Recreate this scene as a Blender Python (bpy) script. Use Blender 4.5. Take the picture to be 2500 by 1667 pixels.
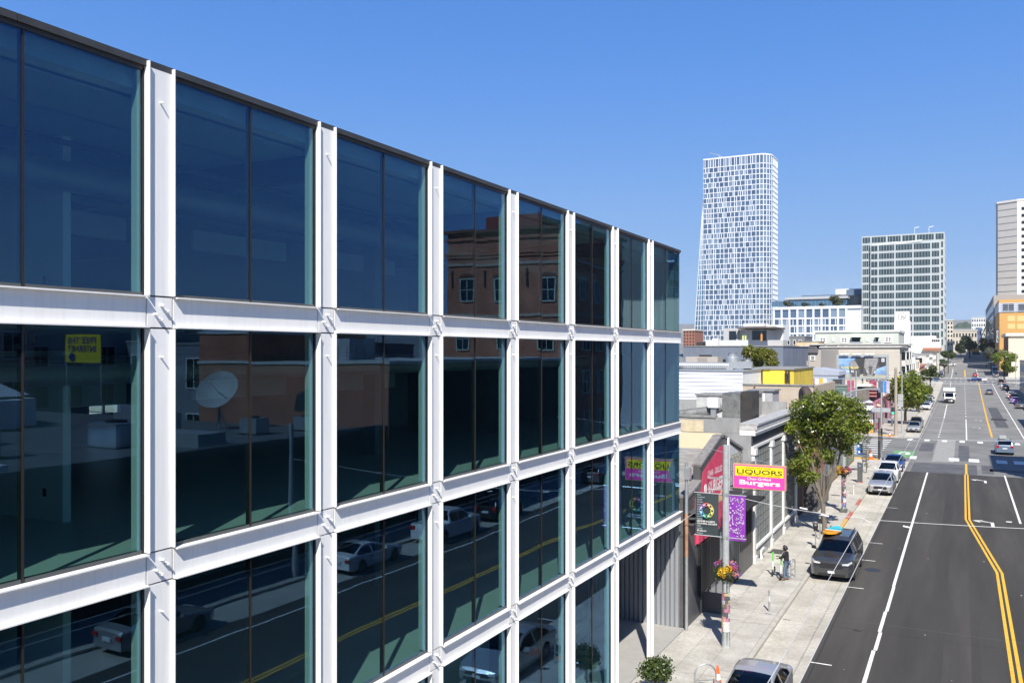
import bpy, bmesh, math, random
import numpy as np
from mathutils import Vector, Matrix
random.seed(7); RNG = np.random.default_rng(7)
for o in list(bpy.data.objects): bpy.data.objects.remove(o)
SC = bpy.context.scene; COL = SC.collection
R = math.radians

# ------------------------------------------------------------------ camera
F_PX, CAM_H, VPX, HOR = 2100.0, 11.7, 2352.0, 858.0      # photo pixels (2500 x 1667), metres
PSI = math.atan((VPX - 1250) / F_PX); SP, CP = math.sin(PSI), math.cos(PSI)
cam = bpy.data.cameras.new('camera'); camo = bpy.data.objects.new('camera', cam); COL.objects.link(camo)
camo.location = (0, 0, CAM_H); camo.rotation_euler = (R(90), 0, PSI)
cam.sensor_width = 36; cam.lens = 36 * F_PX / 2500; cam.shift_y = (HOR - 833.5) / 2500
cam.clip_start = .1; cam.clip_end = 6000
SC.camera = camo

# ------------------------------------------------------------------ light
SUN = Vector((.43, -.90, 0)).normalized() * math.cos(R(47)) + Vector((0, 0, math.sin(R(47))))
w = bpy.data.worlds.new('World'); SC.world = w; w.use_nodes = True
nt = w.node_tree; nt.nodes.clear()
sky = nt.nodes.new('ShaderNodeTexSky'); sky.sky_type = 'NISHITA'; sky.sun_disc = False
sky.sun_elevation = R(47); sky.sun_rotation = math.atan2(SUN.x, SUN.y)
sky.altitude = 50; sky.air_density = 1.0; sky.dust_density = .25; sky.ozone_density = 3.0
bg = nt.nodes.new('ShaderNodeBackground'); bg.inputs[1].default_value = .098
# a low marine cloud bank all round the horizon
tc = nt.nodes.new('ShaderNodeTexCoord'); sep = nt.nodes.new('ShaderNodeSeparateXYZ')
nz = nt.nodes.new('ShaderNodeTexNoise'); nz.inputs['Scale'].default_value = 9; nz.inputs['Detail'].default_value = 6
mp = nt.nodes.new('ShaderNodeMapping'); mp.inputs['Scale'].default_value = (1, 1, 3.2)
mr = nt.nodes.new('ShaderNodeMapRange'); mr.inputs['From Min'].default_value = .10; mr.inputs['From Max'].default_value = .0
mth = nt.nodes.new('ShaderNodeMath'); mth.operation = 'MULTIPLY'
cr = nt.nodes.new('ShaderNodeMapRange'); cr.inputs['From Min'].default_value = .30; cr.inputs['From Max'].default_value = .62
cr.inputs['To Max'].default_value = .55
mx = nt.nodes.new('ShaderNodeMixRGB'); mx.inputs[2].default_value = (4.4, 5.6, 7.6, 1)
out = nt.nodes.new('ShaderNodeOutputWorld'); L_ = nt.links.new
L_(tc.outputs['Generated'], sep.inputs[0]); L_(tc.outputs['Generated'], mp.inputs[0]); L_(mp.outputs[0], nz.inputs[0])
L_(sep.outputs[2], mr.inputs[0]); L_(nz.outputs[0], cr.inputs[0]); L_(mr.outputs[0], mth.inputs[0]); L_(cr.outputs[0], mth.inputs[1])
ramp = nt.nodes.new('ShaderNodeValToRGB'); ramp.color_ramp.interpolation = 'B_SPLINE'
el = ramp.color_ramp.elements; el[0].position = 0; el[0].color = (.40, .63, 1.08, 1); el[1].position = 1; el[1].color = (.05, .18, .55, 1)
for p_, c_ in ((.10, (.31, .55, 1.10, 1)), (.22, (.17, .43, 1.06, 1)), (.36, (.085, .325, .96, 1)), (.6, (.07, .25, .72, 1))): e_ = el.new(p_); e_.color = c_
gain = nt.nodes.new('ShaderNodeVectorMath'); gain.operation = 'SCALE'; gain.inputs['Scale'].default_value = 5.6
hsv = nt.nodes.new('ShaderNodeMixRGB'); hsv.inputs[0].default_value = .88
L_(sep.outputs[2], ramp.inputs[0]); L_(ramp.outputs[0], gain.inputs[0]); L_(sky.outputs[0], hsv.inputs[1]); L_(gain.outputs[0], hsv.inputs[2])
L_(mth.outputs[0], mx.inputs[0]); L_(hsv.outputs[0], mx.inputs[1]); L_(mx.outputs[0], bg.inputs[0]); L_(bg.outputs[0], out.inputs[0])
sl = bpy.data.lights.new('sun', 'SUN'); sl.energy = 5.0; sl.angle = R(.5); sl.color = (1, .94, .845)
so = bpy.data.objects.new('sun', sl); COL.objects.link(so); so.rotation_euler = SUN.to_track_quat('Z', 'Y').to_euler()
SC.render.engine = 'CYCLES'
SC.view_settings.view_transform = 'Standard'; SC.view_settings.look = 'None'
SC.view_settings.exposure = .62; SC.view_settings.gamma = 1; SC.view_settings.use_curve_mapping = False
SC.cycles.max_bounces = 8; SC.cycles.transparent_max_bounces = 12

# ------------------------------------------------------------------ pixels -> places
def gz(y):
    return 0.0 if y < 200 else (3.8e-5 * (y - 200) ** 2 if y < 760 else 11.917 + .04256 * (y - 760))
def ray(px, py):
    a = (px - 1250) / F_PX
    return Vector((-SP + CP * a, CP + SP * a, (HOR - py) / F_PX))
def G(px, py, z=0.0):                       # on the ground
    d = ray(px, py); zz = z
    for i in range(14):
        t = (zz - CAM_H) / d.z
        if t < 0 or t > 900: t = 900
        zz = z + gz(t * d.y)
    return Vector((t * d.x, t * d.y, zz))
def AX(px, py, x): d = ray(px, py); return Vector((0, 0, CAM_H)) + d * (x / d.x)   # on a wall along the street
def AY(px, py, y): d = ray(px, py); return Vector((0, 0, CAM_H)) + d * (y / d.y)   # on a wall across it

# ------------------------------------------------------------------ materials
MATS = {}
def M(name, col, rough=.6, metal=0, var=.10, scale=2.0, bump=0, bscale=None, spec=.4, coat=0, stretch=None, isl=0, per=0):
    """procedural paint / stone / metal: noise in colour, roughness and relief on world position"""
    if name in MATS: return MATS[name]
    m = bpy.data.materials.new(name); MATS[name] = m; m.use_nodes = True; t = m.node_tree; N = t.nodes; L = t.links.new
    b = N['Principled BSDF']; b.inputs['Metallic'].default_value = metal; b.inputs['Roughness'].default_value = rough
    b.inputs['Specular IOR Level'].default_value = spec
    if coat: b.inputs['Coat Weight'].default_value = coat; b.inputs['Coat Roughness'].default_value = .04
    g = N.new('ShaderNodeNewGeometry'); mpn = N.new('ShaderNodeMapping'); L(g.outputs['Position'], mpn.inputs[0])
    if stretch: mpn.inputs['Scale'].default_value = stretch
    n = N.new('ShaderNodeTexNoise'); n.inputs['Scale'].default_value = scale; n.inputs['Detail'].default_value = 7; n.inputs['Roughness'].default_value = .65
    L(mpn.outputs[0], n.inputs[0])
    c = Vector(col[:3]); lo = c * (1 - var); hi = c * (1 + var)
    r = N.new('ShaderNodeMapRange'); r.inputs['From Min'].default_value = .28; r.inputs['From Max'].default_value = .72; L(n.outputs[0], r.inputs[0])
    x = N.new('ShaderNodeMixRGB'); x.inputs[1].default_value = (*lo, 1); x.inputs[2].default_value = (*hi, 1); L(r.outputs[0], x.inputs[0])
    outc = x.outputs[0]
    if isl or per:                                   # piece to piece differences
        h = N.new('ShaderNodeHueSaturation'); q = N.new('ShaderNodeMapRange')
        if isl: L(g.outputs['Random Per Island'], q.inputs[0])
        else:
            oi = N.new('ShaderNodeObjectInfo'); L(oi.outputs['Random'], q.inputs[0])
        k = isl or per
        q.inputs['To Min'].default_value = 1 - k; q.inputs['To Max'].default_value = 1 + k
        L(q.outputs[0], h.inputs['Value']); L(outc, h.inputs['Color']); outc = h.outputs[0]
    L(outc, b.inputs['Base Color'])
    if bump:
        n2 = N.new('ShaderNodeTexNoise'); n2.inputs['Scale'].default_value = bscale or scale * 8; n2.inputs['Detail'].default_value = 5
        L(mpn.outputs[0], n2.inputs[0]); bp = N.new('ShaderNodeBump'); bp.inputs['Strength'].default_value = bump; bp.inputs['Distance'].default_value = .02
        L(n2.outputs[0], bp.inputs['Height']); L(bp.outputs[0], b.inputs['Normal'])
    return m

def brick(name, c1, c2, mortar, sx=4.0, axis='y', bump=.5, rowh=.25, bw=.5):
    m = bpy.data.materials.new(name); m.use_nodes = True; t = m.node_tree; N = t.nodes; L = t.links.new; b = N['Principled BSDF']
    b.inputs['Roughness'].default_value = .85; b.inputs['Specular IOR Level'].default_value = .2
    g = N.new('ShaderNodeNewGeometry'); s = N.new('ShaderNodeSeparateXYZ'); c = N.new('ShaderNodeCombineXYZ'); L(g.outputs['Position'], s.inputs[0])
    ad = N.new('ShaderNodeMath'); ad.operation = 'ADD'; L(s.outputs[0], ad.inputs[0]); L(s.outputs[1], ad.inputs[1])
    L(ad.outputs[0], c.inputs[0]); L(s.outputs[2], c.inputs[1])
    br = N.new('ShaderNodeTexBrick'); br.inputs['Scale'].default_value = sx; br.inputs['Color1'].default_value = (*c1, 1); br.inputs['Color2'].default_value = (*c2, 1)
    br.inputs['Mortar'].default_value = (*mortar, 1); br.inputs['Mortar Size'].default_value = .02; br.inputs['Row Height'].default_value = rowh; br.inputs['Brick Width'].default_value = bw
    L(c.outputs[0], br.inputs[0])
    n = N.new('ShaderNodeTexNoise'); n.inputs['Scale'].default_value = .6; n.inputs['Detail'].default_value = 8; L(g.outputs['Position'], n.inputs[0])
    q = N.new('ShaderNodeMapRange'); q.inputs['From Min'].default_value = .3; q.inputs['From Max'].default_value = .7; q.inputs['To Min'].default_value = .8; q.inputs['To Max'].default_value = 1.2
    L(n.outputs[0], q.inputs[0]); h = N.new('ShaderNodeHueSaturation'); L(q.outputs[0], h.inputs['Value']); L(br.outputs[0], h.inputs['Color']); L(h.outputs[0], b.inputs['Base Color'])
    bp = N.new('ShaderNodeBump'); bp.inputs['Strength'].default_value = bump; bp.inputs['Distance'].default_value = .02; bp.invert = True
    L(br.outputs['Fac'], bp.inputs['Height']); L(bp.outputs[0], b.inputs['Normal'])
    MATS[name] = m; return m

def glassmat(name, tint, base, wav=.0, wscale=1.0, refl=(1, 1, 1), gain=1.0, opaque=None):
    """coated float glass: fresnel mirror over a tinted clear (or opaque dark) body"""
    m = bpy.data.materials.new(name); m.use_nodes = True; t = m.node_tree; N = t.nodes; L = t.links.new; N.remove(N['Principled BSDF'])
    o = N['Material Output']
    if opaque:
        tr = N.new('ShaderNodeBsdfDiffuse'); tr.inputs[0].default_value = (*opaque, 1)
    else:
        tr = N.new('ShaderNodeBsdfTransparent'); tr.inputs[0].default_value = (*tint, 1)
    gl = N.new('ShaderNodeBsdfGlossy'); gl.inputs['Roughness'].default_value = 0.0; gl.inputs['Color'].default_value = (*refl, 1)
    lw = N.new('ShaderNodeLayerWeight'); lw.inputs[0].default_value = .5
    fr = N.new('ShaderNodeMath'); fr.operation = 'POWER'; fr.inputs[1].default_value = 4.2; L(lw.outputs['Facing'], fr.inputs[0])
    ma = N.new('ShaderNodeMath'); ma.operation = 'MULTIPLY_ADD'; ma.inputs[1].default_value = gain; ma.inputs[2].default_value = base; ma.use_clamp = True
    L(fr.outputs[0], ma.inputs[0]); mxs = N.new('ShaderNodeMixShader'); L(ma.outputs[0], mxs.inputs[0]); L(tr.outputs[0], mxs.inputs[1]); L(gl.outputs[0], mxs.inputs[2]); L(mxs.outputs[0], o.inputs[0])
    if wav:
        g = N.new('ShaderNodeNewGeometry'); n = N.new('ShaderNodeTexNoise'); n.inputs['Scale'].default_value = wscale; n.inputs['Detail'].default_value = 1.5
        oi = N.new('ShaderNodeObjectInfo'); va = N.new('ShaderNodeVectorMath'); va.operation = 'ADD'; L(g.outputs['Position'], va.inputs[0]); L(oi.outputs['Random'], va.inputs[1])
        L(va.outputs[0], n.inputs[0]); bp = N.new('ShaderNodeBump'); bp.inputs['Strength'].default_value = 1; bp.inputs['Distance'].default_value = wav
        L(n.outputs[0], bp.inputs['Height']); L(bp.outputs[0], gl.inputs['Normal'])
    MATS[name] = m; return m

def ground_mat(name, c0, c1, c2, s1=.35, s2=6, cracks=0, rough=.85, streak=False, crackcol=(.03, .03, .03)):
    """asphalt / concrete: big blotches, fine aggregate, optional crack lines, lengthwise wear"""
    m = bpy.data.materials.new(name); m.use_nodes = True; t = m.node_tree; N = t.nodes; L = t.links.new; b = N['Principled BSDF']
    b.inputs['Roughness'].default_value = rough; b.inputs['Specular IOR Level'].default_value = .25
    g = N.new('ShaderNodeNewGeometry'); mpn = N.new('ShaderNodeMapping'); L(g.outputs['Position'], mpn.inputs[0])
    if streak: mpn.inputs['Scale'].default_value = (1, .07, 1)
    a = N.new('ShaderNodeTexNoise'); a.inputs['Scale'].default_value = s1; a.inputs['Detail'].default_value = 8; a.inputs['Roughness'].default_value = .6; L(mpn.outputs[0], a.inputs[0])
    ra = N.new('ShaderNodeValToRGB'); ra.color_ramp.elements[0].position = .3; ra.color_ramp.elements[0].color = (*c0, 1)
    ra.color_ramp.elements[1].position = .7; ra.color_ramp.elements[1].color = (*c2, 1); e = ra.color_ramp.elements.new(.5); e.color = (*c1, 1); L(a.outputs[0], ra.inputs[0])
    f = N.new('ShaderNodeTexNoise'); f.inputs['Scale'].default_value = s2; f.inputs['Detail'].default_value = 10; f.inputs['Roughness'].default_value = .75; L(g.outputs['Position'], f.inputs[0])
    q = N.new('ShaderNodeMapRange'); q.inputs['From Min'].default_value = .3; q.inputs['From Max'].default_value = .7; q.inputs['To Min'].default_value = .78; q.inputs['To Max'].default_value = 1.22; L(f.outputs[0], q.inputs[0])
    h = N.new('ShaderNodeHueSaturation'); L(q.outputs[0], h.inputs['Value']); L(ra.outputs[0], h.inputs['Color']); col = h.outputs[0]
    oi = N.new('ShaderNodeObjectInfo'); q3 = N.new('ShaderNodeMapRange'); q3.inputs['To Min'].default_value = .9; q3.inputs['To Max'].default_value = 1.1; L(oi.outputs['Random'], q3.inputs[0])
    h3 = N.new('ShaderNodeHueSaturation'); L(q3.outputs[0], h3.inputs['Value']); L(col, h3.inputs['Color']); col = h3.outputs[0]
    if cracks:
        v = N.new('ShaderNodeTexVoronoi'); v.feature = 'DISTANCE_TO_EDGE'; v.inputs['Scale'].default_value = cracks
        wn = N.new('ShaderNodeTexNoise'); wn.inputs['Scale'].default_value = 1.3; wn.inputs['Detail'].default_value = 5; L(g.outputs['Position'], wn.inputs[0])
        vm = N.new('ShaderNodeVectorMath'); vm.operation = 'MULTIPLY_ADD'; vm.inputs[1].default_value = (1.6, 1.6, 0); L(wn.outputs['Color'], vm.inputs[0]); L(g.outputs['Position'], vm.inputs[2]); L(vm.outputs[0], v.inputs['Vector'])
        lt = N.new('ShaderNodeMath'); lt.operation = 'LESS_THAN'; lt.inputs[1].default_value = .006; L(v.outputs[0], lt.inputs[0])
        ms = N.new('ShaderNodeMath'); ms.operation = 'MULTIPLY'; L(lt.outputs[0], ms.inputs[0]); ms.inputs[1].default_value = .22
        xk = N.new('ShaderNodeMixRGB'); xk.inputs[2].default_value = (*crackcol, 1); L(ms.outputs[0], xk.inputs[0]); L(col, xk.inputs[1]); col = xk.outputs[0]
    # dropped gum and oil spots
    vs = N.new('ShaderNodeTexVoronoi'); vs.inputs['Scale'].default_value = 1.7; vs.inputs['Randomness'].default_value = 1; L(g.outputs['Position'], vs.inputs['Vector'])
    l2 = N.new('ShaderNodeMath'); l2.operation = 'LESS_THAN'; l2.inputs[1].default_value = .05; L(vs.outputs['Distance'], l2.inputs[0])
    m2 = N.new('ShaderNodeMath'); m2.operation = 'MULTIPLY'; m2.inputs[1].default_value = .5; L(l2.outputs[0], m2.inputs[0])
    xs = N.new('ShaderNodeMixRGB'); xs.inputs[2].default_value = (c0[0] * .35, c0[1] * .35, c0[2] * .35, 1); L(m2.outputs[0], xs.inputs[0]); L(col, xs.inputs[1])
    L(xs.outputs[0], b.inputs['Base Color'])
    bp = N.new('ShaderNodeBump'); bp.inputs['Strength'].default_value = .35; bp.inputs['Distance'].default_value = .01; L(f.outputs[0], bp.inputs['Height']); L(bp.outputs[0], b.inputs['Normal'])
    MATS[name] = m; return m

def leafmat(name, c1, c2, rough=.4, trans=.35):
    m = bpy.data.materials.new(name); m.use_nodes = True; t = m.node_tree; N = t.nodes; L = t.links.new; b = N['Principled BSDF']
    g = N.new('ShaderNodeNewGeometry'); r = N.new('ShaderNodeMixRGB'); r.inputs[1].default_value = (*c1, 1); r.inputs[2].default_value = (*c2, 1)
    L(g.outputs['Random Per Island'], r.inputs[0]); L(r.outputs[0], b.inputs['Base Color']); b.inputs['Roughness'].default_value = rough
    tl = N.new('ShaderNodeBsdfTranslucent'); hs = N.new('ShaderNodeHueSaturation'); hs.inputs['Value'].default_value = 1.5; hs.inputs['Hue'].default_value = .48
    L(r.outputs[0], hs.inputs['Color']); L(hs.outputs[0], tl.inputs[0])
    mxs = N.new('ShaderNodeMixShader'); mxs.inputs[0].default_value = trans; L(b.outputs[0], mxs.inputs[1]); L(tl.outputs[0], mxs.inputs[2]); L(mxs.outputs[0], N['Material Output'].inputs[0])
    MATS[name] = m; return m

WHITE = M('white_steel_paint', (.79, .785, .765), .40, var=.055, scale=1.1, stretch=(1, 1, .25))
def streak_white(m):
    t = m.node_tree; N = t.nodes; L = t.links.new; b = N['Principled BSDF']; src = b.inputs['Base Color'].links[0].from_socket
    g = N.new('ShaderNodeNewGeometry'); mp_ = N.new('ShaderNodeMapping'); mp_.inputs['Scale'].default_value = (5, 5, .22); L(g.outputs['Position'], mp_.inputs[0])
    n = N.new('ShaderNodeTexNoise'); n.inputs['Scale'].default_value = 3.2; n.inputs['Detail'].default_value = 6; L(mp_.outputs[0], n.inputs[0])
    r = N.new('ShaderNodeMapRange'); r.inputs['From Min'].default_value = .50; r.inputs['From Max'].default_value = .78; r.inputs['To Max'].default_value = .20; L(n.outputs[0], r.inputs[0])
    x = N.new('ShaderNodeMixRGB'); x.inputs[2].default_value = (.46, .43, .37, 1); L(r.outputs[0], x.inputs[0]); L(src, x.inputs[1]); L(x.outputs[0], b.inputs['Base Color'])
streak_white(WHITE)
WHITE2 = M('white_wall_paint', (.74, .74, .72), .7, var=.07, scale=1.5)
DARKMETAL = M('dark_bronze_metal', (.045, .042, .04), .45, var=.2, scale=3)
BLACK = M('black_rubber', (.015, .015, .016), .6, var=.2)
GALV = M('galvanised_steel', (.42, .44, .45), .42, .55, var=.14, scale=5)
CHROME = M('chrome', (.6, .6, .62), .15, 1, var=.05)
FACADE_GLASS = glassmat('facade_glass', (.63, .775, .765), .08, wav=.0024, wscale=.55, refl=(.38, .62, 1.0), gain=.62)
CARGLASS = glassmat('car_glass', (.10, .13, .15), .06, refl=(.9, .95, 1), gain=1.0)
FARGLASS = glassmat('far_window_glass', (0, 0, 0), .30, refl=(.75, .9, 1), gain=1.1, opaque=(.03, .055, .09))
DARKGLASS = glassmat('dark_window_glass', (0, 0, 0), .05, refl=(.9, .95, 1), gain=.8, opaque=(.012, .017, .022))
TEALGLASS = glassmat('far_teal_glass', (0, 0, 0), .06, refl=(.8, .95, 1), gain=1.0, opaque=(.035, .055, .06))
ASPH_NEW = ground_mat('asphalt_new', (.040, .039, .037), (.056, .053, .049), (.082, .077, .070), .55, 18, streak=True)
ASPH_OLD = ground_mat('asphalt_old', (.15, .15, .143), (.192, .19, .182), (.235, .232, .222), .22, 9, cracks=.22, streak=False, crackcol=(.06, .06, .06))
CONC = ground_mat('sidewalk_concrete', (.33, .315, .28), (.41, .395, .355), (.48, .465, .42), .8, 7, cracks=.12, crackcol=(.14, .13, .12))
CONC2 = ground_mat('gutter_concrete', (.33, .31, .265), (.42, .40, .345), (.50, .48, .42), .5, 6, cracks=.3, crackcol=(.13, .12, .11))
EARTH = ground_mat('city_ground', (.15, .15, .15), (.19, .19, .18), (.23, .23, .22), .05, 3)
PAINT_W = M('road_paint_white', (.66, .66, .63), .75, var=.30, scale=9)
PAINT_Y = M('road_paint_yellow', (.68, .39, .04), .75, var=.28, scale=8)
PAINT_G = M('road_paint_green', (.14, .30, .13), .85, var=.4, scale=2.2)

# ------------------------------------------------------------------ mesh building
class MB:
    def __init__(s): s.v = []; s.f = []; s.m = []; s.cur = 0
    def add(s, vs, fs):
        b = len(s.v); s.v += [tuple(v) for v in vs]; s.f += [tuple(b + i for i in f) for f in fs]; s.m += [s.cur] * len(fs); return s
    def box(s, x0, x1, y0, y1, z0, z1):
        return s.add([(x0, y0, z0), (x1, y0, z0), (x1, y1, z0), (x0, y1, z0), (x0, y0, z1), (x1, y0, z1), (x1, y1, z1), (x0, y1, z1)],
                     [(0, 3, 2, 1), (4, 5, 6, 7), (0, 1, 5, 4), (1, 2, 6, 5), (2, 3, 7, 6), (3, 0, 4, 7)])
    def bar(s, a, b, w, h=None, up=(0, 0, 1)):                 # box beam between two points
        a = Vector(a); b = Vector(b); h = h or w; d = (b - a).normalized(); u = Vector(up)
        if abs(d.dot(u)) > .98: u = Vector((1, 0, 0))
        r = d.cross(u).normalized(); u = r.cross(d); r = r * w / 2; u = u * h / 2
        return s.add([a - r - u, a + r - u, a + r + u, a - r + u, b - r - u, b + r - u, b + r + u, b - r + u],
                     [(0, 1, 2, 3), (7, 6, 5, 4), (0, 4, 5, 1), (1, 5, 6, 2), (2, 6, 7, 3), (3, 7, 4, 0)])
    def tube(s, pts, rad, n=8, cap=True):
        pts = [Vector(p) for p in pts]; rr = rad if hasattr(rad, '__len__') else [rad] * len(pts); rings = []
        b0 = len(s.v); prev = None
        for i, p in enumerate(pts):
            d = (pts[min(i + 1, len(pts) - 1)] - pts[max(i - 1, 0)]).normalized()
            u = prev if prev is not None else (Vector((0, 0, 1)) if abs(d.z) < .9 else Vector((1, 0, 0)))
            r = d.cross(u); r = r.normalized() if r.length > 1e-6 else Vector((1, 0, 0)); u = r.cross(d).normalized(); prev = u
            s.v += [tuple(p + (r * math.cos(2 * math.pi * k / n) + u * math.sin(2 * math.pi * k / n)) * rr[i]) for k in range(n)]
        fs = [(b0 + i * n + k, b0 + i * n + (k + 1) % n, b0 + (i + 1) * n + (k + 1) % n, b0 + (i + 1) * n + k) for i in range(len(pts) - 1) for k in range(n)]
        if cap: fs += [tuple(b0 + k for k in reversed(range(n))), tuple(b0 + (len(pts) - 1) * n + k for k in range(n))]
        s.f += fs; s.m += [s.cur] * len(fs); return s
    def lathe(s, c, prof, n=16):
        c = Vector(c); b0 = len(s.v)
        for r, z in prof: s.v += [(c.x + r * math.cos(2 * math.pi * k / n), c.y + r * math.sin(2 * math.pi * k / n), c.z + z) for k in range(n)]
        fs = [(b0 + i * n + k, b0 + i * n + (k + 1) % n, b0 + (i + 1) * n + (k + 1) % n, b0 + (i + 1) * n + k) for i in range(len(prof) - 1) for k in range(n)]
        fs += [tuple(b0 + k for k in reversed(range(n))), tuple(b0 + (len(prof) - 1) * n + k for k in range(n))]
        s.f += fs; s.m += [s.cur] * len(fs); return s
    def prism(s, poly, ext):                                    # extrude a 3D polygon
        e = Vector(ext); n = len(poly); p = [Vector(q) for q in poly]
        return s.add(p + [q + e for q in p], [tuple(reversed(range(n))), tuple(range(n, 2 * n))] + [(i, (i + 1) % n, n + (i + 1) % n, n + i) for i in range(n)])
    def quad(s, *p): return s.add(p, [tuple(range(len(p)))])
    def build(s, name, mats, parent=None, local=False, smooth=False):
        me = bpy.data.meshes.new(name)
        off = Vector((0, 0, 0))
        if parent is not None and not local:
            q = parent
            while q is not None: off += q.location; q = q.parent
        me.from_pydata([(v[0] - off.x, v[1] - off.y, v[2] - off.z) for v in s.v], [], s.f)
        for m in (mats if isinstance(mats, (list, tuple)) else [mats]): me.materials.append(m)
        if any(s.m): me.polygons.foreach_set('material_index', s.m)
        if smooth: me.polygons.foreach_set('use_smooth', [True] * len(me.polygons))
        me.update(); fix_normals(me)
        if smooth:
            try: me.set_sharp_from_angle(angle=R(40))
            except Exception: pass
        o = bpy.data.objects.new(name, me); COL.objects.link(o)
        if parent is not None: o.parent = parent
        return o
def fix_normals(me):
    if len(me.polygons) > 6000: return
    b = bmesh.new(); b.from_mesh(me); bmesh.ops.recalc_face_normals(b, faces=b.faces); b.to_mesh(me); b.free()
def tag(o, label, cat, group=None, kind=None):
    if label: o['label'] = label
    if cat: o['category'] = cat
    if group: o['group'] = group
    if kind: o['kind'] = kind
    return o
def struct(o): o['kind'] = 'structure'; return o
def thing(name, label, cat, loc=(0, 0, 0), rz=0, group=None):
    o = bpy.data.objects.new(name, None); COL.objects.link(o); o.location = loc; o.rotation_euler.z = rz; o.empty_display_size = .3
    return tag(o, label, cat, group)
def copy_tree(o, parent=None):
    c = o.copy(); COL.objects.link(c); c.parent = parent
    for ch in list(o.children): copy_tree(ch, c)
    return c
def box_obj(name, mat, parent, *b): return MB().box(*b).build(name, mat, parent)
def share(name, mesh, parent, loc, rot=None, scale=None):      # another object on the same mesh
    o = bpy.data.objects.new(name, mesh); COL.objects.link(o); o.parent = parent; o.location = loc
    if rot: o.rotation_euler = rot
    if scale: o.scale = scale
    return o
TMP = bpy.data.scenes.new('workbench')                          # small scene where curves and skins are turned into meshes
def evaluated(o):
    TMP.collection.objects.link(o); vl = TMP.view_layers[0]; vl.update(); me = bpy.data.meshes.new_from_object(o.evaluated_get(vl.depsgraph)); bpy.data.objects.remove(o); return me
def text(name, s, mat, parent, origin, xdir, ydir, height, width=None, align='LEFT', bold=0, depth=.004, space=1.0):
    """flat lettering: origin = baseline start, xdir / ydir unit vectors, cap height in metres"""
    cu = bpy.data.curves.new(name, 'FONT'); cu.body = s; cu.size = 1; cu.align_x = align; cu.offset = bold; cu.extrude = 0; cu.space_character = space; cu.resolution_u = 3
    me = evaluated(bpy.data.objects.new('t', cu))
    n = len(me.vertices); co = np.empty(n * 3); me.vertices.foreach_get('co', co); co = co.reshape(-1, 3)
    k = height / .73; sx = k
    if width and n: sx = width / max(1e-6, (co[:, 0].max() - co[:, 0].min()))
    xd = np.array(Vector(xdir).normalized()); yd = np.array(Vector(ydir).normalized()); off = Vector((0, 0, 0)); q = parent
    while q is not None: off += q.location; q = q.parent
    nn = np.cross(xd, yd)
    w_ = co[:, :1] * sx * xd + co[:, 1:2] * k * yd + np.array(Vector(origin) - off) + nn * depth
    me.vertices.foreach_set('co', w_.ravel()); me.materials.clear(); me.materials.append(mat); me.update(); me.name = name
    o = bpy.data.objects.new(name, me); COL.objects.link(o); o.parent = parent; return o

# ================================================================== THE SETTING
YS = [-300, -100, 0, 60, 100, 128, 160, 200] + list(range(215, 761, 15)) + [800, 1000, 1400, 2000, 3200]
def strip(name, x0, x1, y0, y1, dz, mat, parent=None, xa=None, xb=None):
    """sheet that follows the street's rise; xa / xb = edge positions at the far end"""
    xa = x0 if xa is None else xa; xb = x1 if xb is None else xb
    ys = [y0] + [y for y in YS if y0 < y < y1] + [y1]; m = MB()
    for a, b in zip(ys, ys[1:]):
        ta, tb = (a - y0) / (y1 - y0), (b - y0) / (y1 - y0)
        l = lambda p, q, t: p + (q - p) * t
        m.quad((l(x0, xa, ta), a, gz(a) + dz), (l(x1, xb, ta), a, gz(a) + dz), (l(x1, xb, tb), b, gz(b) + dz), (l(x0, xa, tb), b, gz(b) + dz))
    return m.build(name, mat, parent)
struct(strip('ground', -2600, 2600, -300, 3200, -.03, EARTH))
road = struct(strip('road', -7.1, 9.4, -120, 103, 0, ASPH_OLD))
strip('new_asphalt', -5.12, 7.2, -120, 92.5, .004, ASPH_NEW, road)
road2 = struct(strip('road', -7.25, 11.7, 128, 900, 0, ASPH_OLD, None, -10, 14))
cross = struct(strip('cross_street', -400, 400, 103, 128, 0, ASPH_OLD))
cross2 = struct(strip('cross_street', -400, 400, 352, 372, .006, ASPH_OLD))
# lane lines and other paint (each on the road that carries it)
def line(name, pts, wd, mat, parent, dz=.012):
    m = MB()
    for (xa, ya), (xb, yb) in zip(pts, pts[1:]):
        ys = [ya] + [y for y in YS if ya < y < yb] + [yb]
        for a, b in zip(ys, ys[1:]):
            ta, tb = ((a - ya) / (yb - ya), (b - ya) / (yb - ya)); pa, pb = xa + (xb - xa) * ta, xa + (xb - xa) * tb
            m.quad((pa - wd / 2, a, gz(a) + dz), (pa + wd / 2, a, gz(a) + dz), (pb + wd / 2, b, gz(b) + dz), (pb - wd / 2, b, gz(b) + dz))
    return m.build(name, mat, parent)
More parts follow.
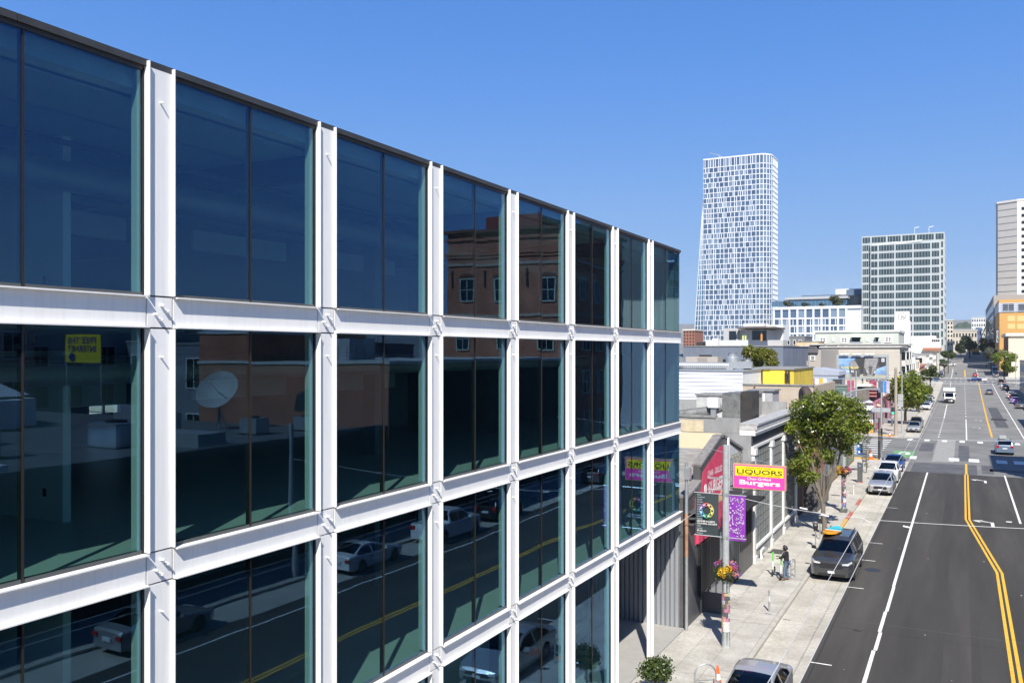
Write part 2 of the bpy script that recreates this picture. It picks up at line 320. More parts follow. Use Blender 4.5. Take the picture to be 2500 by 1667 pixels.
# the left lane line is laid in strokes with small jogs
y = 6.0; k = 0
for y1, dx in ((30.5, .0), (36.4, -.03), (38.9, .02), (42.1, -.02), (46.7, .02), (56.0, 0), (92.4, .0)):
    line('lane_line', [(-3.08 + dx, y), (-3.08 + dx, y1)], .14, PAINT_W, road); y = y1 + .05
for off in (-.115, .115):
    line('yellow_line', [(1.70 + off, -60), (1.69 + off, 52.2), (.26 + off, 67.8), (.25 + off, 92.6)], .13, PAINT_Y, road)
line('yellow_line', [(.25, 92.7), (.25, 101.2)], .2, PAINT_Y, road)
line('lane_line', [(3.44, 67.8), (3.44, 93.4)], .14, PAINT_W, road)
line('lane_line', [(6.1, -60), (6.1, 60)], .12, PAINT_W, road)
for ty in (33.9, 45.6, 51.9, 56.8, 70.2):                # parking ticks
    MB().quad((-5.1, ty, .013), (-4.35, ty, .013), (-4.35, ty + .09, .013), (-5.1, ty + .09, .013)).build('parking_tick', PAINT_W, road)
    MB().quad((7.0, ty, .013), (7.9, ty, .013), (7.9, ty + .1, .013), (7.0, ty + .1, .013)).build('parking_tick', PAINT_W, road)
def arrow(x, y, s, parent, flip=1):
    z = gz(y) + .013
    MB().add([(x - .1 * s, y - 1.2 * s, z), (x + .1 * s, y - 1.2 * s, z), (x + .1 * s, y + .4 * s, z), (x - .1 * s, y + .4 * s, z)], [(0, 1, 2, 3)])\
        .add([(x - .1 * s, y + .2 * s, z), (x - .1 * s, y + .4 * s, z), (x - .7 * s * flip, y + .75 * s, z), (x - .8 * s * flip, y + .5 * s, z)], [(0, 1, 2, 3)])\
        .add([(x - .55 * s * flip, y + 1.0 * s, z), (x - .75 * s * flip, y + .1 * s, z), (x - 1.2 * s * flip, y + .65 * s, z)], [(0, 1, 2)])\
        .build('turn_arrow', PAINT_W, parent)
arrow(1.75, 67.0, 1.0, road); arrow(1.75, 88.5, 1.0, road)
MB().quad((2.6, 68.0, .013), (2.95, 68.0, .013), (2.95, 68.4, .013), (2.6, 68.4, .013)).build('road_stud', PAINT_W, road)
# zebra bars, stop bars and the green bicycle patch at the crossing
for x in (-4.9, 1.0, 3.6, 5.2, 6.8, 8.4, -.9):
    wv = .5 if x > -4 else .34
    MB().quad((x - wv, 103.2, .016), (x + wv, 103.2, .016), (x + wv, 106.2, .016), (x - wv, 106.2, .016)).build('crosswalk_bar', PAINT_W, cross)
for i in range(9):
    x = -6.6 + i * 2.05
    MB().quad((x, 124.6, .016), (x + .62, 124.6, .016), (x + .62, 127.2, .016), (x, 127.2, .016)).build('crosswalk_bar', PAINT_W, cross)
for i in range(8):
    yy = 105.6 + i * 2.5
    MB().quad((-13.2, yy, .016), (-8.4, yy, .016), (-8.4, yy + .8, .016), (-13.2, yy + .8, .016)).build('crosswalk_bar', PAINT_W, cross)
MB().quad((-7.2, 104.3, .014), (-4.95, 104.3, .014), (-4.95, 111.2, .014), (-7.2, 111.2, .014)).build('bicycle_patch', PAINT_G, cross)
for a in ((-6.6, 106, -6.3, 108.6), (-5.9, 107.3, -5.4, 109.5), (-6.5, 109.3, -5.6, 109.9)):
    MB().quad((a[0], a[1], .018), (a[2], a[1], .018), (a[2], a[3], .018), (a[0], a[3], .018)).build('bicycle_mark', PAINT_W, cross)
PATCH = ground_mat('concrete_patch', (.22, .22, .21), (.28, .275, .26), (.33, .32, .30), 1.5, 9, cracks=.9, crackcol=(.1, .1, .1))
MB().quad((-3.0, 101.9, .010), (-.9, 101.9, .010), (-.9, 127.5, .010), (-3.0, 127.5, .010)).build('trench_patch', PATCH, cross)
DARKPATCH = ground_mat('tar_patch', (.07, .072, .078), (.09, .092, .098), (.12, .12, .125), .8, 8)
for a in ((-4.6, 92.6, 1.2, 100.4), (-.5, 104, .6, 121), (1.6, 94, 2.6, 100.8), (-4.7, 112, -3.2, 122), (2.3, 96, 6.5, 98)):
    MB().quad((a[0], a[1], .007), (a[2], a[1], .007), (a[2], a[3], .007), (a[0], a[3], .007)).build('tar_patch', DARKPATCH, cross if a[1] > 103 else road)
# block beyond the crossing
line('lane_line', [(-3.0, 168), (-3.2, 214)], .16, PAINT_W, road2)
line('lane_line', [(-3.4, 225), (-3.9, 345)], .16, PAINT_W, road2)
for i in range(9): line('lane_dash', [(-3.0, 131 + i * 4), (-3.0, 132.6 + i * 4)], .18, PAINT_W, road2)
line('lane_line', [(.38, 128.6), (.4, 168)], .16, PAINT_W, road2)
for i in range(20): line('lane_dash', [(.4, 174 + i * 8.4), (.4, 176.6 + i * 8.4)], .16, PAINT_W, road2)
line('yellow_line', [(3.45, 134), (3.6, 170), (4.75, 345)], .24, PAINT_Y, road2)
line('lane_line', [(7.2, 130), (8.8, 346)], .16, PAINT_W, road2)
line('yellow_line', [(.6, 392), (.6, 470)], .5, PAINT_Y, road2)
line('lane_line', [(-4.2, 385), (-4.6, 480)], .25, PAINT_W, road2); line('lane_line', [(5.2, 385), (5.6, 470)], .25, PAINT_W, road2)
for i in range(12):
    x = -8 + i * 1.7
    for yy in (349.0, 373.5):
        MB().quad((x, yy, gz(yy) + .03), (x + .7, yy, gz(yy) + .03), (x + .7, yy + 2.4, gz(yy + 2.4) + .03), (x, yy + 2.4, gz(yy + 2.4) + .03)).build('crosswalk_bar', PAINT_W, road2)
MB().quad((4.5, 152, .007), (6.2, 152, .007), (6.2, 205, .012), (4.5, 205, .012)).build('tar_patch', DARKPATCH, road2)
MB().quad((4.2, 168, .014), (6.6, 168, .014), (6.6, 172, .014), (4.2, 172, .014)).build('utility_patch', M('tar_black', (.03, .03, .03), .7), road2)
for x, y in ((-5.4, 178), (2.2, 150), (2.6, 166)): arrow(x, y, .9, road2)

MB().quad((-5.1, 40.0, .0075), (7.1, 40.15, .0075), (7.1, 40.2, .0075), (-5.1, 40.05, .0075)).build('asphalt_joint', DARKPATCH, road)
mh = G(2130, 1391); MB().lathe((mh.x, mh.y, .005), [(.42, 0), (.42, .006)], 24).build('manhole_cover', M('manhole_iron', (.05, .055, .065), .6, .4), road)
for k in range(26):
    sx_, sy_ = random.uniform(-4.5, 5), random.uniform(30, 92); s_q = random.uniform(.02, .06); MB().quad((sx_, sy_, .011), (sx_ + s_q, sy_, .011), (sx_ + s_q, sy_ + s_q * 1.6, .011), (sx_, sy_ + s_q, .011)).build('litter_scrap', PAINT_W, road)
SEAM = ground_mat('seal_seam', (.040, .038, .036), (.047, .045, .042), (.055, .052, .048), .9, 12, streak=True)
for xs_, w_s in ((-1.35, .55), (.2, .3), (3.9, .4)): MB().quad((xs_, -60, .0065), (xs_ + w_s, -60, .0065), (xs_ + w_s + .15, 92.4, .0065), (xs_ + .1, 92.4, .0065)).build('seal_seam', SEAM, road)
# near sidewalk: flag by flag
walk = struct(MB().box(-14.6, -7.25, -40, 101.4, -.02, .10).build('sidewalk', CONC))
cols = [-10.3, -9.32, -8.3, -7.26]
yy = 14.0; r_ = random.Random(3)
slabmesh = {}
while yy < 101.0:
    ln = 1.56
    for c0, c1 in zip(cols, cols[1:]):
        dz = r_.uniform(-.003, .003)
        MB().box(c0 + .006, c1 - .006, yy + .006, min(yy + ln, 101.4) - .006, .09, .14 + dz).build('paving_slab', CONC, walk)
    yy += ln
KERB = M('kerb_concrete', (.40, .385, .34), .85, var=.16, scale=3, bump=.3)
KERB_RED = M('kerb_red_paint', (.42, .13, .10), .8, var=.4, scale=9)
KERB_YEL = M('kerb_yellow_paint', (.55, .36, .10), .8, var=.35, scale=8)
yy = 0
while yy < 101:
    l_ = 3.02; mt = KERB_RED if 63.8 < yy + 1 < 66.8 or 69.5 < yy + 1 < 72.6 else KERB_YEL if 57.5 < yy + 1 < 63.8 else KERB
    MB().box(-7.25, -7.06, yy + .005, yy + l_ - .005, -.02, .142).build('kerb_stone', mt, walk); yy += l_
yy = 2.0
while yy < 100:
    for c0, c1 in ((-7.06, -6.1), (-6.1, -5.1)):
        MB().box(c0 + .004, c1 - .004, yy + .005, yy + 4.7, -.05, .008 + r_.uniform(0, .003)).build('gutter_slab', CONC2, walk)
    yy += 4.705
MB().box(-12, -7.1, 100, 102.4, -.02, .02).build('kerb_ramp', PAINT_Y, walk) if False else None
walk2 = struct(MB().box(9.4, 12.6, -60, 101.4, -.02, .14).build('sidewalk', CONC))
MB().box(7.2, 9.38, -60, 100, -.05, .008).build('gutter_slab', CONC2, walk2)
walkc = struct(MB().box(-160, -10.3, 97.6, 101.4, -.02, .135).build('sidewalk', CONC))
def far_walk(x0, x1, y0, y1, xa, xb):
    o = struct(strip('sidewalk', x0, x1, y0, y1, .14, CONC, None, xa, xb)); k = MB()
    kx0, kxa = (x1, xb) if x0 < 0 else (x0, xa)
    ys = [y0] + [q for q in YS if y0 < q < y1] + [y1]
    for a, b in zip(ys, ys[1:]):
        pa, pb = kx0 + (kxa - kx0) * (a - y0) / (y1 - y0), kx0 + (kxa - kx0) * (b - y0) / (y1 - y0)
        k.quad((pa, a, gz(a) - .03), (pb, b, gz(b) - .03), (pb, b, gz(b) + .14), (pa, a, gz(a) + .14))
    k.quad((x0, y0, gz(y0) - .03), (x1, y0, gz(y0) - .03), (x1, y0, gz(y0) + .14), (x0, y0, gz(y0) + .14))
    k.build('kerb', KERB, o); return o
w2 = far_walk(-60, -7.25, 128.5, 350, -60, -8.6); far_walk(11.7, 60, 128.5, 350, 60, 12.4)
far_walk(-60, -8.6, 374, 760, -60, -10); far_walk(12.4, 60, 374, 760, 60, 14)
strip('parking_strip', -7.24, -5.3, 128.6, 348, .006, CONC2, road2, -8.5, -6.4)
MB().quad((-10.6, 128.9, .145), (-8.2, 128.9, .145), (-8.2, 130.4, .145), (-10.6, 130.4, .145)).build('tactile_plate', PAINT_Y, w2)
MB().quad((-10.4, 99.4, .146), (-8.0, 99.4, .146), (-8.0, 100.9, .146), (-10.4, 100.9, .146)).build('tactile_plate', PAINT_Y, walk)
MB().box(-9.9, -9.2, 50.6, 51.8, .13, .146).build('utility_cover', M('iron_cover', (.12, .12, .11), .6, .5), walk)

# ================================================================== THE GLASS OFFICE BUILDING
XF, XW, XG = -10.313, -10.375, -10.44            # flange front, web face, glass plane
PITCH, Y0B, PW = 3.695, 8.49, .46
POSTS = [Y0B + PITCH * k for k in range(-3, 7)]; YEND = 34.80
BANDS = [(4.66, 5.10), (8.34, 8.80), (12.04, 12.50)]; ZTOP = 15.74
ob = thing('office_building', 'modern glass office building framed in white steel channels with round bolts', 'building', (-18, 16, 0))
# rows of glass: (z0, z1)
ROWS = [(.16, 4.66), (5.10, 8.34), (8.80, 12.04), (12.50, ZTOP)]
FL = .078                                         # flange depth
def channel_v(z0, z1):                             # upright channel, y from 0 to PW, local
    m = MB(); d = XF - XW
    m.box(XW - .05, XW, 0, PW, z0, z1); m.box(XW, XF, 0, .016, z0, z1); m.box(XW, XF, PW - .016, PW, z0, z1)
    return m
def channel_h(y0, y1, z0, z1):
    m = MB(); m.box(XW - .05, XW - .002, y0, y1, z0, z1); m.box(XW - .002, XF + .026, y0, y1, z1 - .02, z1); m.box(XW - .002, XF + .026, y0, y1, z0, z0 + .02)
    return m
postmesh = {}
BOLT = MB().lathe((0, 0, 0), [(.021, 0), (.021, .075), (.018, .08)], 10).build('bolt', WHITE, None); BOLTM = BOLT.data; bpy.data.objects.remove(BOLT)
PIN = MB().lathe((0, 0, 0), [(.013, 0), (.013, .07), (.010, .075)], 8).build('p', WHITE, None); PINM = PIN.data; bpy.data.objects.remove(PIN)
offw = Vector((-18, 16, 0))
for r, (z0, z1) in enumerate(ROWS):
    for i, py in enumerate(POSTS):
        zt = z1 + (.125 if r == 3 else -.012); zb = z0 + (.012 if r else -.04)
        key = (r,)
        if key not in postmesh:
            postmesh[key] = channel_v(zb, zt).build('post', WHITE, ob, local=True); o = postmesh[key]
            o.location = Vector((0, py, 0)) - offw
        else:
            o = share('post', postmesh[key].data, ob, Vector((0, py, 0)) - offw)
        if r:                                      # small stub pins on the web
            for q, zz in enumerate((z1 - .42,)):
                share('pin', PINM, o, (XW - .002, PW * .52, zz), (0, R(90), 0))
for b, (z0, z1) in enumerate(BANDS):
    for i, py in enumerate(POSTS):
        ye = POSTS[i + 1] if i + 1 < len(POSTS) else YEND + .06
        channel_h(py + PW + .014, ye - .014, z0, z1).build('beam', WHITE, ob)
        pl = MB().box(XW - .05, XW - .004, py + .012, py + PW - .012, z0 + .012, z1 - .012).build('node_plate', WHITE, ob)
        c = Vector((XW - .006, py + PW / 2, (z0 + z1) / 2)) - offw
        for dy, dz in ((-.09, -.03), (.02, .10), (.11, .02), (0, -.11)):
            share('bolt', BOLTM, pl, c + Vector((0, dy, dz)), (0, R(90), 0))
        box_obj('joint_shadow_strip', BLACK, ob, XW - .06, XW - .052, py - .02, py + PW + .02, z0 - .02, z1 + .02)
# glass, mullions, jambs
JAMB = M('jamb_grey_white', (.50, .53, .50), .5, var=.03)
SILL = M('sill_dark', (.07, .075, .075), .4, var=.1)
BRONZE = M('mullion_bronze', (.032, .027, .024), .4, .3, var=.1)
for r, (z0, z1) in enumerate(ROWS):
    for i, py in enumerate(POSTS):
        ye = POSTS[i + 1] if i + 1 < len(POSTS) else YEND
        if r == 0 and i >= len(POSTS) - 2: continue           # open entrance bays
        ya = py + PW; ym = ya + (ye - ya) * (.445 if i == 2 else .505)
        for a, b in ((ya - .05, ym - .014), (ym + .014, ye + .05)):
            cy_, cz_ = (a + b) / 2, (z0 + z1) / 2; hy_, hz_ = (b - a) / 2, (z1 - z0) / 2 + .03
            gp = MB().box(-.012, 0, -hy_, hy_, -hz_, hz_).build('glass_pane', FACADE_GLASS, ob, local=True); gp.location = Vector((XG, cy_, cz_)) - offw
            gp.rotation_euler = (0, R(random.uniform(-.10, .10)), R(random.uniform(-.13, .13)))        # panes never sit perfectly true
        box_obj('mullion', BRONZE, ob, XG - .09, XG + .012, ym - .014, ym + .014, z0 - .03, z1 + .03)
        box_obj('sill_frame', SILL, ob, XG - .08, XG + .006, ya - .05, ym - .022, z0 - .03, z0 + .05)
        box_obj('sill_frame', SILL, ob, XG - .08, XG + .006, ym + .022, ye + .05, z0 - .03, z0 + .05)
        if i + 1 < len(POSTS):
            box_obj('jamb', JAMB, ob, XG - .19, XG - .03, ye - .055, ye - .012, z0 + .05, z1)
            box_obj('jamb_gasket', BLACK, ob, XG - .028, XG + .02, ye - .03, ye + .001, z0 - .03, z1 + .03)
        if r == 3: box_obj('head_frame', DARKMETAL, ob, XG - .05, XG + .02, ya - .05, ye + .05, z1 - .005, z1 + .06)
# coping along the roof edge, in lengths
COPING = M('coping_dark_metal', (.055, .055, .055), .5, .2, var=.25, scale=2.5)
yc = POSTS[0]
while yc < YEND:
    y1 = min(yc + 3.06, YEND + .05); box_obj('coping', COPING, ob, -11.0, XW + .002, yc + .004, y1 - .004, ZTOP + .055, ZTOP + .15); yc += 3.06
box_obj('roof', M('roof_membrane', (.5, .5, .49), .9, var=.1), ob, -30, -10.6, POSTS[0], YEND - .05, ZTOP - .25, ZTOP + .02)
# interior
FLOORM = M('polished_floor', (.50, .52, .48), .35, var=.06, scale=1.0)
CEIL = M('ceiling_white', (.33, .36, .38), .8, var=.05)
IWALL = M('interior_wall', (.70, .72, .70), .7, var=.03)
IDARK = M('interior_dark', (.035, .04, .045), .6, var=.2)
DUCT = M('duct_metal', (.28, .30, .31), .45, .5, var=.1)
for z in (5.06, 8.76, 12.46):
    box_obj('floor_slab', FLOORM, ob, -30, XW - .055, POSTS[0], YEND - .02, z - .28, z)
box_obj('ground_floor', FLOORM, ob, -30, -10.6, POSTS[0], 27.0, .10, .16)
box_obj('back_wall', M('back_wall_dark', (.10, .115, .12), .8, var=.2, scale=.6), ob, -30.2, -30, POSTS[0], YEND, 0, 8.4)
# rear wall of the upper floors with real window openings
wy = POSTS[0]; RW = M('rear_wall', (.13, .15, .16), .8, var=.15)
while wy < YEND - 1:
    y1 = min(wy + 3.7, YEND)
    for zb, zt in ((8.76, 12.1), (12.46, 15.5)):
        box_obj('rear_wall', RW, ob, -30.2, -30, wy, y1, zb, zb + .5); box_obj('rear_wall', RW, ob, -30.2, -30, wy, y1, zb + 1.7, zt)
        box_obj('rear_wall', RW, ob, -30.2, -30, wy, wy + 2.3, zb + .5, zb + 1.7)
        box_obj('rear_window_frame', IWALL, ob, -30.15, -30.05, wy + 2.95, wy + 3.03, zb + .5, zb + 1.7)
        box_obj('rear_soffit_panel', CEIL, ob, -24.0, -23.9, wy + .1, y1 - .2, zb + 2.2, zb + 2.75)
    wy += 3.7
for x0, x1, a, b in ((-30, -10.6, POSTS[0], POSTS[0] + .2), (-30, -10.6, YEND - .22, YEND - .02)):
    box_obj('end_wall', IWALL if b < 10 else M('end_wall_grey', (.18, .2, .2), .8), ob, x0, x1, a, b, 4.9 if b > 10 else .1, 15.4)
box_obj('corner_post', M('corner_post_glassgrey', (.10, .13, .14), .3), ob, XG - .2, XG - .02, YEND - .02, YEND + .04, 5.1, ZTOP)
for z in (5.06, 8.76, 12.46):                                   # white partition, columns, ducts, rails on each floor
    box_obj('partition', IWALL, ob, -24.0, -13.7, 9.5, 9.65, z, z + 2.95)
    a_, b_ = AY(54, 333, 9.5), AY(86, 296, 9.5); dz_ = z - 12.46
    vt = box_obj('wall_vent', IDARK, ob, a_.x, b_.x, 9.46, 9.5, a_.z + dz_, b_.z + dz_)
    for q in range(5): box_obj('vent_blade', GALV, vt, a_.x + .02 + q * .09, a_.x + .06 + q * .09, 9.44, 9.46, a_.z + dz_ + .02, b_.z + dz_ - .02)
    c_ = AY(110, 680, 9.5); box_obj('socket_plate', IDARK, ob, c_.x - .04, c_.x + .04, 9.48, 9.5, z + .42, z + .56)
    box_obj('core_wall', M('core_wall', (.30, .33, .34), .8, var=.05), ob, -20.2, -20.0, 16, 29, z, z + 2.9)
    for q in range(3): box_obj('hanging_panel', M('hung_panel', (.62, .66, .66), .7), ob, -16.9, -16.8, 9.9 + q * 5.2, 13.2 + q * 5.2, z + 1.75, z + 2.25)
    for k in range(0, 5):
        yk = POSTS[0] + .25 + k * 2 * PITCH
        box_obj('column', M('column_blue_grey', (.16, .20, .22), .6), ob, -15.2, -14.8, yk, yk + .4, z, z + 3.4)
        box_obj('column', M('column_blue_grey', (.16, .20, .22), .6), ob, -21.2, -20.8, yk, yk + .4, z, z + 3.4)
    ztop = 15.45 if z > 12 else z + 3.36
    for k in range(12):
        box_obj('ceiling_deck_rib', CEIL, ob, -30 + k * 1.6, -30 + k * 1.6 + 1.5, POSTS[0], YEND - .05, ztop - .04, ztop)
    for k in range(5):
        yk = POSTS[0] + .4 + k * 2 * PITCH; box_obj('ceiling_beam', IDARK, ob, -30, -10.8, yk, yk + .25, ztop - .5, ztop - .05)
    MB().tube([(-13.6, POSTS[0] + .3, ztop - .75), (-13.6, 33, ztop - .75)], .26, 14).build('air_duct', DUCT, ob, smooth=True)
    MB().tube([(-12.2, POSTS[0] + .3, ztop - .55), (-12.2, 33, ztop - .55)], .05, 8).build('sprinkler_pipe', IDARK, ob)
    box_obj('cable_tray', DUCT, ob, -16.6, -16.2, POSTS[0] + .3, 33, ztop - .62, ztop - .56)
# ground floor: dark core and recessed entrance
box_obj('lobby_wall', IDARK, ob, -30, -14.5, 26.6, 27.0, .1, 4.5)
box_obj('lobby_partition', M('lobby_teal', (.25, .36, .34), .6), ob, -15, -14.8, 5, 26.5, .1, 3.0)
box_obj('entrance_wall', M('entrance_black_panel', (.02, .022, .024), .5), ob, -14.7, -14.5, 27.0, YEND, .1, 4.6)
box_obj('entrance_soffit', IDARK, ob, -14.5, XW - .06, 27.0, YEND - .05, 4.52, 4.60)
box_obj('entrance_paving', M('entrance_paving', (.33, .325, .31), .8, var=.08, scale=3), ob, -14.5, -10.32, 27.0, YEND + .4, .10, .145)

# ================================================================== helpers for buildings
def window(parent, plane, u0, u1, z0, z1, at, frame_m, glass_m, nx=1, nz=1, fw=.07, proud=.05, sill=True):
    """window on a wall: plane 'x' (wall at x = at, facing sign) or 'y' (wall at y = at facing -y). at = (coord, sign)"""
    c, s = at; f = MB(); g = MB()
    def bx(m, a, b, za, zb, d0, d1):
        lo, hi = sorted((c + s * d0, c + s * d1))
        if plane == 'x': m.box(lo, hi, a, b, za, zb)
        else: m.box(a, b, lo, hi, za, zb)
    bx(f, u0, u0 + fw, z0, z1, 0, proud); bx(f, u1 - fw, u1, z0, z1, 0, proud); bx(f, u0 + fw, u1 - fw, z1 - fw, z1, 0, proud); bx(f, u0 + fw, u1 - fw, z0, z0 + fw, 0, proud + (.05 if sill else 0))
    for i in range(1, nx): u = u0 + (u1 - u0) * i / nx; bx(f, u - fw * .3, u + fw * .3, z0 + fw, z1 - fw, .002, proud * .7)
    for i in range(1, nz): z = z0 + (z1 - z0) * i / nz; bx(f, u0 + fw, u1 - fw, z - fw * .3, z + fw * .3, .003, proud * .65)
    w_ = f.build('window', frame_m, parent); bx(g, u0 + fw * .5, u1 - fw * .5, z0 + fw * .5, z1 - fw * .5, -.02, .012); g.build('pane', glass_m, w_); return w_
def pbox(px0, px1, Y, py_top, depth, z0=None):
    """world box (x0, x1, y0, y1, z0, z1) of a block whose street-crossing face stands at Y between two photo columns"""
    a = AY(px0, py_top, Y); b = AY(px1, py_top, Y); zm = AY((px0 + px1) / 2, py_top, Y).z
    return [a.x, b.x, Y, Y + depth, (gz(Y) - .5 if z0 is None else z0), zm]
STUCCO_CREAM = M('cream_stucco', (.66, .57, .40), .85, var=.08, scale=1.2, bump=.2)
STUCCO_GREY = M('grey_stucco', (.27, .275, .275), .9, var=.25, scale=1.6, bump=.35, stretch=(1, 1, .35))
STUCCO_BEIGE = M('beige_stucco', (.44, .37, .29), .85, var=.12, scale=2, bump=.2, stretch=(1, 1, .4))
PARAPET = M('parapet_cap', (.23, .23, .22), .9, var=.3, scale=4)
ROOFGREY = M('gravel_roof', (.40, .40, .385), .95, var=.2, scale=1.2, bump=.3)
ROOFDARK = M('tar_roof', (.13, .13, .13), .9, var=.3, scale=.8)
GRAPH = M('graphite_paint', (.09, .09, .092), .45, var=.25, scale=2.2, stretch=(1, 1, .3))
PINK = M('pink_paint', (.62, .06, .13), .65, var=.12, scale=3)
LETTER_W = M('white_lettering', (.82, .80, .78), .6, var=.03)

# ================================================================== THE FAR SIDE OF THE STREET (seen in the glass)
BRICKRED = brick('red_brick', (.45, .155, .085), (.33, .115, .07), (.36, .28, .21), 3.2)
o = thing('warehouse', 'low dark warehouse with flat tar roof across the street', 'building', (30, 12, 0))
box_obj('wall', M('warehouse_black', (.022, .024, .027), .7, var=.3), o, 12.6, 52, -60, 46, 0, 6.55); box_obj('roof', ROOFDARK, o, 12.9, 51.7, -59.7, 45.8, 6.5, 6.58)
for a in ((12.55, 12.9, -60, 46), (51.7, 52.05, -60, 46)): box_obj('parapet', M('warehouse_parapet', (.10, .10, .10), .8, var=.3), o, *a, 6.5, 6.9)
for i in range(6):
    y0 = -8 + i * 8.5; box_obj('roller_door', M('roller_steel', (.05, .055, .06), .5, .4, var=.2), o, 12.5, 12.6, y0, y0 + 4.2, .14, 3.8)
for ui, (x, y, l, hh) in enumerate(((18, 30, 2.2, 1.2), (20.5, 47 - 12, 1.6, 1.4), (27, 20, 3.2, 1.6), (24, 12, 2.0, 1.1), (17.5, 39.5, 1.5, .9), (34, 33, 4, 1.8), (19.5, 24, 1.3, 1.5), (29, 40, 2.2, 1.2), (16.4, 43, 1.3, .8))):
    u = thing('rooftop_air_unit', ('squat grey', 'upright grey', 'large white', 'low grey', 'flat small', 'broad white', 'narrow tall', 'wide grey', 'smallest')[ui] + ' air handler on the warehouse tar roof', 'air unit', (x, y, 6.58), 0, 'air handlers on the warehouse roof')
    box_obj('casing', GALV if l < 3 else WHITE2, u, x, x + l, y, y + l * .8, 6.68, 6.68 + hh); box_obj('skid', DARKMETAL, u, x - .05, x + l + .05, y - .05, y + l * .8 + .05, 6.55, 6.68)
    MB().lathe((x + l / 2, y + l * .4, 6.68 + hh), [(l * .25, 0), (l * .25, .12), (l * .1, .14)], 12).build('fan_hood', DARKMETAL, u)
for y0, x0, l, ww, hh in ((14, 30, 14, 9, 3.0), (28, 36, 9, 10, 3.4)):
    sh = thing('rooftop_shed', 'grey pitched shed on the warehouse roof' + (' beside the satellite dish' if y0 > 20 else ' with a longer ridge'), 'shed', (x0, y0, 6.58))
    box_obj('wall', STUCCO_GREY, sh, x0, x0 + ww, y0, y0 + l, 6.5, 6.58 + hh * .6)
    MB().prism([(x0 - .2, y0, 6.58 + hh * .6), (x0 + ww + .2, y0, 6.58 + hh * .6), (x0 + ww / 2, y0, 6.58 + hh)], (0, l, 0)).build('roof', M('shed_roof_white', (.6, .6, .6), .7), sh)
for i, (x0, y0, ww, l, h0, lab, mt) in enumerate(((16, 2, 10, 7, .5, 'low white skylight curb on the warehouse roof', WHITE2), (34, 4, 12, 5, 1.2, 'pale flat plant deck on the warehouse roof', ROOFGREY), (15.5, 33, 5, 2, .7, 'short concrete upstand on the warehouse roof', STUCCO_GREY), (26, 26, 6, 3, .9, 'white roof curb below the dish', WHITE2), (14.2, 16, 3, 6, .4, 'white roof sheet near the street parapet', WHITE2))):
    t = thing('roof_curb', lab, 'roof curb', (x0, y0, 6.58)); box_obj('curb', mt, t, x0, x0 + ww, y0, y0 + l, 6.56, 6.58 + h0); box_obj('flashing', GALV, t, x0 - .1, x0 + ww + .1, y0 - .1, y0 + l + .1, 6.57, 6.7)
d = thing('satellite_dish', 'large white satellite dish on a steel stand on the warehouse roof', 'satellite dish', (23.4, 42, 6.58))
dm = MB(); prof = [(r * 1.45, .42 * r * r) for r in (0.02, .2, .4, .6, .8, 1.0)]; prof += [(r * 1.45, .42 * r * r - .03) for r in (1.0, .8, .6, .4, .2, .02)]
dm.lathe((0, 0, 0), prof, 28); dd = dm.build('reflector', M('dish_white', (.40, .385, .36), .6), d, local=True, smooth=True); dd.location = (0, 0, 2.4); dd.rotation_euler = (R(52), R(-22), 0)
MB().tube([(23.4, 42, 6.55), (23.4, 42, 9)], .09, 10).bar((22.6, 42, 6.6), (23.4, 42, 7.8), .06).bar((24.1, 42.4, 6.6), (23.4, 42, 7.8), .06).build('stand', GALV, d)
MB().tube([(23.4, 42, 9.0), (23.0, 40.8, 9.8)], .03, 6).build('feed_arm', GALV, d)
bn = thing('roof_banner', 'yellow banner reading free the internet above the roofs across the street', 'banner', (40, 44, 6.5))
box_obj('sheet', M('banner_yellow', (.60, .49, .03), .6), bn, 38.0, 42.0, 44, 44.05, 10.7, 12.9)
NAVY = M('navy_print', (.02, .03, .16), .6)
text('lettering', 'FREE THE', NAVY, bn, (38.5, 43.99, 12.2), (1, 0, 0), (0, 0, 1), .48, 3.2, bold=.02)
text('lettering', 'INTERNET', NAVY, bn, (38.5, 43.99, 11.55), (1, 0, 0), (0, 0, 1), .48, 3.2, bold=.02)
MB().lathe((0, 0, 0), [(.34, 0), (.34, .02)], 20).build('emblem', NAVY, bn, local=True).matrix_local = Matrix.Translation((1.2, -.03, 4.62)) @ Matrix.Rotation(R(90), 4, 'X')
for x in (38.0, 41.95): box_obj('pole', GALV, bn, x, x + .08, 44.06, 44.14, 6.5, 12.9)
o = thing('brick_block', 'brick sided block with pale coping and a street front coloured black for its shade', 'building', (20, 60, 0))
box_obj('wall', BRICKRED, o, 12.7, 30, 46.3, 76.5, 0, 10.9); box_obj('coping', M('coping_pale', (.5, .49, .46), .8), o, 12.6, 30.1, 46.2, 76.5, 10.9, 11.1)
box_obj('shade_black_front', M('shade_black_wall', (.02, .018, .018), .7, var=.3), o, 12.6, 12.7, 46.25, 76.5, .1, 10.9)  # shade on the street side put into the panel's colour as near black
box_obj('upper_wall', BRICKRED, o, 24.6, 30.02, 46.28, 60, 11.1, 13.1); box_obj('upper_coping', MATS['coping_pale'], o, 24.5, 30.1, 46.2, 60.1, 13.1, 13.25); box_obj('roof_shed', M('shed_grey_tin', (.4, .4, .4), .6), o, 17, 20, 48, 51, 11.1, 12.6)
MB().prism([(17.5, 46.28, 7.6), (20.5, 46.28, 7.6), (20.2, 46.28, 8.8), (19, 46.28, 9.4), (17.8, 46.28, 8.8)], (0, -.03, 0)).build('arched_recess', IDARK, o)
for k in range(22): box_obj('roof_rail_post', DARKMETAL, o, 13 + k * .75, 13.04 + k * .75, 46.5, 46.54, 11.1, 12.0)
for i in range(4): box_obj('doorway', DARKMETAL, o, 12.5, 12.6, 49 + i * 7, 52 + i * 7, .14, 3.4)
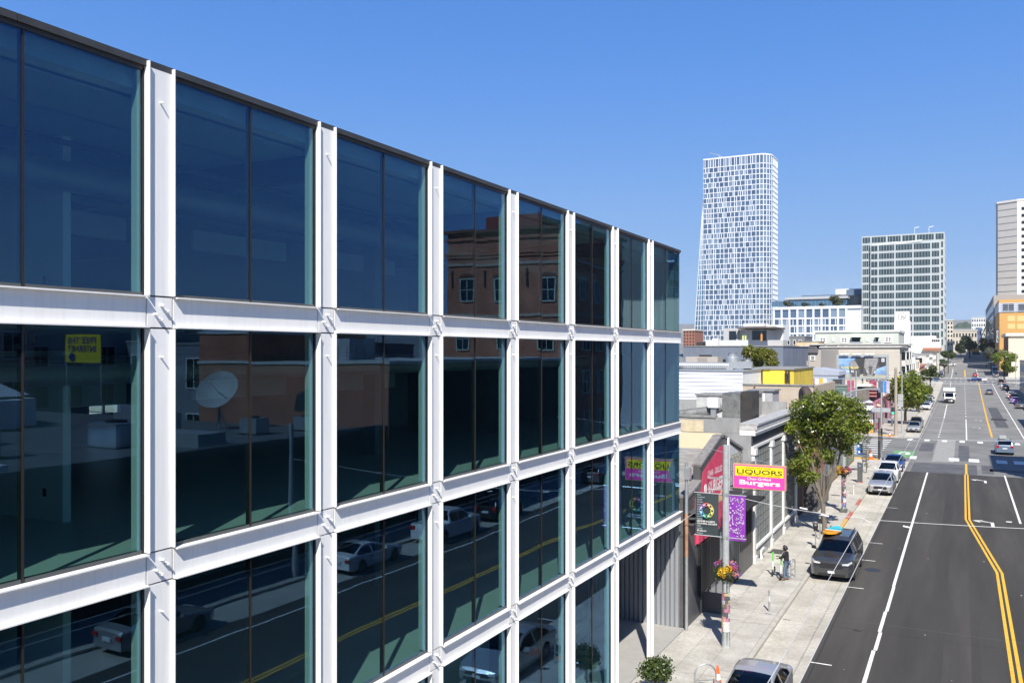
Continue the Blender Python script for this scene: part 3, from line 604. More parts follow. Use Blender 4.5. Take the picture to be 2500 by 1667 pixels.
o = thing('brick_loft', 'tall red brick loft with corbelled cornice and arched sash windows', 'building', (20, 88, 0))
LX0, LX1, LY0, LY1, LH = 12.7, 27.0, 76.6, 90.5, 23.8
box_obj('wall', BRICKRED, o, LX0, LX1, LY0, LY1, 0, LH)
for i, (dz, pr) in enumerate(((21.2, .15), (21.5, .25), (23.0, .2), (LH, .45))): box_obj('cornice', BRICKRED if i < 3 else M('cornice_brown', (.16, .07, .05), .8), o, LX0 - pr, LX1 + pr, LY0 - pr, LY1 + pr, dz, dz + .24 + i * .02)
for zz in (15.2, 20.4): box_obj('string_course', M('course_pale', (.36, .28, .22), .8), o, LX0 - .14, LX1 + .14, LY0 - .14, LY1 + .14, zz, zz + .28)
SASH = M('sash_green_grey', (.36, .40, .34), .6)
for i in range(3):
    for zz in (11.8, 16.7):
        x0 = 14.6 + i * 4.6; window(o, 'y', x0, x0 + 1.7, zz, zz + 2.4, (LY0, -1), SASH, DARKGLASS, 2, 2, .13, .1)
        MB().prism([(x0 - .15, LY0 - .08, zz + 2.42), (x0 + 1.85, LY0 - .08, zz + 2.42), (x0 + 1.5, LY0 - .08, zz + 2.75), (x0 + .85, LY0 - .08, zz + 2.9), (x0 + .2, LY0 - .08, zz + 2.75)], (0, .07, 0)).build('arch', M('arch_brick_dark', (.12, .05, .035), .9), o)
for i in range(3):
    for zz in (3.5, 7.5, 11.8, 16.7): y0 = 78.5 + i * 3.9; window(o, 'x', y0, y0 + 1.7, zz, zz + 2.4, (LX0, -1), SASH, DARKGLASS, 2, 2, .13, .1)
for i in range(4): box_obj('wall_anchor', DARKMETAL, o, 13.4 + i * 4.3, 13.6 + i * 4.3, LY0 - .12, LY0, 18.2, 20.0)
box_obj('penthouse', M('penthouse_red', (.25, .06, .05), .8), o, 18, 24, 80, 88, LH, 26.0)
def generic(label, x0, x1, y0, y1, h, wm, cols, rows, wmat=None, frame=WHITE2, face='x-', name='city_building', wf=.55, gm=None, z0=None, group=None):
    """plain block with a grid of real windows on the face that looks at the street"""
    o = thing(name, label, 'building', ((x0 + x1) / 2, (y0 + y1) / 2, gz(y0)), 0, group); b = gz(y0) - .6 if z0 is None else z0
    box_obj('wall', wm, o, x0, x1, y0, y1, b, h); box_obj('parapet', PARAPET, o, x0 - .08, x1 + .08, y0 - .08, y1 + .08, h, h + .25)
    zb = gz(y0) + 1.0
    for f in face.split():
        pl, sg = f[0], (1 if f[1] == '+' else -1); c = (x1 if sg > 0 else x0) if pl == 'x' else y0
        u0, u1 = (y0, y1) if pl == 'x' else (x0, x1); n = cols if pl == 'x' else max(2, int(cols * (x1 - x0) / (y1 - y0) + .5))
        for i in range(n):
            for j in range(rows):
                cw = (u1 - u0) / n; rh = (h - zb) / rows
                window(o, pl, u0 + cw * (i + .5 - wf / 2), u0 + cw * (i + .5 + wf / 2), zb + rh * (j + .22), zb + rh * (j + .78), (c, sg), frame, gm or DARKGLASS, 2, 1, .1, .06)
    return o
for lab, x0, x1, y0, y1, h, c, nc, nr in (('white walled workshop behind the warehouse roofs', 54, 70, 8, 30, 11.5, (.6, .6, .58), 5, 2), ('tan stucco flats behind the warehouse roofs', 55, 74, 32, 50, 14.5, (.42, .34, .25), 5, 3), ('grey sawtooth works beyond the warehouse', 54, 80, -22, 6, 10.0, (.30, .31, .32), 7, 2), ('pale green flats rising beyond the tan ones', 60, 80, 52, 74, 17.0, (.38, .44, .38), 6, 4), ('dark red brick mill beyond the workshop', 76, 100, 10, 44, 19.0, (.22, .09, .06), 8, 4), ('cream tower block behind the red mill', 104, 124, 26, 60, 30.0, (.58, .53, .44), 8, 8), ('slate roofed depot behind the brick block', 42, 58, 62, 92, 12.5, (.20, .22, .25), 7, 2)):
    generic(lab, x0, x1, y0, y1, h, M('rb_%d_%d' % (x0, y0), c, .85, var=.15), nc, nr, face='x- y-', name='back_street_building')
generic('grey corner block past the brick loft across the crossing', 14, 40, 131, 160, 14, M('block_grey', (.32, .32, .33), .8), 6, 4)
generic('white two storey shop beyond the grey corner block', 14, 34, 161, 196, 8, WHITE2, 8, 2)
generic('dark brown block with small windows by the shaded pavement', 14, 36, 197, 240, 10, M('block_brown', (.15, .11, .09), .85), 8, 3)
generic('cream shop building behind the parked purple car', 14.5, 36, 241, 290, 9, STUCCO_CREAM, 9, 2)
generic('cream corner block below the tall grey apartments', 26, 40, 165, 190, 22, STUCCO_CREAM, 4, 5)
generic('tall grey apartment block with balconies far across the crossing', 43, 66, 205, 232, 64, M('tower_grey', (.13, .13, .125), .8), 7, 16, wf=.72)

# ================================================================== LEFT SIDE, SHOP BY SHOP
XB = -10.25
# --- burger garage with gabled parapet
g = thing('burger_shop', 'grey and pink gabled burger garage beside the glass building', 'building', (-14, 40, 0))
prof = [(35.32, .14), (35.32, 5.55), (36.45, 5.72), (37.36, 5.95), (37.36, 6.62), (40.85, 7.60), (41.5, 7.60), (45.5, 6.56), (45.5, .14)]
MB().prism([(XB, y, z) for y, z in prof], (-.32, 0, 0)).build('front_wall', GRAPH, g)
CAPM = M('coping_weathered', (.20, .19, .185), .85, var=.35, scale=6)
cap = prof[1:8]
for a, b in zip(cap, cap[1:]):
    if abs(a[0] - b[0]) < .01: continue
    MB().bar((XB - .16, a[0] - .03, a[1] + .05), (XB - .16, b[0] + .03, b[1] + .05), .42, .12).build('coping', CAPM, g)
box_obj('side_wall', M('corrugated_side', (.36, .38, .41), .45, .3, var=.12, scale=3, stretch=(1, 1, .1)), g, -24, XB - .32, 35.25, 35.45, .14, 5.3)
cm = MB(); x = -14.5
while x < XB - .34:                                # corrugated cladding, rib by rib, beside the entrance
    box_obj('cladding_rib', MATS['corrugated_side'], g, x, x + .13, 35.13, 35.25, .14, 5.0); x += .2
MB().prism([(XB - .32, 35.35, 5.0), (XB - .32, 41.2, 7.0), (XB - .32, 45.4, 5.6), (XB - .32, 45.4, 5.3), (XB - .32, 41.2, 6.7), (XB - .32, 35.35, 4.7)], (-13.5, 0, 0)).build('roof', M('old_shingle', (.25, .24, .23), .95, var=.45, scale=2.5, stretch=(.5, 3.5, 1), bump=.4), g)
box_obj('rear_wall', STUCCO_GREY, g, -24, -23.8, 35.35, 45.4, .1, 5.3)
MB().prism([(XB + .004, y, z) for y, z in ((36.5, 3.35), (36.5, 5.35), (37.5, 5.6), (37.75, 6.35), (40.75, 7.2), (42.05, 7.15), (42.05, 3.35))], (.012, 0, 0)).build('painted_sign', PINK, g)
text('lettering', 'CHAR - GRILLED', LETTER_W, g, (XB + .018, 38.55, 6.02), (0, 1, 0), (0, 0, 1), .28, 2.6, bold=.012)
text('lettering', 'BURGERS', LETTER_W, g, (XB + .018, 38.65, 5.25), (0, 1, 0), (0, 0, 1), .55, 3.0, bold=.03)
MB().lathe((0, 0, 0), [(.22, 0), (.22, .01)], 16).build('emblem', LETTER_W, g, local=True).matrix_local = Matrix.Translation((XB + .02 + 14, -1.85, 5.55)) @ Matrix.Rotation(R(90), 4, 'Y')
MB().prism([(XB + .02, y, z) for y, z in ((39.9, 4.72), (40.3, 4.95), (40.7, 4.9), (41.0, 5.1), (41.6, 5.0), (42.0, 5.15), (42.0, 4.6), (39.9, 4.6))], (.006, 0, 0)).build('painted_flames', M('flame_cream', (.72, .45, .25), .7), g)
# pale signboard half with wire letters
MB().prism([(XB + .004, y, z) for y, z in ((42.2, 5.05), (42.2, 7.25), (45.3, 6.35), (45.3, 5.05))], (.03, 0, 0)).build('signboard', M('signboard_pale', (.55, .56, .57), .7, var=.15, scale=3), g)
for j in range(2):
    for i in range(4):
        y0 = 42.6 + i * .62; z0 = 5.2 + j * .75
        MB().bar((XB + .12, y0, z0), (XB + .12, y0, z0 + .62), .03).bar((XB + .12, y0 + .4, z0), (XB + .12, y0 + .4, z0 + .62), .03).bar((XB + .12, y0, z0 + .62), (XB + .12, y0 + .4, z0 + .62), .03).bar((XB + .12, y0, z0 + (.3 if i % 2 else 0)), (XB + .12, y0 + .4, z0 + (.3 if i % 2 else 0)), .03).build('wire_letter', M('wire_gold', (.35, .32, .22), .4, .5), g)
box_obj('sign_mast', WHITE, g, XB + .03, XB + .13, 42.08, 42.2, 4.9, 7.5)
# slatted window cage
cg = MB().box(XB, XB + .03, 36.9, 40.1, 1.1, 3.35).build('window_opening', IDARK, g)
for z in np.arange(1.16, 3.34, .1): box_obj('slat', M('cage_black', (.03, .03, .033), .5, .3), cg, XB + .10, XB + .16, 36.88, 40.12, z, z + .045)
for y in (36.88, 38.5, 40.08): box_obj('cage_upright', MATS['cage_black'], cg, XB + .03, XB + .17, y, y + .05, 1.05, 3.4)
for y0, y1, c in ((37.3, 37.7, (.05, .45, .08)), (38.1, 38.6, (.5, .03, .10)), (39.2, 39.7, (.6, .04, .12))): box_obj('neon_sign', M('neon_%d' % int(y0 * 10), c, .5), cg, XB + .04, XB + .08, y0, y1, 2.3 if y0 < 38 else 1.9, 2.5 if y0 < 38 else 3.2)
box_obj('pink_fascia', PINK, g, XB, XB + .10, 36.7, 40.2, 3.38, 3.75)
dr = box_obj('door', M('steel_door_grey', (.30, .31, .32), .5, .2, var=.1), g, XB, XB + .04, 38.7, 39.7, .16, 1.05 + 1.0); box_obj('handle', CHROME, dr, XB + .04, XB + .1, 38.8, 38.84, .9, 1.25)
box_obj('open_door', GRAPH, g, XB, XB + .95, 37.78, 37.84, .16, 1.06)
lv = box_obj('roller_shutter', GALV, g, XB, XB + .03, 40.3, 42.3, .16, 3.1)
for z in np.arange(.2, 3.05, .13): box_obj('slat', GALV, lv, XB + .03, XB + .055, 40.3, 42.3, z, z + .07)
for k in range(3): box_obj('awning_slat', GRAPH, g, XB, XB + .22 + .05 * k, 35.5, 37.2, 4.4 + k * .25, 4.46 + k * .25)
bs = thing('shop_front', 'dark graphite shopfront with black door next to the slatted cage', 'building', (-12, 45.4, 0))
box_obj('wall', GRAPH, bs, -13, XB + .10, 42.4, 47.6, .14, 4.3); box_obj('door', IDARK, bs, XB + .10, XB + .13, 43.2, 44.2, .16, 2.4)
box_obj('window', DARKGLASS, bs, XB + .10, XB + .13, 44.6, 47.0, 1.4, 3.5)
for i in range(7): box_obj('window_bar', DARKMETAL, bs, XB + .13, XB + .17, 44.6 + i * .39, 44.64 + i * .39, 1.4, 3.5)
box_obj('awning', BLACK, bs, XB + .1, XB + .9, 42.6, 46.9, 3.9, 4.0); box_obj('cornice', CAPM, bs, -13, XB + .2, 45.55, 47.65, 5.3, 5.75); box_obj('upper_wall', STUCCO_GREY, bs, -13, XB + .05, 45.55, 47.6, 4.3, 5.3)
sp = AX(1691, 1068, -15.0)
tv = thing('turbine_vent', 'small round galvanised turbine vent on the shingle roof', 'vent', (sp.x, sp.y, 6.6))
tvm = MB().lathe((sp.x, sp.y, 6.5), [(.12, 0), (.12, .3), (.2, .36), (.27, .5), (.25, .66), (.12, .75)], 18).build('hood', GALV, tv, smooth=True)
for k in range(12):
    a = k * math.pi / 6; MB().bar((sp.x + .2 * math.cos(a), sp.y + .2 * math.sin(a), 6.86), (sp.x + .24 * math.cos(a + .2), sp.y + .24 * math.sin(a + .2), 7.2), .02, .06).build('vane', CHROME, tv)

# --- projecting liquor sign (perpendicular to the wall)
YS_ = 38.4
p0, p1, p2 = AY(1790, 1131, YS_), AY(1918, 1139, YS_), AY(1790, 1190, YS_)
sx0, sx1, sz1, sz0 = p0.x, p1.x, (p0.z + p1.z) / 2, p2.z
sg = thing('liquor_sign', 'projecting pink and yellow box sign for liquors and char grilled burgers', 'sign', (sx0, YS_, sz0))
box_obj('frame', M('sign_frame_gold', (.52, .33, .17), .5), sg, sx0, sx1, YS_, YS_ + .28, sz0, sz1)
box_obj('pink_panel', M('sign_pink', (.85, .07, .38), .45, var=.03), sg, sx0 + .035, sx1 - .035, YS_ - .008, YS_, sz0 + .035, sz1 - .035)
W_ = sx1 - sx0; H_ = sz1 - sz0
box_obj('yellow_panel', M('sign_yellow', (.88, .72, .02), .45, var=.03), sg, sx0 + .08, sx1 - .09, YS_ - .014, YS_ - .008, sz0 + H_ * .52, sz1 - .08)
BRN = M('sign_brown', (.05, .025, .02), .5); yo = YS_ - .016
text('lettering', 'GARAGE CAFE & MARKET', BRN, sg, (sx0 + W_ * .24, yo, sz1 - H_ * .155), (1, 0, 0), (0, 0, 1), .055, W_ * .5)
text('lettering', 'LIQUORS', BRN, sg, (sx0 + W_ * .065, yo, sz1 - H_ * .375), (1, 0, 0), (0, 0, 1), H_ * .185, W_ * .86, bold=.012)
text('lettering', 'BEER . WINE . TOBACCO . GROCERIES', BRN, sg, (sx0 + W_ * .1, yo, sz1 - H_ * .455), (1, 0, 0), (0, 0, 1), .06, W_ * .8)
text('lettering', 'Char-Grilled', LETTER_W, sg, (sx0 + W_ * .27, YS_ - .012, sz1 - H_ * .62), (1, 0, 0), (0, 0, 1), H_ * .10, W_ * .45, bold=.012)
text('lettering', 'Burgers', LETTER_W, sg, (sx0 + W_ * .11, YS_ - .012, sz1 - H_ * .82), (1, 0, 0), (0, 0, 1), H_ * .19, W_ * .78, bold=.03)
for x in (sx0 + .1, sx1 - .5): MB().tube([(x, YS_ + .14, sz0), (XB, YS_ + .14, sz0 + .1 - .3)], .025, 6).build('bracket', GALV, sg)
MB().tube([(sx1 - .2, YS_ + .14, sz1), (XB, YS_ + .14, sz1 + .6)], .012, 5).build('stay_cable', GALV, sg)
MB().bar((sx0, YS_ + .14, sz0 + .35), (XB - .1, YS_ + .14, sz0 + .35), .08).build('bracket', GALV, sg)

# --- grey industrial building with cornice and steel windows
ib = thing('industrial_building', 'grey two storey building with white dentil cornice and steel grid windows', 'building', (-18, 55, 0))
Y1, Y2 = 47.7, 62.0
box_obj('wall', M('ib_grey', (.26, .265, .27), .75, var=.15, scale=1.5), ib, -10.9, XB - .02, Y1, Y2, .1, 7.1)
box_obj('side_wall', STUCCO_GREY, ib, -34, -10.9, Y1, Y1 + .3, 0, 8.0); box_obj('rear_wall', STUCCO_GREY, ib, -34, -10.9, Y2 - .3, Y2, 0, 8.2); box_obj('rear_wall', STUCCO_GREY, ib, -34, -33.7, Y1, Y2, 0, 8.2)
box_obj('roof', ROOFGREY, ib, -33.7, -10.6, Y1 + .3, Y2 - .3, 7.2, 7.3)
MB().prism([(-34, Y1 - .01, 8.0), (-12.2, Y1 - .01, 8.0), (-10.9, Y1 - .01, 7.75), (-10.9, Y1 - .01, 7.2), (-34, Y1 - .01, 7.2)], (0, .33, 0)).build('parapet', STUCCO_GREY, ib)
box_obj('parapet_cap', PARAPET, ib, -34, -12.2, Y1 - .06, Y1 + .36, 8.0, 8.12)
box_obj('painted_panel', STUCCO_CREAM, ib, -34, -11.9, Y1 - .03, Y1 - .005, .2, 7.15); box_obj('painted_panel', M('cream_dirty', (.56, .48, .33), .9, var=.2, scale=3), ib, -34, -12.9, Y1 - .028, Y1 - .006, 7.19, 7.85)
M('cornice_white', (.66, .66, .64), .6, var=.12, scale=3); box_obj('cornice_cap', M('cornice_flashing', (.36, .36, .355), .8, var=.25, scale=3), ib, -10.9, XB + .36, Y1 - .05, Y2 + .05, 7.66, 7.76); box_obj('cornice', M('cornice_soiled', (.46, .46, .45), .8, var=.25, scale=3), ib, -10.9, XB + .30, Y1 - .04, Y2 + .04, 7.42, 7.66); box_obj('cornice', MATS['cornice_white'], ib, -10.9, XB + .2, Y1 - .02, Y2 + .02, 7.1, 7.42)
for k in range(46): box_obj('dentil', MATS['cornice_white'], ib, XB + .2, XB + .29, Y1 + .05 + k * .31, Y1 + .2 + k * .31, 7.27, 7.41)
box_obj('fascia', M('ib_navy', (.055, .06, .075), .6), ib, XB - .02, XB + .03, Y1, Y2, 6.52, 7.1); box_obj('lintel', MATS['cornice_white'], ib, XB - .02, XB + .12, Y1, Y2, 6.38, 6.52)
pil = [47.75, 52.45, 56.35, 60.9]
for y in pil:
    p_ = box_obj('pilaster', MATS['cornice_white'], ib, XB - .02, XB + .16, y, y + .42, .12, 6.38); box_obj('capital', MATS['cornice_white'], p_, XB - .02, XB + .24, y - .06, y + .48, 6.05, 6.38); box_obj('plinth', MATS['cornice_white'], p_, XB - .02, XB + .22, y - .04, y + .46, .12, .5)
MUNT = M('steel_muntin', (.20, .21, .21), .5, .3)
for a, b in zip(pil, pil[1:]):
    box_obj('sill_wall', STUCCO_GREY, ib, XB - .02, XB + .1, a + .42, b, .12, .85); box_obj('sill', MATS['cornice_white'], ib, XB - .02, XB + .2, a + .42, b, .85, .98)
    gw = box_obj('window', M('steel_window_glass', (.10, .12, .13), .25, var=.5, scale=1.2), ib, XB - .01, XB + .01, a + .42, b, .98, 6.38); m = MB(); n = 9
    for i in range(n + 1): yy = a + .42 + (b - a - .42) * i / n; m.box(XB + .01, XB + .05, yy - .02, yy + .02, .98, 6.38)
    for j in range(12): z = .98 + (6.38 - .98) * j / 11; m.box(XB + .012, XB + .045, a + .42, b, z - .02, z + .02)
    m.build('glazing_bars', MUNT, gw)
box_obj('side_wall', STUCCO_GREY, ib, -11, XB - .02, Y1 - .005, Y1 + .2, .1, 7.1)
# roof plant of the grey building
RU = M('weathered_duct', (.16, .165, .165), .7, .2, var=.5, scale=3)
pa, pb = AY(1763, 1005, 52), AY(1836, 975, 52)
u = thing('rooftop_duct_box', 'big weathered metal duct box on the grey gravel roof', 'air unit', (pa.x, 52, 7.3)); box_obj('casing', RU, u, pa.x, pb.x - .7, 52, 54, 7.55, 9.2); box_obj('panel_box', DARKMETAL, u, pb.x - .68, pb.x, 52.1, 54, 7.3, 9.3); box_obj('skid', IDARK, u, pa.x - .1, pb.x - .6, 51.9, 54.1, 7.28, 7.5)
MB().tube([(pa.x - 4, 50.5, 7.6), (pa.x - .6, 51.6, 8.1), (pa.x - .2, 52.2, 8.3)], .3, 12).build('pipe', RU, u, smooth=True)
pw = AY(1740, 983, 51); v = thing('roof_vent_hood', 'small white hooded vent next to the weathered duct', 'vent', (pw.x, 51, 7.3)); box_obj('hood', WHITE2, v, pw.x - .3, pw.x + .3, 51, 51.5, 8.35, 8.95); box_obj('stack', GALV, v, pw.x - .15, pw.x + .15, 51.1, 51.4, 7.25, 8.4)
for i, (pl, pr, pt, Yy, dp, lab) in enumerate(((1700, 1800, 966, 58, 2.5, 'low grey roof curb box near the rear parapet'), (1783, 1845, 962, 59, 2, 'flat topped tan roof hatch beside the grey curb'), (1830, 1886, 955, 64, 2.5, 'grey riveted plant box with pale louvre'))):
    bxx = pbox(pl, pr, Yy, pt, dp, 6.0); u = thing('rooftop_box', lab, 'air unit', (bxx[0], Yy, 7.3)); box_obj('casing', M('plant_grey_%d' % i, ((.42, .42, .41), (.34, .31, .29), (.38, .38, .38))[i], .8, var=.2, scale=3), u, *bxx); box_obj('lid', PARAPET, u, bxx[0] - .1, bxx[1] + .1, bxx[2] - .1, bxx[3] + .1, bxx[5], bxx[5] + .1)
    if i == 2: box_obj('louvre', WHITE2, u, bxx[0] + 1.1, bxx[1] - .7, Yy - .03, Yy, bxx[5] - .9, bxx[5] - .15)

# --- brick and mural row up to the corner
br = thing('brick_shop_row', 'low brown brick row with painted mural wall running to the corner', 'building', (-14, 80, 0))
BRK2 = brick('tan_brick', (.30, .15, .075), (.22, .105, .055), (.25, .2, .16), 3.5)
box_obj('wall', BRK2, br, -22, XB, 62.1, 97.5, .1, 5.7); box_obj('coping', PARAPET, br, -22.1, XB + .08, 62.05, 97.6, 5.7, 5.85); box_obj('roof', ROOFGREY, br, -21.9, XB - .2, 62.3, 97.3, 5.86, 5.9)
mcol = [(.10, .15, .26), (.42, .36, .14), (.16, .26, .28), (.30, .14, .11), (.35, .38, .42), (.10, .11, .13), (.20, .28, .17), (.36, .27, .17)]
rr = random.Random(5); yy = 74.5; k = 0
while yy < 97.2:
    l_ = rr.uniform(.5, 1.2); z = .3
    while z < 4.6:
        h_ = rr.uniform(.5, 1.3); c = mcol[rr.randrange(8)]
        MB().prism([(XB + .004 + .002 * (k % 3), yy + rr.uniform(0, .3), z), (XB + .004 + .002 * (k % 3), yy + l_, z + rr.uniform(0, .2)), (XB + .004 + .002 * (k % 3), yy + l_ - rr.uniform(0, .2), min(4.8, z + h_)), (XB + .004 + .002 * (k % 3), yy, min(4.8, z + h_ * .9))], (.001, 0, 0)).build('mural_patch', M('mural_%d' % mcol.index(c), c, .8, var=.5, scale=4), br); z += h_; k += 1
    yy += l_
for i, (y0, y1) in enumerate(((65.2, 66.9), (69.2, 70.9))):
    t = box_obj('bin_enclosure', M('bin_brown', (.13, .125, .12), .6, var=.2), None, XB, XB + .95, y0, y1, .14, 2.3 - .2 * i); tag(t, ('taller' if not i else 'shorter') + ' dark steel box against the brick wall behind the tree', 'enclosure')
box_obj('doorway', IDARK, br, XB, XB + .02, 62.6, 64.2, .14, 2.6); box_obj('canopy', BLACK, br, XB, XB + .7, 62.3, 64.6, 2.9, 3.05)
cl = tag(MB().prism([(XB + .05, 61.9, 4.2), (XB + .05, 62.5, 4.35), (XB + .05, 62.6, 3.7), (XB + .05, 62.2, 3.5), (XB + .05, 61.95, 3.65)], (.2, 0, 0)).build('hanging_cloth', M('red_cloth', (.7, .03, .03), .7), None), 'small red cloth hanging at the end of the grey building', 'cloth')

# --- roofs behind: siding wall, yellow wall, beige wall
b0 = pbox(1640, 1813, 76, 906, 10); wb = thing('siding_building', 'white clapboard building rising above the gravel roof', 'building', (b0[0], 76, 0))
box_obj('wall', WHITE2, wb, b0[0], b0[1], 76.08, 86, 0, b0[5]); SID = M('siding_white', (.66, .68, .72), .6, var=.10, scale=1.5, stretch=(.3, 1, 3))
z = 5.6
while z < b0[5] - .05: MB().prism([(b0[0], 76.08, z), (b0[0], 76.0, z), (b0[0], 76.06, z + .33), (b0[0], 76.08, z + .33)], (b0[1] - b0[0], 0, 0)).build('plank', SID, wb); z += .34
box_obj('parapet_cap', GALV, wb, b0[0], b0[1] + .1, 75.95, 86.1, b0[5], b0[5] + .1)
y0 = pbox(1815, 1938, 84, 902, 12); yb = thing('yellow_building', 'stained bright yellow walled building beside the clapboard wall', 'building', (y0[0], 84, 0))
YEL = M('yellow_wall', (.78, .58, .06), .8, var=.12, scale=1.2, stretch=(1, 1, .25)); YEL2 = M('yellow_wall_dirty', (.62, .46, .06), .85, var=.3, scale=2, stretch=(1, 1, .2))
yw = y0[1] - y0[0]; xs = [y0[0], y0[0] + yw * .22, y0[0] + yw * .34, y0[0] + yw * .54, y0[0] + yw * .82, y0[1]]
for i, (a, b) in enumerate(zip(xs, xs[1:])): box_obj('wall_bay', YEL2 if i in (0, 4) else YEL, yb, a, b, 84 - (.06 if i % 2 else 0), 96 - .05 * i, 0, y0[5])
box_obj('parapet_cap', PARAPET, yb, y0[0] - .1, y0[1] + .1, 83.85, 96, y0[5], y0[5] + .12)
for x in (y0[0] + yw * .36, y0[0] + yw * .84, y0[1] - .5): box_obj('meter_pipe', DARKMETAL, yb, x, x + .16, 83.75, 83.93, y0[5] - 1.0, y0[5] - .15); box_obj('meter_pipe', DARKMETAL, yb, x + .1, x + .16, 83.8, 83.93, y0[5] - 1.9, y0[5] - 1.0)
e0 = pbox(1813, 1985, 70, 941, 13); bb = thing('beige_wall_building', 'low beige rendered building below the yellow wall', 'building', (e0[0], 70, 0)); box_obj('wall', STUCCO_BEIGE, bb, e0[0], e0[1], 70, 70.4, 0, e0[5]); box_obj('roof', ROOFGREY, bb, e0[0], e0[1], 70.4, 83, 0, 6.6); box_obj('parapet_cap', PARAPET, bb, e0[0] - .05, e0[1] + .05, 69.93, 70.47, e0[5], e0[5] + .1); box_obj('side_wall', STUCCO_BEIGE, bb, e0[1] - .4, e0[1], 70.4, 83, 0, e0[5] - .02); box_obj('rust_pipe', M('rust', (.12, .06, .04), .9), bb, e0[0] + .9, e0[0] + 1.0, 69.9, 70, e0[5] - 1.4, e0[5] - .1)
c0 = AY(1975, 965, 66); ch = thing('rusty_fan_housing', 'dark round fan housing with rusty rim on the beige roof', 'fan', (c0.x, 66, 7)); fm = MB().lathe((0, 0, 0), [(.55, 0), (.62, .1), (.62, .5), (.5, .6)], 18).build('housing', M('rusty_black', (.07, .05, .045), .7, var=.4), ch, local=True, smooth=True); fm.location = (0, 0, c0.z - 7); fm.rotation_euler = (R(90), 0, R(-60)); box_obj('stand', DARKMETAL, ch, c0.x - .5, c0.x + .2, 65.8, 66.4, 5.8, c0.z - .3)
# corrugated duct and turbine vents on the clapboard roof
dz_ = AY(1720, 893, 80).z; xa, xb2 = AY(1640, 893, 80).x, AY(1776, 893, 80).x
dt = thing('roof_duct', 'long ribbed silver duct running along the clapboard roof', 'duct', (xa, 80, b0[5])); x = xa
while x < xb2: MB().lathe((0, 0, 0), [(.32, 0), (.36, .06), (.36, .12), (.32, .18)], 14).build('duct_ring', GALV, dt, local=True, smooth=True).matrix_local = Matrix.Translation((x - xa, 0, dz_ - b0[5])) @ Matrix.Rotation(R(90), 4, 'Y'); x += .19
for x in (xa + 2, xa + 4.5, xb2 - .4): box_obj('stand', GALV, dt, x, x + .1, 79.9, 80.1, b0[5] - .2, dz_ - .25)
bx = AY(1783, 900, 80).x; box_obj('junction_box', GALV, dt, bx - .3, bx + .3, 79.7, 80.4, b0[5] - .1, dz_ + .35); box_obj('branch', GALV, dt, bx + .3, bx + 2, 79.8, 80.3, dz_ - .2, dz_ + .45)
for px, py, s in ((1788, 876, 1.25), (1825, 888, 1.0)):
    q = AY(px, py, 80.6); MBv = MB().lathe((q.x, 80.6, q.z - .6 * s), [(.2 * s, -.4), (.2 * s, 0), (.35 * s, .1), (.5 * s, .45 * s), (.46 * s, .7 * s), (.3 * s, .8 * s), (.3 * s, 1.0 * s), (.36 * s, 1.05 * s)], 18).build('extractor_vent', GALV, None, smooth=True); tag(MBv, ('larger' if s > 1.1 else 'smaller') + ' shiny mushroom extractor vent above the clapboard wall', 'vent')

rr = random.Random(21)
for k in range(12):
    x = rr.uniform(-24, -12); y = rr.uniform(49, 61); h = rr.uniform(.25, .8); t = thing('roof_pipe', 'short grey vent pipe on the gravel roof behind the cornice', 'vent', (x, y, 7.3), 0, 'vent pipes on the gravel roof'); MB().tube([(x, y, 7.25), (x, y, 7.3 + h)], .06, 8).build('pipe', GALV if k % 2 else RU, t); MB().lathe((x, y, 7.3 + h), [(.1, 0), (.1, .06), (.02, .1)], 8).build('cap', RU, t)
for k in range(9):
    x = rr.uniform(-21, -11.5); y = rr.uniform(64, 96); h = rr.uniform(.3, 1.0); t = thing('roof_pipe', 'rusty vent pipe on the long brick row roof', 'vent', (x, y, 5.9), 0, 'vent pipes on the brick row roof'); MB().tube([(x, y, 5.85), (x, y, 5.9 + h)], .07, 8).build('pipe', RU, t); MB().lathe((x, y, 5.9 + h), [(.12, 0), (.12, .06), (.02, .12)], 8).build('cap', GALV, t)
for k in range(4):
    x = -13.5 - k * 2.0; y = 66.5 + k * 7.3; t = thing('roof_skylight', ('first', 'second', 'third', 'fourth')[k] + ' flat skylight along the brick row roof from the grey building', 'skylight', (x, y, 5.9)); box_obj('kerb', PARAPET, t, x - .7, x + .7, y - 1, y + 1, 5.86, 6.2); box_obj('glazing', M('skylight_pale', (.5, .55, .58), .3), t, x - .62, x + .62, y - .92, y + .92, 6.2, 6.26)
MB().tube([(-12.5, 49, 7.36), (-12.5, 55, 7.36), (-17, 58, 7.36)], .04, 6).build('roof_conduit', RU, ib); box_obj('roof_walkway', M('walk_pad', (.25, .25, .25), .9), ib, -13.5, -12.9, 49, 60, 7.3, 7.34)

# ================================================================== BEYOND THE CROSSING, LEFT
SLATE = M('slate_blue_stucco', (.155, .18, .225), .85, var=.16, scale=.5, stretch=(1, 1, .4))
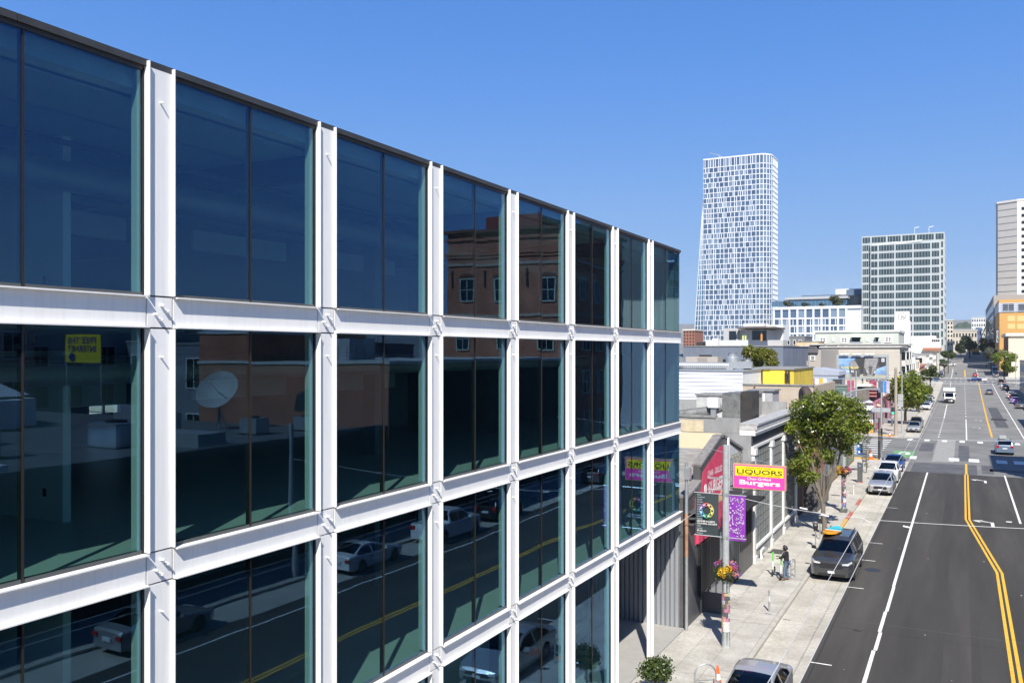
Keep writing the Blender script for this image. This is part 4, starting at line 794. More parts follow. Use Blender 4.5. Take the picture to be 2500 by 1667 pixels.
# slate building with penthouse
q = pbox(1668, 1912, 140, 846, 34); sb = thing('slate_building', 'large plain slate blue building with penthouse on its roof', 'building', (q[0], 140, 0))
box_obj('wall', SLATE, sb, *q[:4], 0, q[5]); box_obj('parapet_cap', PARAPET, sb, q[0], q[1] + .1, 139.9, 174, q[5], q[5] + .15)
r0 = AY(1752, 885, 139.9); r1 = AY(1777, 877, 139.9); box_obj('ribbon_window', DARKGLASS, sb, r0.x, r1.x, 139.9, 140.02, r0.z, r1.z)
z0 = q[5]
def pb(name, mat, par, px0, px1, py0, py1, Y, dp):
    a = AY(px0, py0, Y); b = AY(px1, py1, Y); lo, hi = sorted((a.z, b.z)); return box_obj(name, mat, par, a.x, b.x, Y, Y + dp, lo, hi)
pb('corrugated_parapet', M('corrugated_pale', (.62, .63, .64), .5, .2, var=.1, stretch=(6, 1, .1)), sb, 1756, 1826, 845, 830, 144, .3)
pb('corrugated_parapet', STUCCO_GREY if False else M('parapet_greige', (.45, .44, .43), .8), sb, 1874, 1912, 845, 830, 143, 3)
pb('penthouse', M('penthouse_grey', (.42, .42, .42), .8, var=.06), sb, 1767, 1802, 846, 801, 150, 8)
pb('penthouse', M('penthouse_light', (.58, .58, .57), .8), sb, 1802, 1872, 846, 804, 151, 7)
pb('sliding_door', DARKGLASS, sb, 1780, 1797, 831, 808, 149.9, .08); pb('patio_window', DARKGLASS, sb, 1836, 1858, 830, 807, 150.9, .08); pb('patio_door', DARKGLASS, sb, 1860, 1871, 832, 807, 150.9, .08)
pb('flat_roof_canopy', M('canopy_brown', (.13, .11, .10), .7), sb, 1800, 1890, 802, 797, 148.5, 10); pb('roof_plant', M('plant_white', (.7, .7, .7), .7), sb, 1815, 1866, 797, 789, 156, 4); pb('white_stair_block', WHITE2, sb, 1868, 1912, 831, 793, 158, 6)
for px in (1812, 1818): pb('leaning_board', M('board_lime', (.55, .62, .22), .6), sb, px, px + 4, 830, 816, 149.5, .1)
pb('parasol', M('parasol_orange', (.6, .25, .05), .7), sb, 1857, 1861, 832, 815, 148, .3)
for i, (p0_, p1_, pt) in enumerate(((1723, 1738, 830), (1739, 1753, 826), (1700, 1716, 835))):
    k = pb('roof_box', WHITE2 if i < 2 else DARKMETAL, None, p0_, p1_, 845, pt, 146, 2); tag(k, ('white boxy vent', 'pale metal cabinet', 'dark plant box')[i] + ' on the slate building roof edge', 'air unit')
u = thing('tan_air_handler', 'long tan air handler in front of the slate wall', 'air unit', AY(1674, 890, 104)); pb('casing', M('tan_metal', (.42, .38, .34), .6, var=.08), u, 1674, 1752, 892, 871, 104, 2.5); pb('panel', M('tan_dark', (.30, .27, .25), .6), u, 1703, 1727, 889, 873, 103.95, .06); pb('hood', DARKMETAL, u, 1707, 1730, 872, 866, 104.2, 1.5); pb('base', GALV, u, 1674, 1752, 905, 891, 104.1, 2.3)
# beige house with balcony
q = pbox(1914, 2004, 165, 853, 25); hb = thing('balcony_house', 'beige two storey house with a dark fascia and rear balcony', 'building', (q[0], 165, 0)); HB = M('house_beige', (.40, .37, .33), .8, var=.06, scale=4, stretch=(1, 1, 8))
box_obj('wall', HB, hb, *q[:4], 0, q[5]); pb('fascia', M('fascia_dark', (.12, .12, .125), .7), hb, 1914, 1997, 861, 850, 164.6, .4); pb('recess', IDARK, hb, 1918, 1971, 881, 862, 164.7, .3)
pb('curtain', M('curtain_grey', (.25, .27, .31), .8), hb, 1922, 1938, 880, 865, 164.5, .1); pb('curtain', MATS['curtain_grey'], hb, 1948, 1966, 880, 865, 164.5, .1)
pb('balcony_wall', HB, hb, 1920, 1972, 892, 881, 163, .2); pb('balcony_shadow_gap', IDARK, hb, 1940, 1972, 899, 894, 164.6, .2); pb('post', WHITE2, hb, 1915, 1920, 898, 852, 163.4, .3); pb('post', WHITE2, hb, 1960, 1962, 898, 866, 163, .2)
a, b = AY(1978, 879, 164.9), AY(1990, 868, 164.9); window(hb, 'y', a.x, b.x, a.z, b.z, (165, -1), WHITE2, DARKGLASS, 1, 2, .15, .1)
# small things between: grey gabled block, cream block
for lab, px0, px1, pt, Y, m in (('grey plastered block behind the balcony house', 1914, 1965, 822, 260, M('blk_grey', (.17, .18, .185), .85)), ('small peach rendered block behind the balcony house', 1944, 1998, 835, 230, M('blk_peach', (.62, .45, .27), .8)), ('white row of low houses under the grid facade', 1900, 1945, 830, 300, WHITE2)):
    q = pbox(px0, px1, Y, pt, 14); t = thing('back_house', lab, 'building', (q[0], Y, gz(Y))); box_obj('wall', m, t, *q); box_obj('parapet', PARAPET, t, q[0] - .1, q[1] + .1, q[2] - .1, q[3], q[5], q[5] + .2)
    for i in range(3):
        w0 = q[0] + (q[1] - q[0]) * (.15 + .28 * i); window(t, 'y', w0, w0 + (q[1] - q[0]) * .14, q[5] - 2.4, q[5] - .9, (Y, -1), WHITE2, DARKGLASS, 1, 1, .12, .06)
# gable shed with skylight, painted wall, patio
q = pbox(1938, 2046, 139, 903, 9); gs = thing('grey_shed', 'pale blue grey shed roof with a slatted skylight', 'building', (q[0], 139, 0)); GB = M('shed_blue_grey', (.36, .39, .45), .7, var=.08)
box_obj('wall', GB, gs, *q[:4], 0, q[5] - .8); MB().prism([(q[0] - .2, 138.9, q[5] - .8), (q[1] + .2, 138.9, q[5] - .8), (q[1] + .1, 138.9, q[5] - .2), ((q[0] + q[1]) / 2, 138.9, q[5] + .3), (q[0], 138.9, q[5] - .1)], (0, 9, 0)).build('roof', GB, gs)
sk = pb('skylight', M('skylight_green', (.22, .30, .28), .4), gs, 1955, 1985, 916, 909, 138.8, .06)
for k in range(6): a = AY(1956 + k * 5, 912, 138.7); box_obj('skylight_bar', GB, sk, a.x, a.x + .08, 138.72, 138.8, AY(1956, 916, 138.7).z, AY(1956, 909, 138.7).z)
pw = thing('mural_wall', 'low garden wall painted in red white and orange panels', 'wall', AY(1938, 935, 136)); pc = [(.6, .12, .10), (.65, .63, .62), (.05, .05, .06), (.65, .63, .62), (.35, .15, .28), (.66, .64, .62), (.6, .4, .05), (.62, .60, .60), (.3, .36, .42), (.24, .32, .38), (.26, .34, .40)]
for i, c in enumerate(pc): pb('painted_panel', M('mw_%d' % i, c, .8, var=.2), pw, 1939 + i * 10, 1949 + i * 10, 942, 923.5, 136, .2)
fw = thing('floral_mural_wall', 'low wall with a pink and orange floral mural', 'wall', AY(1980, 955, 133)); FMUR = M('floral_base', (.55, .33, .26), .8, var=.6, scale=1.6); pb('wall', FMUR, fw, 1980, 2028, 956, 940, 133, .2); pb('green_fence', M('fence_green', (.10, .16, .13), .8), fw, 2028, 2070, 962, 939, 133.05, .15); pb('cap', PARAPET, fw, 1979, 2071, 941, 939, 132.95, .3)
for i in range(9): p_ = AY(1983 + i * 5, 945 + (i * 7) % 9, 132.98); MB().lathe((0, 0, 0), [(.22, 0), (.22, .01)], 10).build('painted_flower', M('flower_paint_%d' % (i % 3), ((.2, .25, .24), (.6, .2, .3), (.65, .5, .35))[i % 3], .8), fw, local=True).matrix_local = Matrix.Translation(p_ - Vector(fw.location)) @ Matrix.Rotation(R(90), 4, 'X')
for i, (px, wv) in enumerate(((1950, 5), (1960, 8), (2034, 6), (2042, 5), (2049, 5))):
    a = AY(px, 938, 134); b = AY(px + wv, 926, 134); k = MB().prism([(a.x, 134, a.z), (b.x, 134, a.z), (b.x + .1, 134.3, b.z), (a.x - .1, 134.3, b.z)], (0, .3, 0)).build('black_sack', BLACK, None); tag(k, 'black sack leaning on the ' + ('painted panel wall' if i < 2 else 'green fence'), 'sack', 'black sacks by the ' + ('panel wall' if i < 2 else 'green fence'))

# billboard with the elephant poster
YB = 150.0; p0_, p1_ = AY(2044, 867, YB), AY(2168, 922, YB); bx0, bx1, bz0, bz1 = p0_.x, p1_.x, AY(2100, 922, YB).z, AY(2100, 868, YB).z
bl = thing('billboard', 'large framed billboard with a grey elephant poster', 'billboard', (bx0, YB, 0)); BW, BH = bx1 - bx0, bz1 - bz0
FRM = M('billboard_frame', (.33, .36, .37), .6)
for nm, b in (('frame_rail', (bx0 - .1, bx1 + .1, bz1 - .28, bz1 + .12)), ('frame_rail', (bx0 - .1, bx1 + .1, bz0 - .15, bz0 + .15)), ('frame_rail', (bx0 - .1, bx0 + .28, bz0 + .15, bz1 - .28)), ('frame_rail', (bx1 - .28, bx1 + .1, bz0 + .15, bz1 - .28))): box_obj(nm, FRM, bl, b[0], b[1], YB - .12, YB + .2, b[2], b[3])
def flat(name, mat, pts, d): # poster artwork: points in 0..1 of the sheet
    ix0, ix1, iz0, iz1 = bx0 + .28, bx1 - .28, bz0 + .15, bz1 - .28
    return MB().prism([(ix0 + (ix1 - ix0) * u, YB - .02 - d * .004, iz0 + (iz1 - iz0) * v) for u, v in pts], (0, .003, 0)).build(name, mat, bl)
SKYP = M('poster_sky', (.22, .36, .58), .6, var=.5, scale=.55, stretch=(1, 1, 2)); ELE = M('poster_elephant', (.10, .10, .105), .7, var=.35, scale=1.6); ELE2 = M('poster_elephant_light', (.27, .265, .26), .7, var=.3, scale=2.5); ELED = M('poster_elephant_dark', (.05, .05, .053), .7, var=.3)
flat('poster', SKYP, [(0, 0), (1, 0), (1, 1), (0, 1)], 0); flat('poster_ground', M('poster_straw', (.42, .40, .27), .7, var=.2), [(0, 0), (1, 0), (1, .1), (.5, .13), (0, .12)], 1)
flat('elephant', ELE, [(.24, 0), (.22, .3), (.21, .5), (.22, .68), (.27, .80), (.33, .86), (.36, .99), (.999, .995), (.999, .58), (.88, .48), (.8, .42), (.77, .2), (.76, .05), (.52, .04), (.5, .25), (.45, .1), (.44, 0)], 2)
flat('elephant_flank', ELE2, [(.22, .5), (.23, .68), (.28, .80), (.33, .82), (.37, .72), (.42, .6), (.41, .5), (.36, .42), (.3, .36)], 3)
flat('elephant_ear', ELED, [(.36, .97), (.56, .97), (.54, .75), (.53, .5), (.52, .2), (.47, .1), (.44, .35), (.42, .55), (.38, .7)], 3); flat('elephant_ear', ELED, [(.84, .97), (.995, .97), (.995, .6), (.9, .5), (.84, .55)], 3)
flat('elephant_head', ELE2, [(.56, .98), (.84, .98), (.83, .8), (.8, .6), (.785, .4), (.74, .32), (.72, .1), (.66, .02), (.6, .05), (.62, .25), (.58, .34), (.54, .5), (.55, .75)], 4)
flat('elephant_trunk', ELE, [(.63, .55), (.72, .55), (.70, .3), (.69, .12), (.65, .12), (.645, .3)], 5)
TUSK = M('poster_ivory', (.6, .58, .54), .6); flat('tusk', TUSK, [(.58, .34), (.61, .32), (.63, .22), (.61, .2)], 6); flat('tusk', TUSK, [(.75, .3), (.78, .33), (.775, .22), (.74, .18)], 6)
lg = flat('logo_patch', M('poster_white', (.78, .78, .78), .6), [(.905, .78), (.965, .78), (.965, .95), (.905, .95)], 6); flat('logo_mark', BLACK, [(.922, .83), (.945, .82), (.95, .88), (.935, .9), (.92, .885)], 7)
ix0, ix1, iz0, iz1 = bx0 + .28, bx1 - .28, bz0 + .15, bz1 - .28; IW, IH = ix1 - ix0, iz1 - iz0
text('lettering', 'love it or', M('poster_yellow', (.85, .66, .10), .6), bl, (ix0 + IW * .05, YB - .055, iz0 + IH * .42), (1, 0, 0), (0, 0, 1), IH * .13, IW * .38, bold=.02)
text('lettering', 'lose it', MATS['poster_white'], bl, (ix0 + IW * .05, YB - .055, iz0 + IH * .23), (1, 0, 0), (0, 0, 1), IH * .13, IW * .27, bold=.02)
box_obj('number_plate', IDARK, bl, bx0 + BW * .58, bx1, YB - .1, YB, bz0 - .62, bz0 - .18); text('lettering', '97103 13\'x28\' 001882', LETTER_W, bl, (bx0 + BW * .6, YB - .11, bz0 - .52), (1, 0, 0), (0, 0, 1), .24, BW * .38, bold=.01)
for k in (.12, .5, .88): box_obj('leg', GALV, bl, bx0 + BW * k - .12, bx0 + BW * k + .12, YB + .2, YB + .5, 0, bz1 - .4)
for k in (.15, .4, .65): MB().bar((bx0 + BW * k, YB, bz1 + .1), (bx0 + BW * k, YB - .5, bz1 + .35), .05).box(bx0 + BW * k - .7, bx0 + BW * k + .7, YB - .6, YB - .4, bz1 + .22, bz1 + .3).build('lamp', WHITE2, bl)

# painted patio yard under the billboard
pt = thing('patio_building', 'graffiti painted patio bar under the billboard with pink street wall', 'building', (-12, 140, 0))
GR = M('patio_slate', (.16, .18, .21), .8, var=.3, scale=1.2); box_obj('back_wall', GR, pt, -26, -11.5, 147, 147.3, 0, 5.8)
MUR = M('street_wall_pink', (.42, .16, .20), .8, var=.75, scale=1.1); box_obj('street_wall', MUR, pt, -11.6, -11.3, 133, 172, 0, 4.4)
for i in range(9): box_obj('wall_stripe', M('pw_%d' % (i % 4), ((.55, .45, .47), (.40, .10, .14), (.55, .30, .36), (.16, .14, .16))[i % 4], .8, var=.3), pt, -11.3, -11.285, 133.5 + i * 4.2, 135 + i * 4.2, .2, 4.2)
for px0, px1, t_, b_, c, Y in ((2068, 2085, 928, 955, (.40, .08, .16), 144), (2122, 2140, 928, 972, (.30, .05, .10), 146.5), (2144, 2156, 930, 958, (.10, .14, .22), 146), (2157, 2164, 930, 958, (.04, .25, .55), 146), (2164, 2172, 930, 960, (.45, .38, .62), 145.9), (2090, 2122, 950, 975, (.17, .15, .13), 140), (2010, 2090, 968, 990, (.30, .30, .30), 138)):
    pb('painted_panel', M('pp_%d' % px0, c, .8, var=.4, scale=2), pt, px0, px1, b_, t_, Y, .2)
for k in range(4): pb('shelf', M('shelf_wood', (.45, .22, .20), .8), pt, 2122, 2140, 944 + k * 8, 941.5 + k * 8, 146.2, .3)
pb('canopy', WHITE2, pt, 2090, 2126, 943, 939.5, 140, 4); pb('canopy_shade', IDARK, pt, 2093, 2120, 951, 943.5, 141, 2.5)
for i, (px, py, c, s) in enumerate(((2086, 988, (.65, .65, .66), 1.6), (2096, 980, (.55, .55, .55), 2.0), (2112, 982, (.70, .10, .25), .8), (2122, 978, (.66, .66, .68), 1.2), (2130, 985, (.20, .22, .40), .9), (2141, 986, (.62, .45, .28), 1.3), (2104, 990, (.68, .66, .62), 1.0))):
    a = AY(px, py, 138); pb_ = MB().lathe((a.x, 138, a.z - .3), [(s * .5, 0), (s * .62, .05), (.08, .35), (.02, .42)], 10).build('parasol', M('par_%d' % i, c, .7), None); tag(pb_, ('white', 'grey', 'crimson', 'pale', 'indigo', 'sand coloured', 'cream')[i] + ' patio umbrella in the painted yard', 'umbrella')
# corner shop with white and orange end wall
cs = thing('corner_shop', 'corner shop with white and orange end wall at the crossing', 'building', (-14, 131, 0)); a, b = AY(2070, 1008, 131.5), AY(2132, 1008, 131.5); zt = AY(2115, 1008, 131.5).z; zm = AY(2115, 1032, 131.5).z
box_obj('upper_wall', M('shop_cream', (.72, .66, .60), .8), cs, -30, b.x, 131.5, 135, zm, zt); box_obj('lower_wall', M('shop_orange', (.65, .33, .10), .8, var=.1), cs, -30, b.x - .01, 131.5, 135, .1, zm); box_obj('side_wall', M('shop_side_dark', (.14, .12, .13), .8), cs, b.x, -11.4, 131.6, 135, .1, zt)
box_obj('roof', M('shop_roof_grey', (.28, .29, .30), .7), cs, -30, -11.3, 131.3, 136, zt, zt + .25); pb('sign_band', M('sign_grey', (.36, .38, .40), .6), cs, 2128, 2174, 1005, 996, 130.5, .3); pb('counter', WHITE2, cs, 2095, 2132, 1000, 992, 131, 1.5)

# apartments with clapboard behind the billboard
SIDB = M('beige_clapboard', (.50, .46, .40), .75, var=.07, scale=.9)
q = pbox(2005, 2197, 192, 848, 22); ap = thing('clapboard_house', 'long beige clapboard house behind the elephant billboard', 'building', (q[0], 192, 0)); box_obj('wall', SIDB, ap, q[0], q[1], 192.1, 214, 0, q[5])
z = q[5] - 6.6
while z < q[5] - .1: MB().prism([(q[0], 192.1, z), (q[0], 192.0, z), (q[0], 192.07, z + .42), (q[0], 192.1, z + .42)], (q[1] - q[0], 0, 0)).build('plank', SIDB, ap); z += .44
box_obj('cornice', M('eave_pale', (.6, .58, .54), .7), ap, q[0] - .2, q[1] + .3, 191.7, 214.2, q[5], q[5] + .25)
for px0, px1, t_, b_ in ((2031, 2042, 865, 885), (1999, 2005, 868, 884)):
    a, b = AY(px0, b_, 192), AY(px1, t_, 192); window(ap, 'y', a.x, b.x, a.z, b.z, (192, -1), WHITE2, DARKGLASS, 1, 2, .28, .12)
pb('side_annex', SIDB, ap, 1994, 2006, 900, 858, 191.5, 4)
# row houses up the street with bay windows
def row_house(lab, y0, y1, h, wm, roofm, xf=-11.6, bays=2):
    t = thing('row_house', lab, 'building', (xf - 6, y0, gz(y0))); b = gz(y0); box_obj('wall', wm, t, xf - 14, xf, y0 + .1, y1, b - 1, b + h); box_obj('cornice', roofm, t, xf - 14.1, xf + .5, y0 - .1, y1 + .05, b + h, b + h + .5); n = max(1, int((y1 - y0) / 7))
    for i in range(n):
        yc = y0 + (y1 - y0) * (i + .5) / n
        bm = MB().prism([(xf, yc - 1.6, b + 3.2), (xf + .9, yc - .9, b + 3.2), (xf + .9, yc + .9, b + 3.2), (xf, yc + 1.6, b + 3.2)], (0, 0, h - 4)).build('bay', wm, t)
        for fl in range(int((h - 3) / 3)):
            zz = b + 3.9 + fl * 3.0; window(t, 'x', yc - .7, yc + .7, zz, zz + 1.7, (xf + .9, 1), WHITE2, DARKGLASS, 1, 2, .12, .06)
            MB().prism([(xf + .12, yc - 1.52, zz), (xf + .78, yc - 1.0, zz), (xf + .78, yc - 1.0, zz + 1.7), (xf + .12, yc - 1.52, zz + 1.7)], (.03, -.03, 0)).build('side_light', DARKGLASS, t)
        box_obj('garage_door', M('garage_white', (.5, .5, .48), .7), t, xf, xf + .06, yc - 1.3, yc + 1.3, b + .2, b + 2.5)
    for k, dx in enumerate((-9.5, -5.0)): window(t, 'y', xf + dx, xf + dx + 1.3, b + h - 2.8, b + h - 1.0, (y0 + .1, -1), WHITE2, DARKGLASS, 1, 2, .15, .08)
    return t
row_house('beige bay fronted house at the end of the clapboard wall', 192.2, 206, 12.1, M('rh_beige', (.52, .50, .46), .75), M('rh_dark', (.10, .10, .11), .7))
row_house('grey bay fronted house with dark overhanging eave', 214.4, 232, 12.6, M('rh_grey', (.45, .45, .44), .75), MATS['rh_dark'], -11.9)
row_house('white bay fronted house past the grey one', 232.2, 252, 11.0, WHITE2, M('rh_white', (.6, .6, .58), .7), -12.0)
row_house('pale cream bay house beyond the white one', 252.2, 280, 10.0, M('rh_cream', (.6, .55, .46), .75), MATS['rh_white'], -12.2)
row_house('low brick red roofed shop row before the second crossing', 280.2, 345, 6.5, M('rh_brickish', (.36, .2, .15), .8), M('rh_red', (.42, .17, .10), .8), -12.4)
for i, (y0, y1, h, c, lab) in enumerate(((374, 410, 9, (.55, .52, .47), 'cream block just past the second crossing'), (411, 455, 7, (.4, .4, .4), 'grey low block beyond the cream corner'), (456, 515, 8, (.62, .6, .57), 'pale long block near the far trees'))):
    generic(lab, -40, -13.0, y0, y1, gz(y0) + h, M('lb_%d' % i, c, .8), 6, 2, face='x+ y-', name='street_block')
# sage building with white trimmed windows, dark eave
Y = 240; q = pbox(1990, 2194, Y, 811, 24); sg_ = thing('sage_building', 'pale sage green clapboard building with white trimmed windows', 'building', (q[0], Y, gz(Y))); SAGE = M('sage_paint', (.50, .53, .47), .75, var=.06, scale=4, stretch=(1, 1, 10))
box_obj('wall', SAGE, sg_, *q); box_obj('parapet', M('sage_trim', (.62, .66, .60), .7), sg_, q[0] - .3, q[1] + .3, Y - .3, q[3], q[5], q[5] + .5)
for px0, px1, t_, b_, nx in ((2000, 2018, 823, 838, 2), (2031, 2038, 825, 833, 1), (2052, 2070, 823, 838, 2), (2114, 2121, 825, 833, 1), (2159, 2178, 821, 836, 2)):
    a, b = AY(px0, b_, Y), AY(px1, t_, Y); window(sg_, 'y', a.x, b.x, a.z, b.z, (Y, -1), WHITE2, DARKGLASS, nx, 2, .35, .15)
for px0, px1 in ((2078, 2102), (2136, 2146)): pb('balcony_door', DARKGLASS, sg_, px0 + 2, px1 - 2, 837, 822, Y - .1, .1); pb('door_hood', MATS['sage_trim'], sg_, px0, px1, 823, 820, Y - 1, 1); pb('balcony_rail', GALV, sg_, px0 - 4, px1 + 4, 838, 834, Y - 1.5, .1)
a, b = AY(1976, 848, 222), AY(2272, 838, 222); de = thing('dark_eave_block', 'low dark eaved roofline running in front of the sage building', 'building', (a.x, 222, 0)); box_obj('wall', M('eave_navy', (.035, .04, .06), .7), de, a.x, -12.2, 222, 236, 5, AY(2100, 846, 222).z); box_obj('eave', M('eave_trim', (.45, .45, .42), .7), de, a.x - .6, -11.2, 221.2, 236.5, AY(2100, 842, 222).z, AY(2100, 839, 222).z); box_obj('wall', MATS['eave_navy'], de, a.x, -12.2, 222.05, 236, AY(2100, 846, 222).z, AY(2100, 842, 222).z)
rr = random.Random(4)
for k in range(16): pxk = 1992 + k * 10 + rr.uniform(-3, 3); hh = rr.uniform(2, 5); t = pb('roof_pipe', WHITE2, None, pxk, pxk + rr.uniform(1.5, 4), 849, 849 - hh, 214, .4); tag(t, 'small white vent pipe lined up on the clapboard house roof', 'vent', 'vent pipes on the clapboard house roof')
# clock tower
Y = 345; ct = thing('clock_tower', 'white clock tower with dots for hours on a plain face', 'tower', AY(2203, 840, Y)); CW = M('tower_white', (.78, .78, .77), .6, var=.02)
a, b = AY(2185, 845, Y), AY(2219, 760, Y); box_obj('shaft', CW, ct, AY(2183, 845, Y).x, AY(2222, 845, Y).x, Y, Y + 6, gz(Y), AY(2200, 784, Y).z); hd = box_obj('clock_head', CW, ct, a.x, b.x, Y + .2, Y + 5.8, AY(2200, 784, Y).z, AY(2200, 760, Y).z)
cc = AY(2202, 771.5, Y + .2); rad = AY(2211, 771, Y).x - cc.x
for k in range(12):
    an = k * math.pi / 6; box_obj('hour_mark', BLACK, hd, cc.x + rad * math.sin(an) - .14, cc.x + rad * math.sin(an) + .14, Y + .1, Y + .2, cc.z + rad * math.cos(an) - .14, cc.z + rad * math.cos(an) + .14)
MB().bar((cc.x, Y + .12, cc.z), (cc.x + rad * .75, Y + .12, cc.z - rad * .55), .16, .05, (0, 1, 0)).build('clock_hand', BLACK, hd); MB().bar((cc.x, Y + .14, cc.z), (cc.x - rad * .05, Y + .14, cc.z - rad * .9), .16, .05, (0, 1, 0)).build('clock_hand', BLACK, hd); MB().bar((cc.x - rad * .5, Y + .16, cc.z + rad * .4), (cc.x, Y + .16, cc.z), .08, .05, (0, 1, 0)).build('clock_hand', BLACK, hd)
box_obj('shaft_groove', M('tower_shadow_line', (.4, .4, .4), .8), ct, AY(2205, 800, Y).x, AY(2206, 800, Y).x, Y - .05, Y, gz(Y), AY(2200, 787, Y).z)

# ------------------------------------------------------------------ the white tower
def plan_point(t_, x0, x1, Y, rad, dep):
    """unrolled front + rounded corner + right side; t_ in metres from the left edge -> point, outward normal"""
    s1 = (x1 - rad) - x0
    if t_ <= s1: return Vector((x0 + t_, Y, 0)), Vector((0, -1, 0))
    arc = rad * math.pi / 2
    if t_ <= s1 + arc:
        a = (t_ - s1) / rad; c = Vector((x1 - rad, Y + rad, 0)); n = Vector((math.sin(a), -math.cos(a), 0)); return c + n * rad, n
    return Vector((x1, Y + rad + (t_ - s1 - arc), 0)), Vector((1, 0, 0))
Y = 575.0; tw = thing('residential_tower', 'tall white residential tower with irregular grid of blue windows and rounded corner', 'tower', AY(1800, 840, Y))
tx0, tx1 = AY(1717, 600, Y).x, AY(1880, 600, Y).x; tz1 = AY(1790, 383, Y).z; tz0 = gz(Y); TW = M('tower_panel_white', (.68, .71, .75), .5, var=.03)
RAD = 9.0; DEP = 26; S1 = (tx1 - RAD) - tx0; ARC = RAD * math.pi / 2; TOT = S1 + ARC + 16
poly = [plan_point(t_, tx0, tx1, Y, RAD, DEP)[0] for t_ in [0, S1] + [S1 + ARC * k / 10 for k in range(1, 11)]] + [Vector((tx1, Y + DEP, 0)), Vector((tx0, Y + DEP, 0))]
MB().prism([(p.x, p.y, tz0) for p in poly], (0, 0, tz1 - tz0)).build('core', TW, tw)
NF = 38; FH = (tz1 - tz0 - 6) / NF; rr = random.Random(11); rest = MB(); nwin = 0; fins = MB()
WB = [glassmat('tower_glass_a', (0, 0, 0), .13, refl=(.7, .85, 1), gain=.8, opaque=(.07, .105, .165)), glassmat('tower_glass_b', (0, 0, 0), .2, refl=(.8, .92, 1), gain=.8, opaque=(.17, .215, .28)), glassmat('tower_glass_c', (0, 0, 0), .15, refl=(.7, .85, 1), gain=.7, opaque=(.05, .075, .115))]
def strip_quad(m, ta, tb, za, zb, off):
    n = max(1, int((tb - ta) / 1.6)) if tb > S1 else 1
    for k in range(n):
        a, b = ta + (tb - ta) * k / n, ta + (tb - ta) * (k + 1) / n; pa, na = plan_point(a, tx0, tx1, Y, RAD, DEP); pb2, nb = plan_point(b, tx0, tx1, Y, RAD, DEP)
        pa = pa + na * off; pb2 = pb2 + nb * off; ia = pa - na * (off + .3); ib = pb2 - nb * (off + .3)
        m.add([(pa.x, pa.y, za), (pb2.x, pb2.y, za), (pb2.x, pb2.y, zb), (pa.x, pa.y, zb), (ia.x, ia.y, za), (ib.x, ib.y, za), (ib.x, ib.y, zb), (ia.x, ia.y, zb)], [(0, 1, 2, 3), (4, 7, 6, 5), (0, 4, 5, 1), (3, 2, 6, 7), (0, 3, 7, 4), (1, 5, 6, 2)])
rest3 = [MB(), MB(), MB()]
for f in range(NF + 1):
    za = tz0 + f * FH; top = f == NF; hgt = 6 if top else FH
    m = MB(); strip_quad(m, 0, TOT, za - .23, za + .23, .35); m.build('floor_band', TW, tw)
    BAYW = S1 / 5.0; t_ = 0.0; nb_ = 0
    while t_ < TOT - 1.0:                       # bays between continuous piers, each split its own way per floor
        bw = BAYW if t_ < S1 - .1 else 2.3
        if bw > 3:
            pat = ((2.4, .9, 1.9), (.9, 2.4, 1.9), (1.9, .9, .9, 1.2), (.9, 1.9, 2.4), (2.4, 2.4, .5)) [rr.randrange(5)] if not top else (.9, 2.0, .9, 2.0)
        else: pat = (1.0,)
        pier = .42; avail = bw - pier * (len(pat) + 0) ; ks = avail / sum(pat); u = t_ + pier * .5
        for wv in pat:
            wv *= ks; e_ = min(u + wv, TOT - .3)
            gi = rr.choice((0, 0, 0, 1, 1, 2)) if bw > 3 else rr.choice((0, 0, 1))
            if nwin < 300 and (12 <= f <= 34 or top) and u < S1 + ARC and wv > .9: m = MB(); strip_quad(m, u, e_, za + .24, za + hgt - .24, .06); m.build('window', WB[gi], tw); nwin += 1
            elif e_ > u: strip_quad(rest3[gi], u, e_, za + .24, za + hgt - .24, .06)
            if e_ < TOT - .4: strip_quad(fins, e_, min(e_ + pier, TOT), za + .28, za + hgt - .28, .3)
            u = e_ + pier
        t_ += bw
for i in range(3): rest3[i].build('window_field', WB[i], tw)['kind'] = 'stuff'
fins.build('fin_field', TW, tw)['kind'] = 'stuff'
strip_quad(m := MB(), 0, TOT, tz1 - .5, tz1 + .4, .4); m.build('roof_band', TW, tw)
# leaning glass wedge on the left flank
wz = AY(1717, 475, Y).z; wx = AY(1694, 830, Y).x; zb = AY(1700, 832, Y).z
wx0 = tx0 + (wx - tx0) * (wz - tz0) / (wz - zb)
WG = glassmat('wedge_glass', (0, 0, 0), .28, refl=(.6, .85, 1), gain=.7, opaque=(.04, .09, .14))
MB().prism([(tx0 - .01, Y + .6, tz0), (wx0, Y + .6, tz0), (tx0 - .01, Y + .6, wz)], (0, 20, 0)).build('leaning_glass', WG, tw)
for k in range(26):
    z = tz0 + k * FH; e = wx0 + (tx0 - wx0) * (z - tz0) / (wz - tz0); box_obj('wedge_band', TW, tw, e - .2, tx0, Y + .3, Y + 20, z - .15, z + .15)
for e in (0, .33, .66): MB().bar((wx0 + (tx0 - wx0) * e, Y + .4, tz0), (tx0 + (wx0 - tx0) * 0, Y + .4, tz0 + (wz - tz0)), .35).build('wedge_rib', TW, tw)
cp = AY(1765, 380, Y + 8); MB().bar((cp.x, Y + 8, tz1), (cp.x - 3, Y + 8, tz1 + 4), .8).bar((cp.x - 3, Y + 8, tz1 + 4), (cp.x - 9, Y + 8, tz1 + 6), .35).bar((cp.x - 2, Y + 8, tz1 + 3), (cp.x + 3, Y + 8, tz1 + 1), .6).build('roof_crane', GALV, tw)

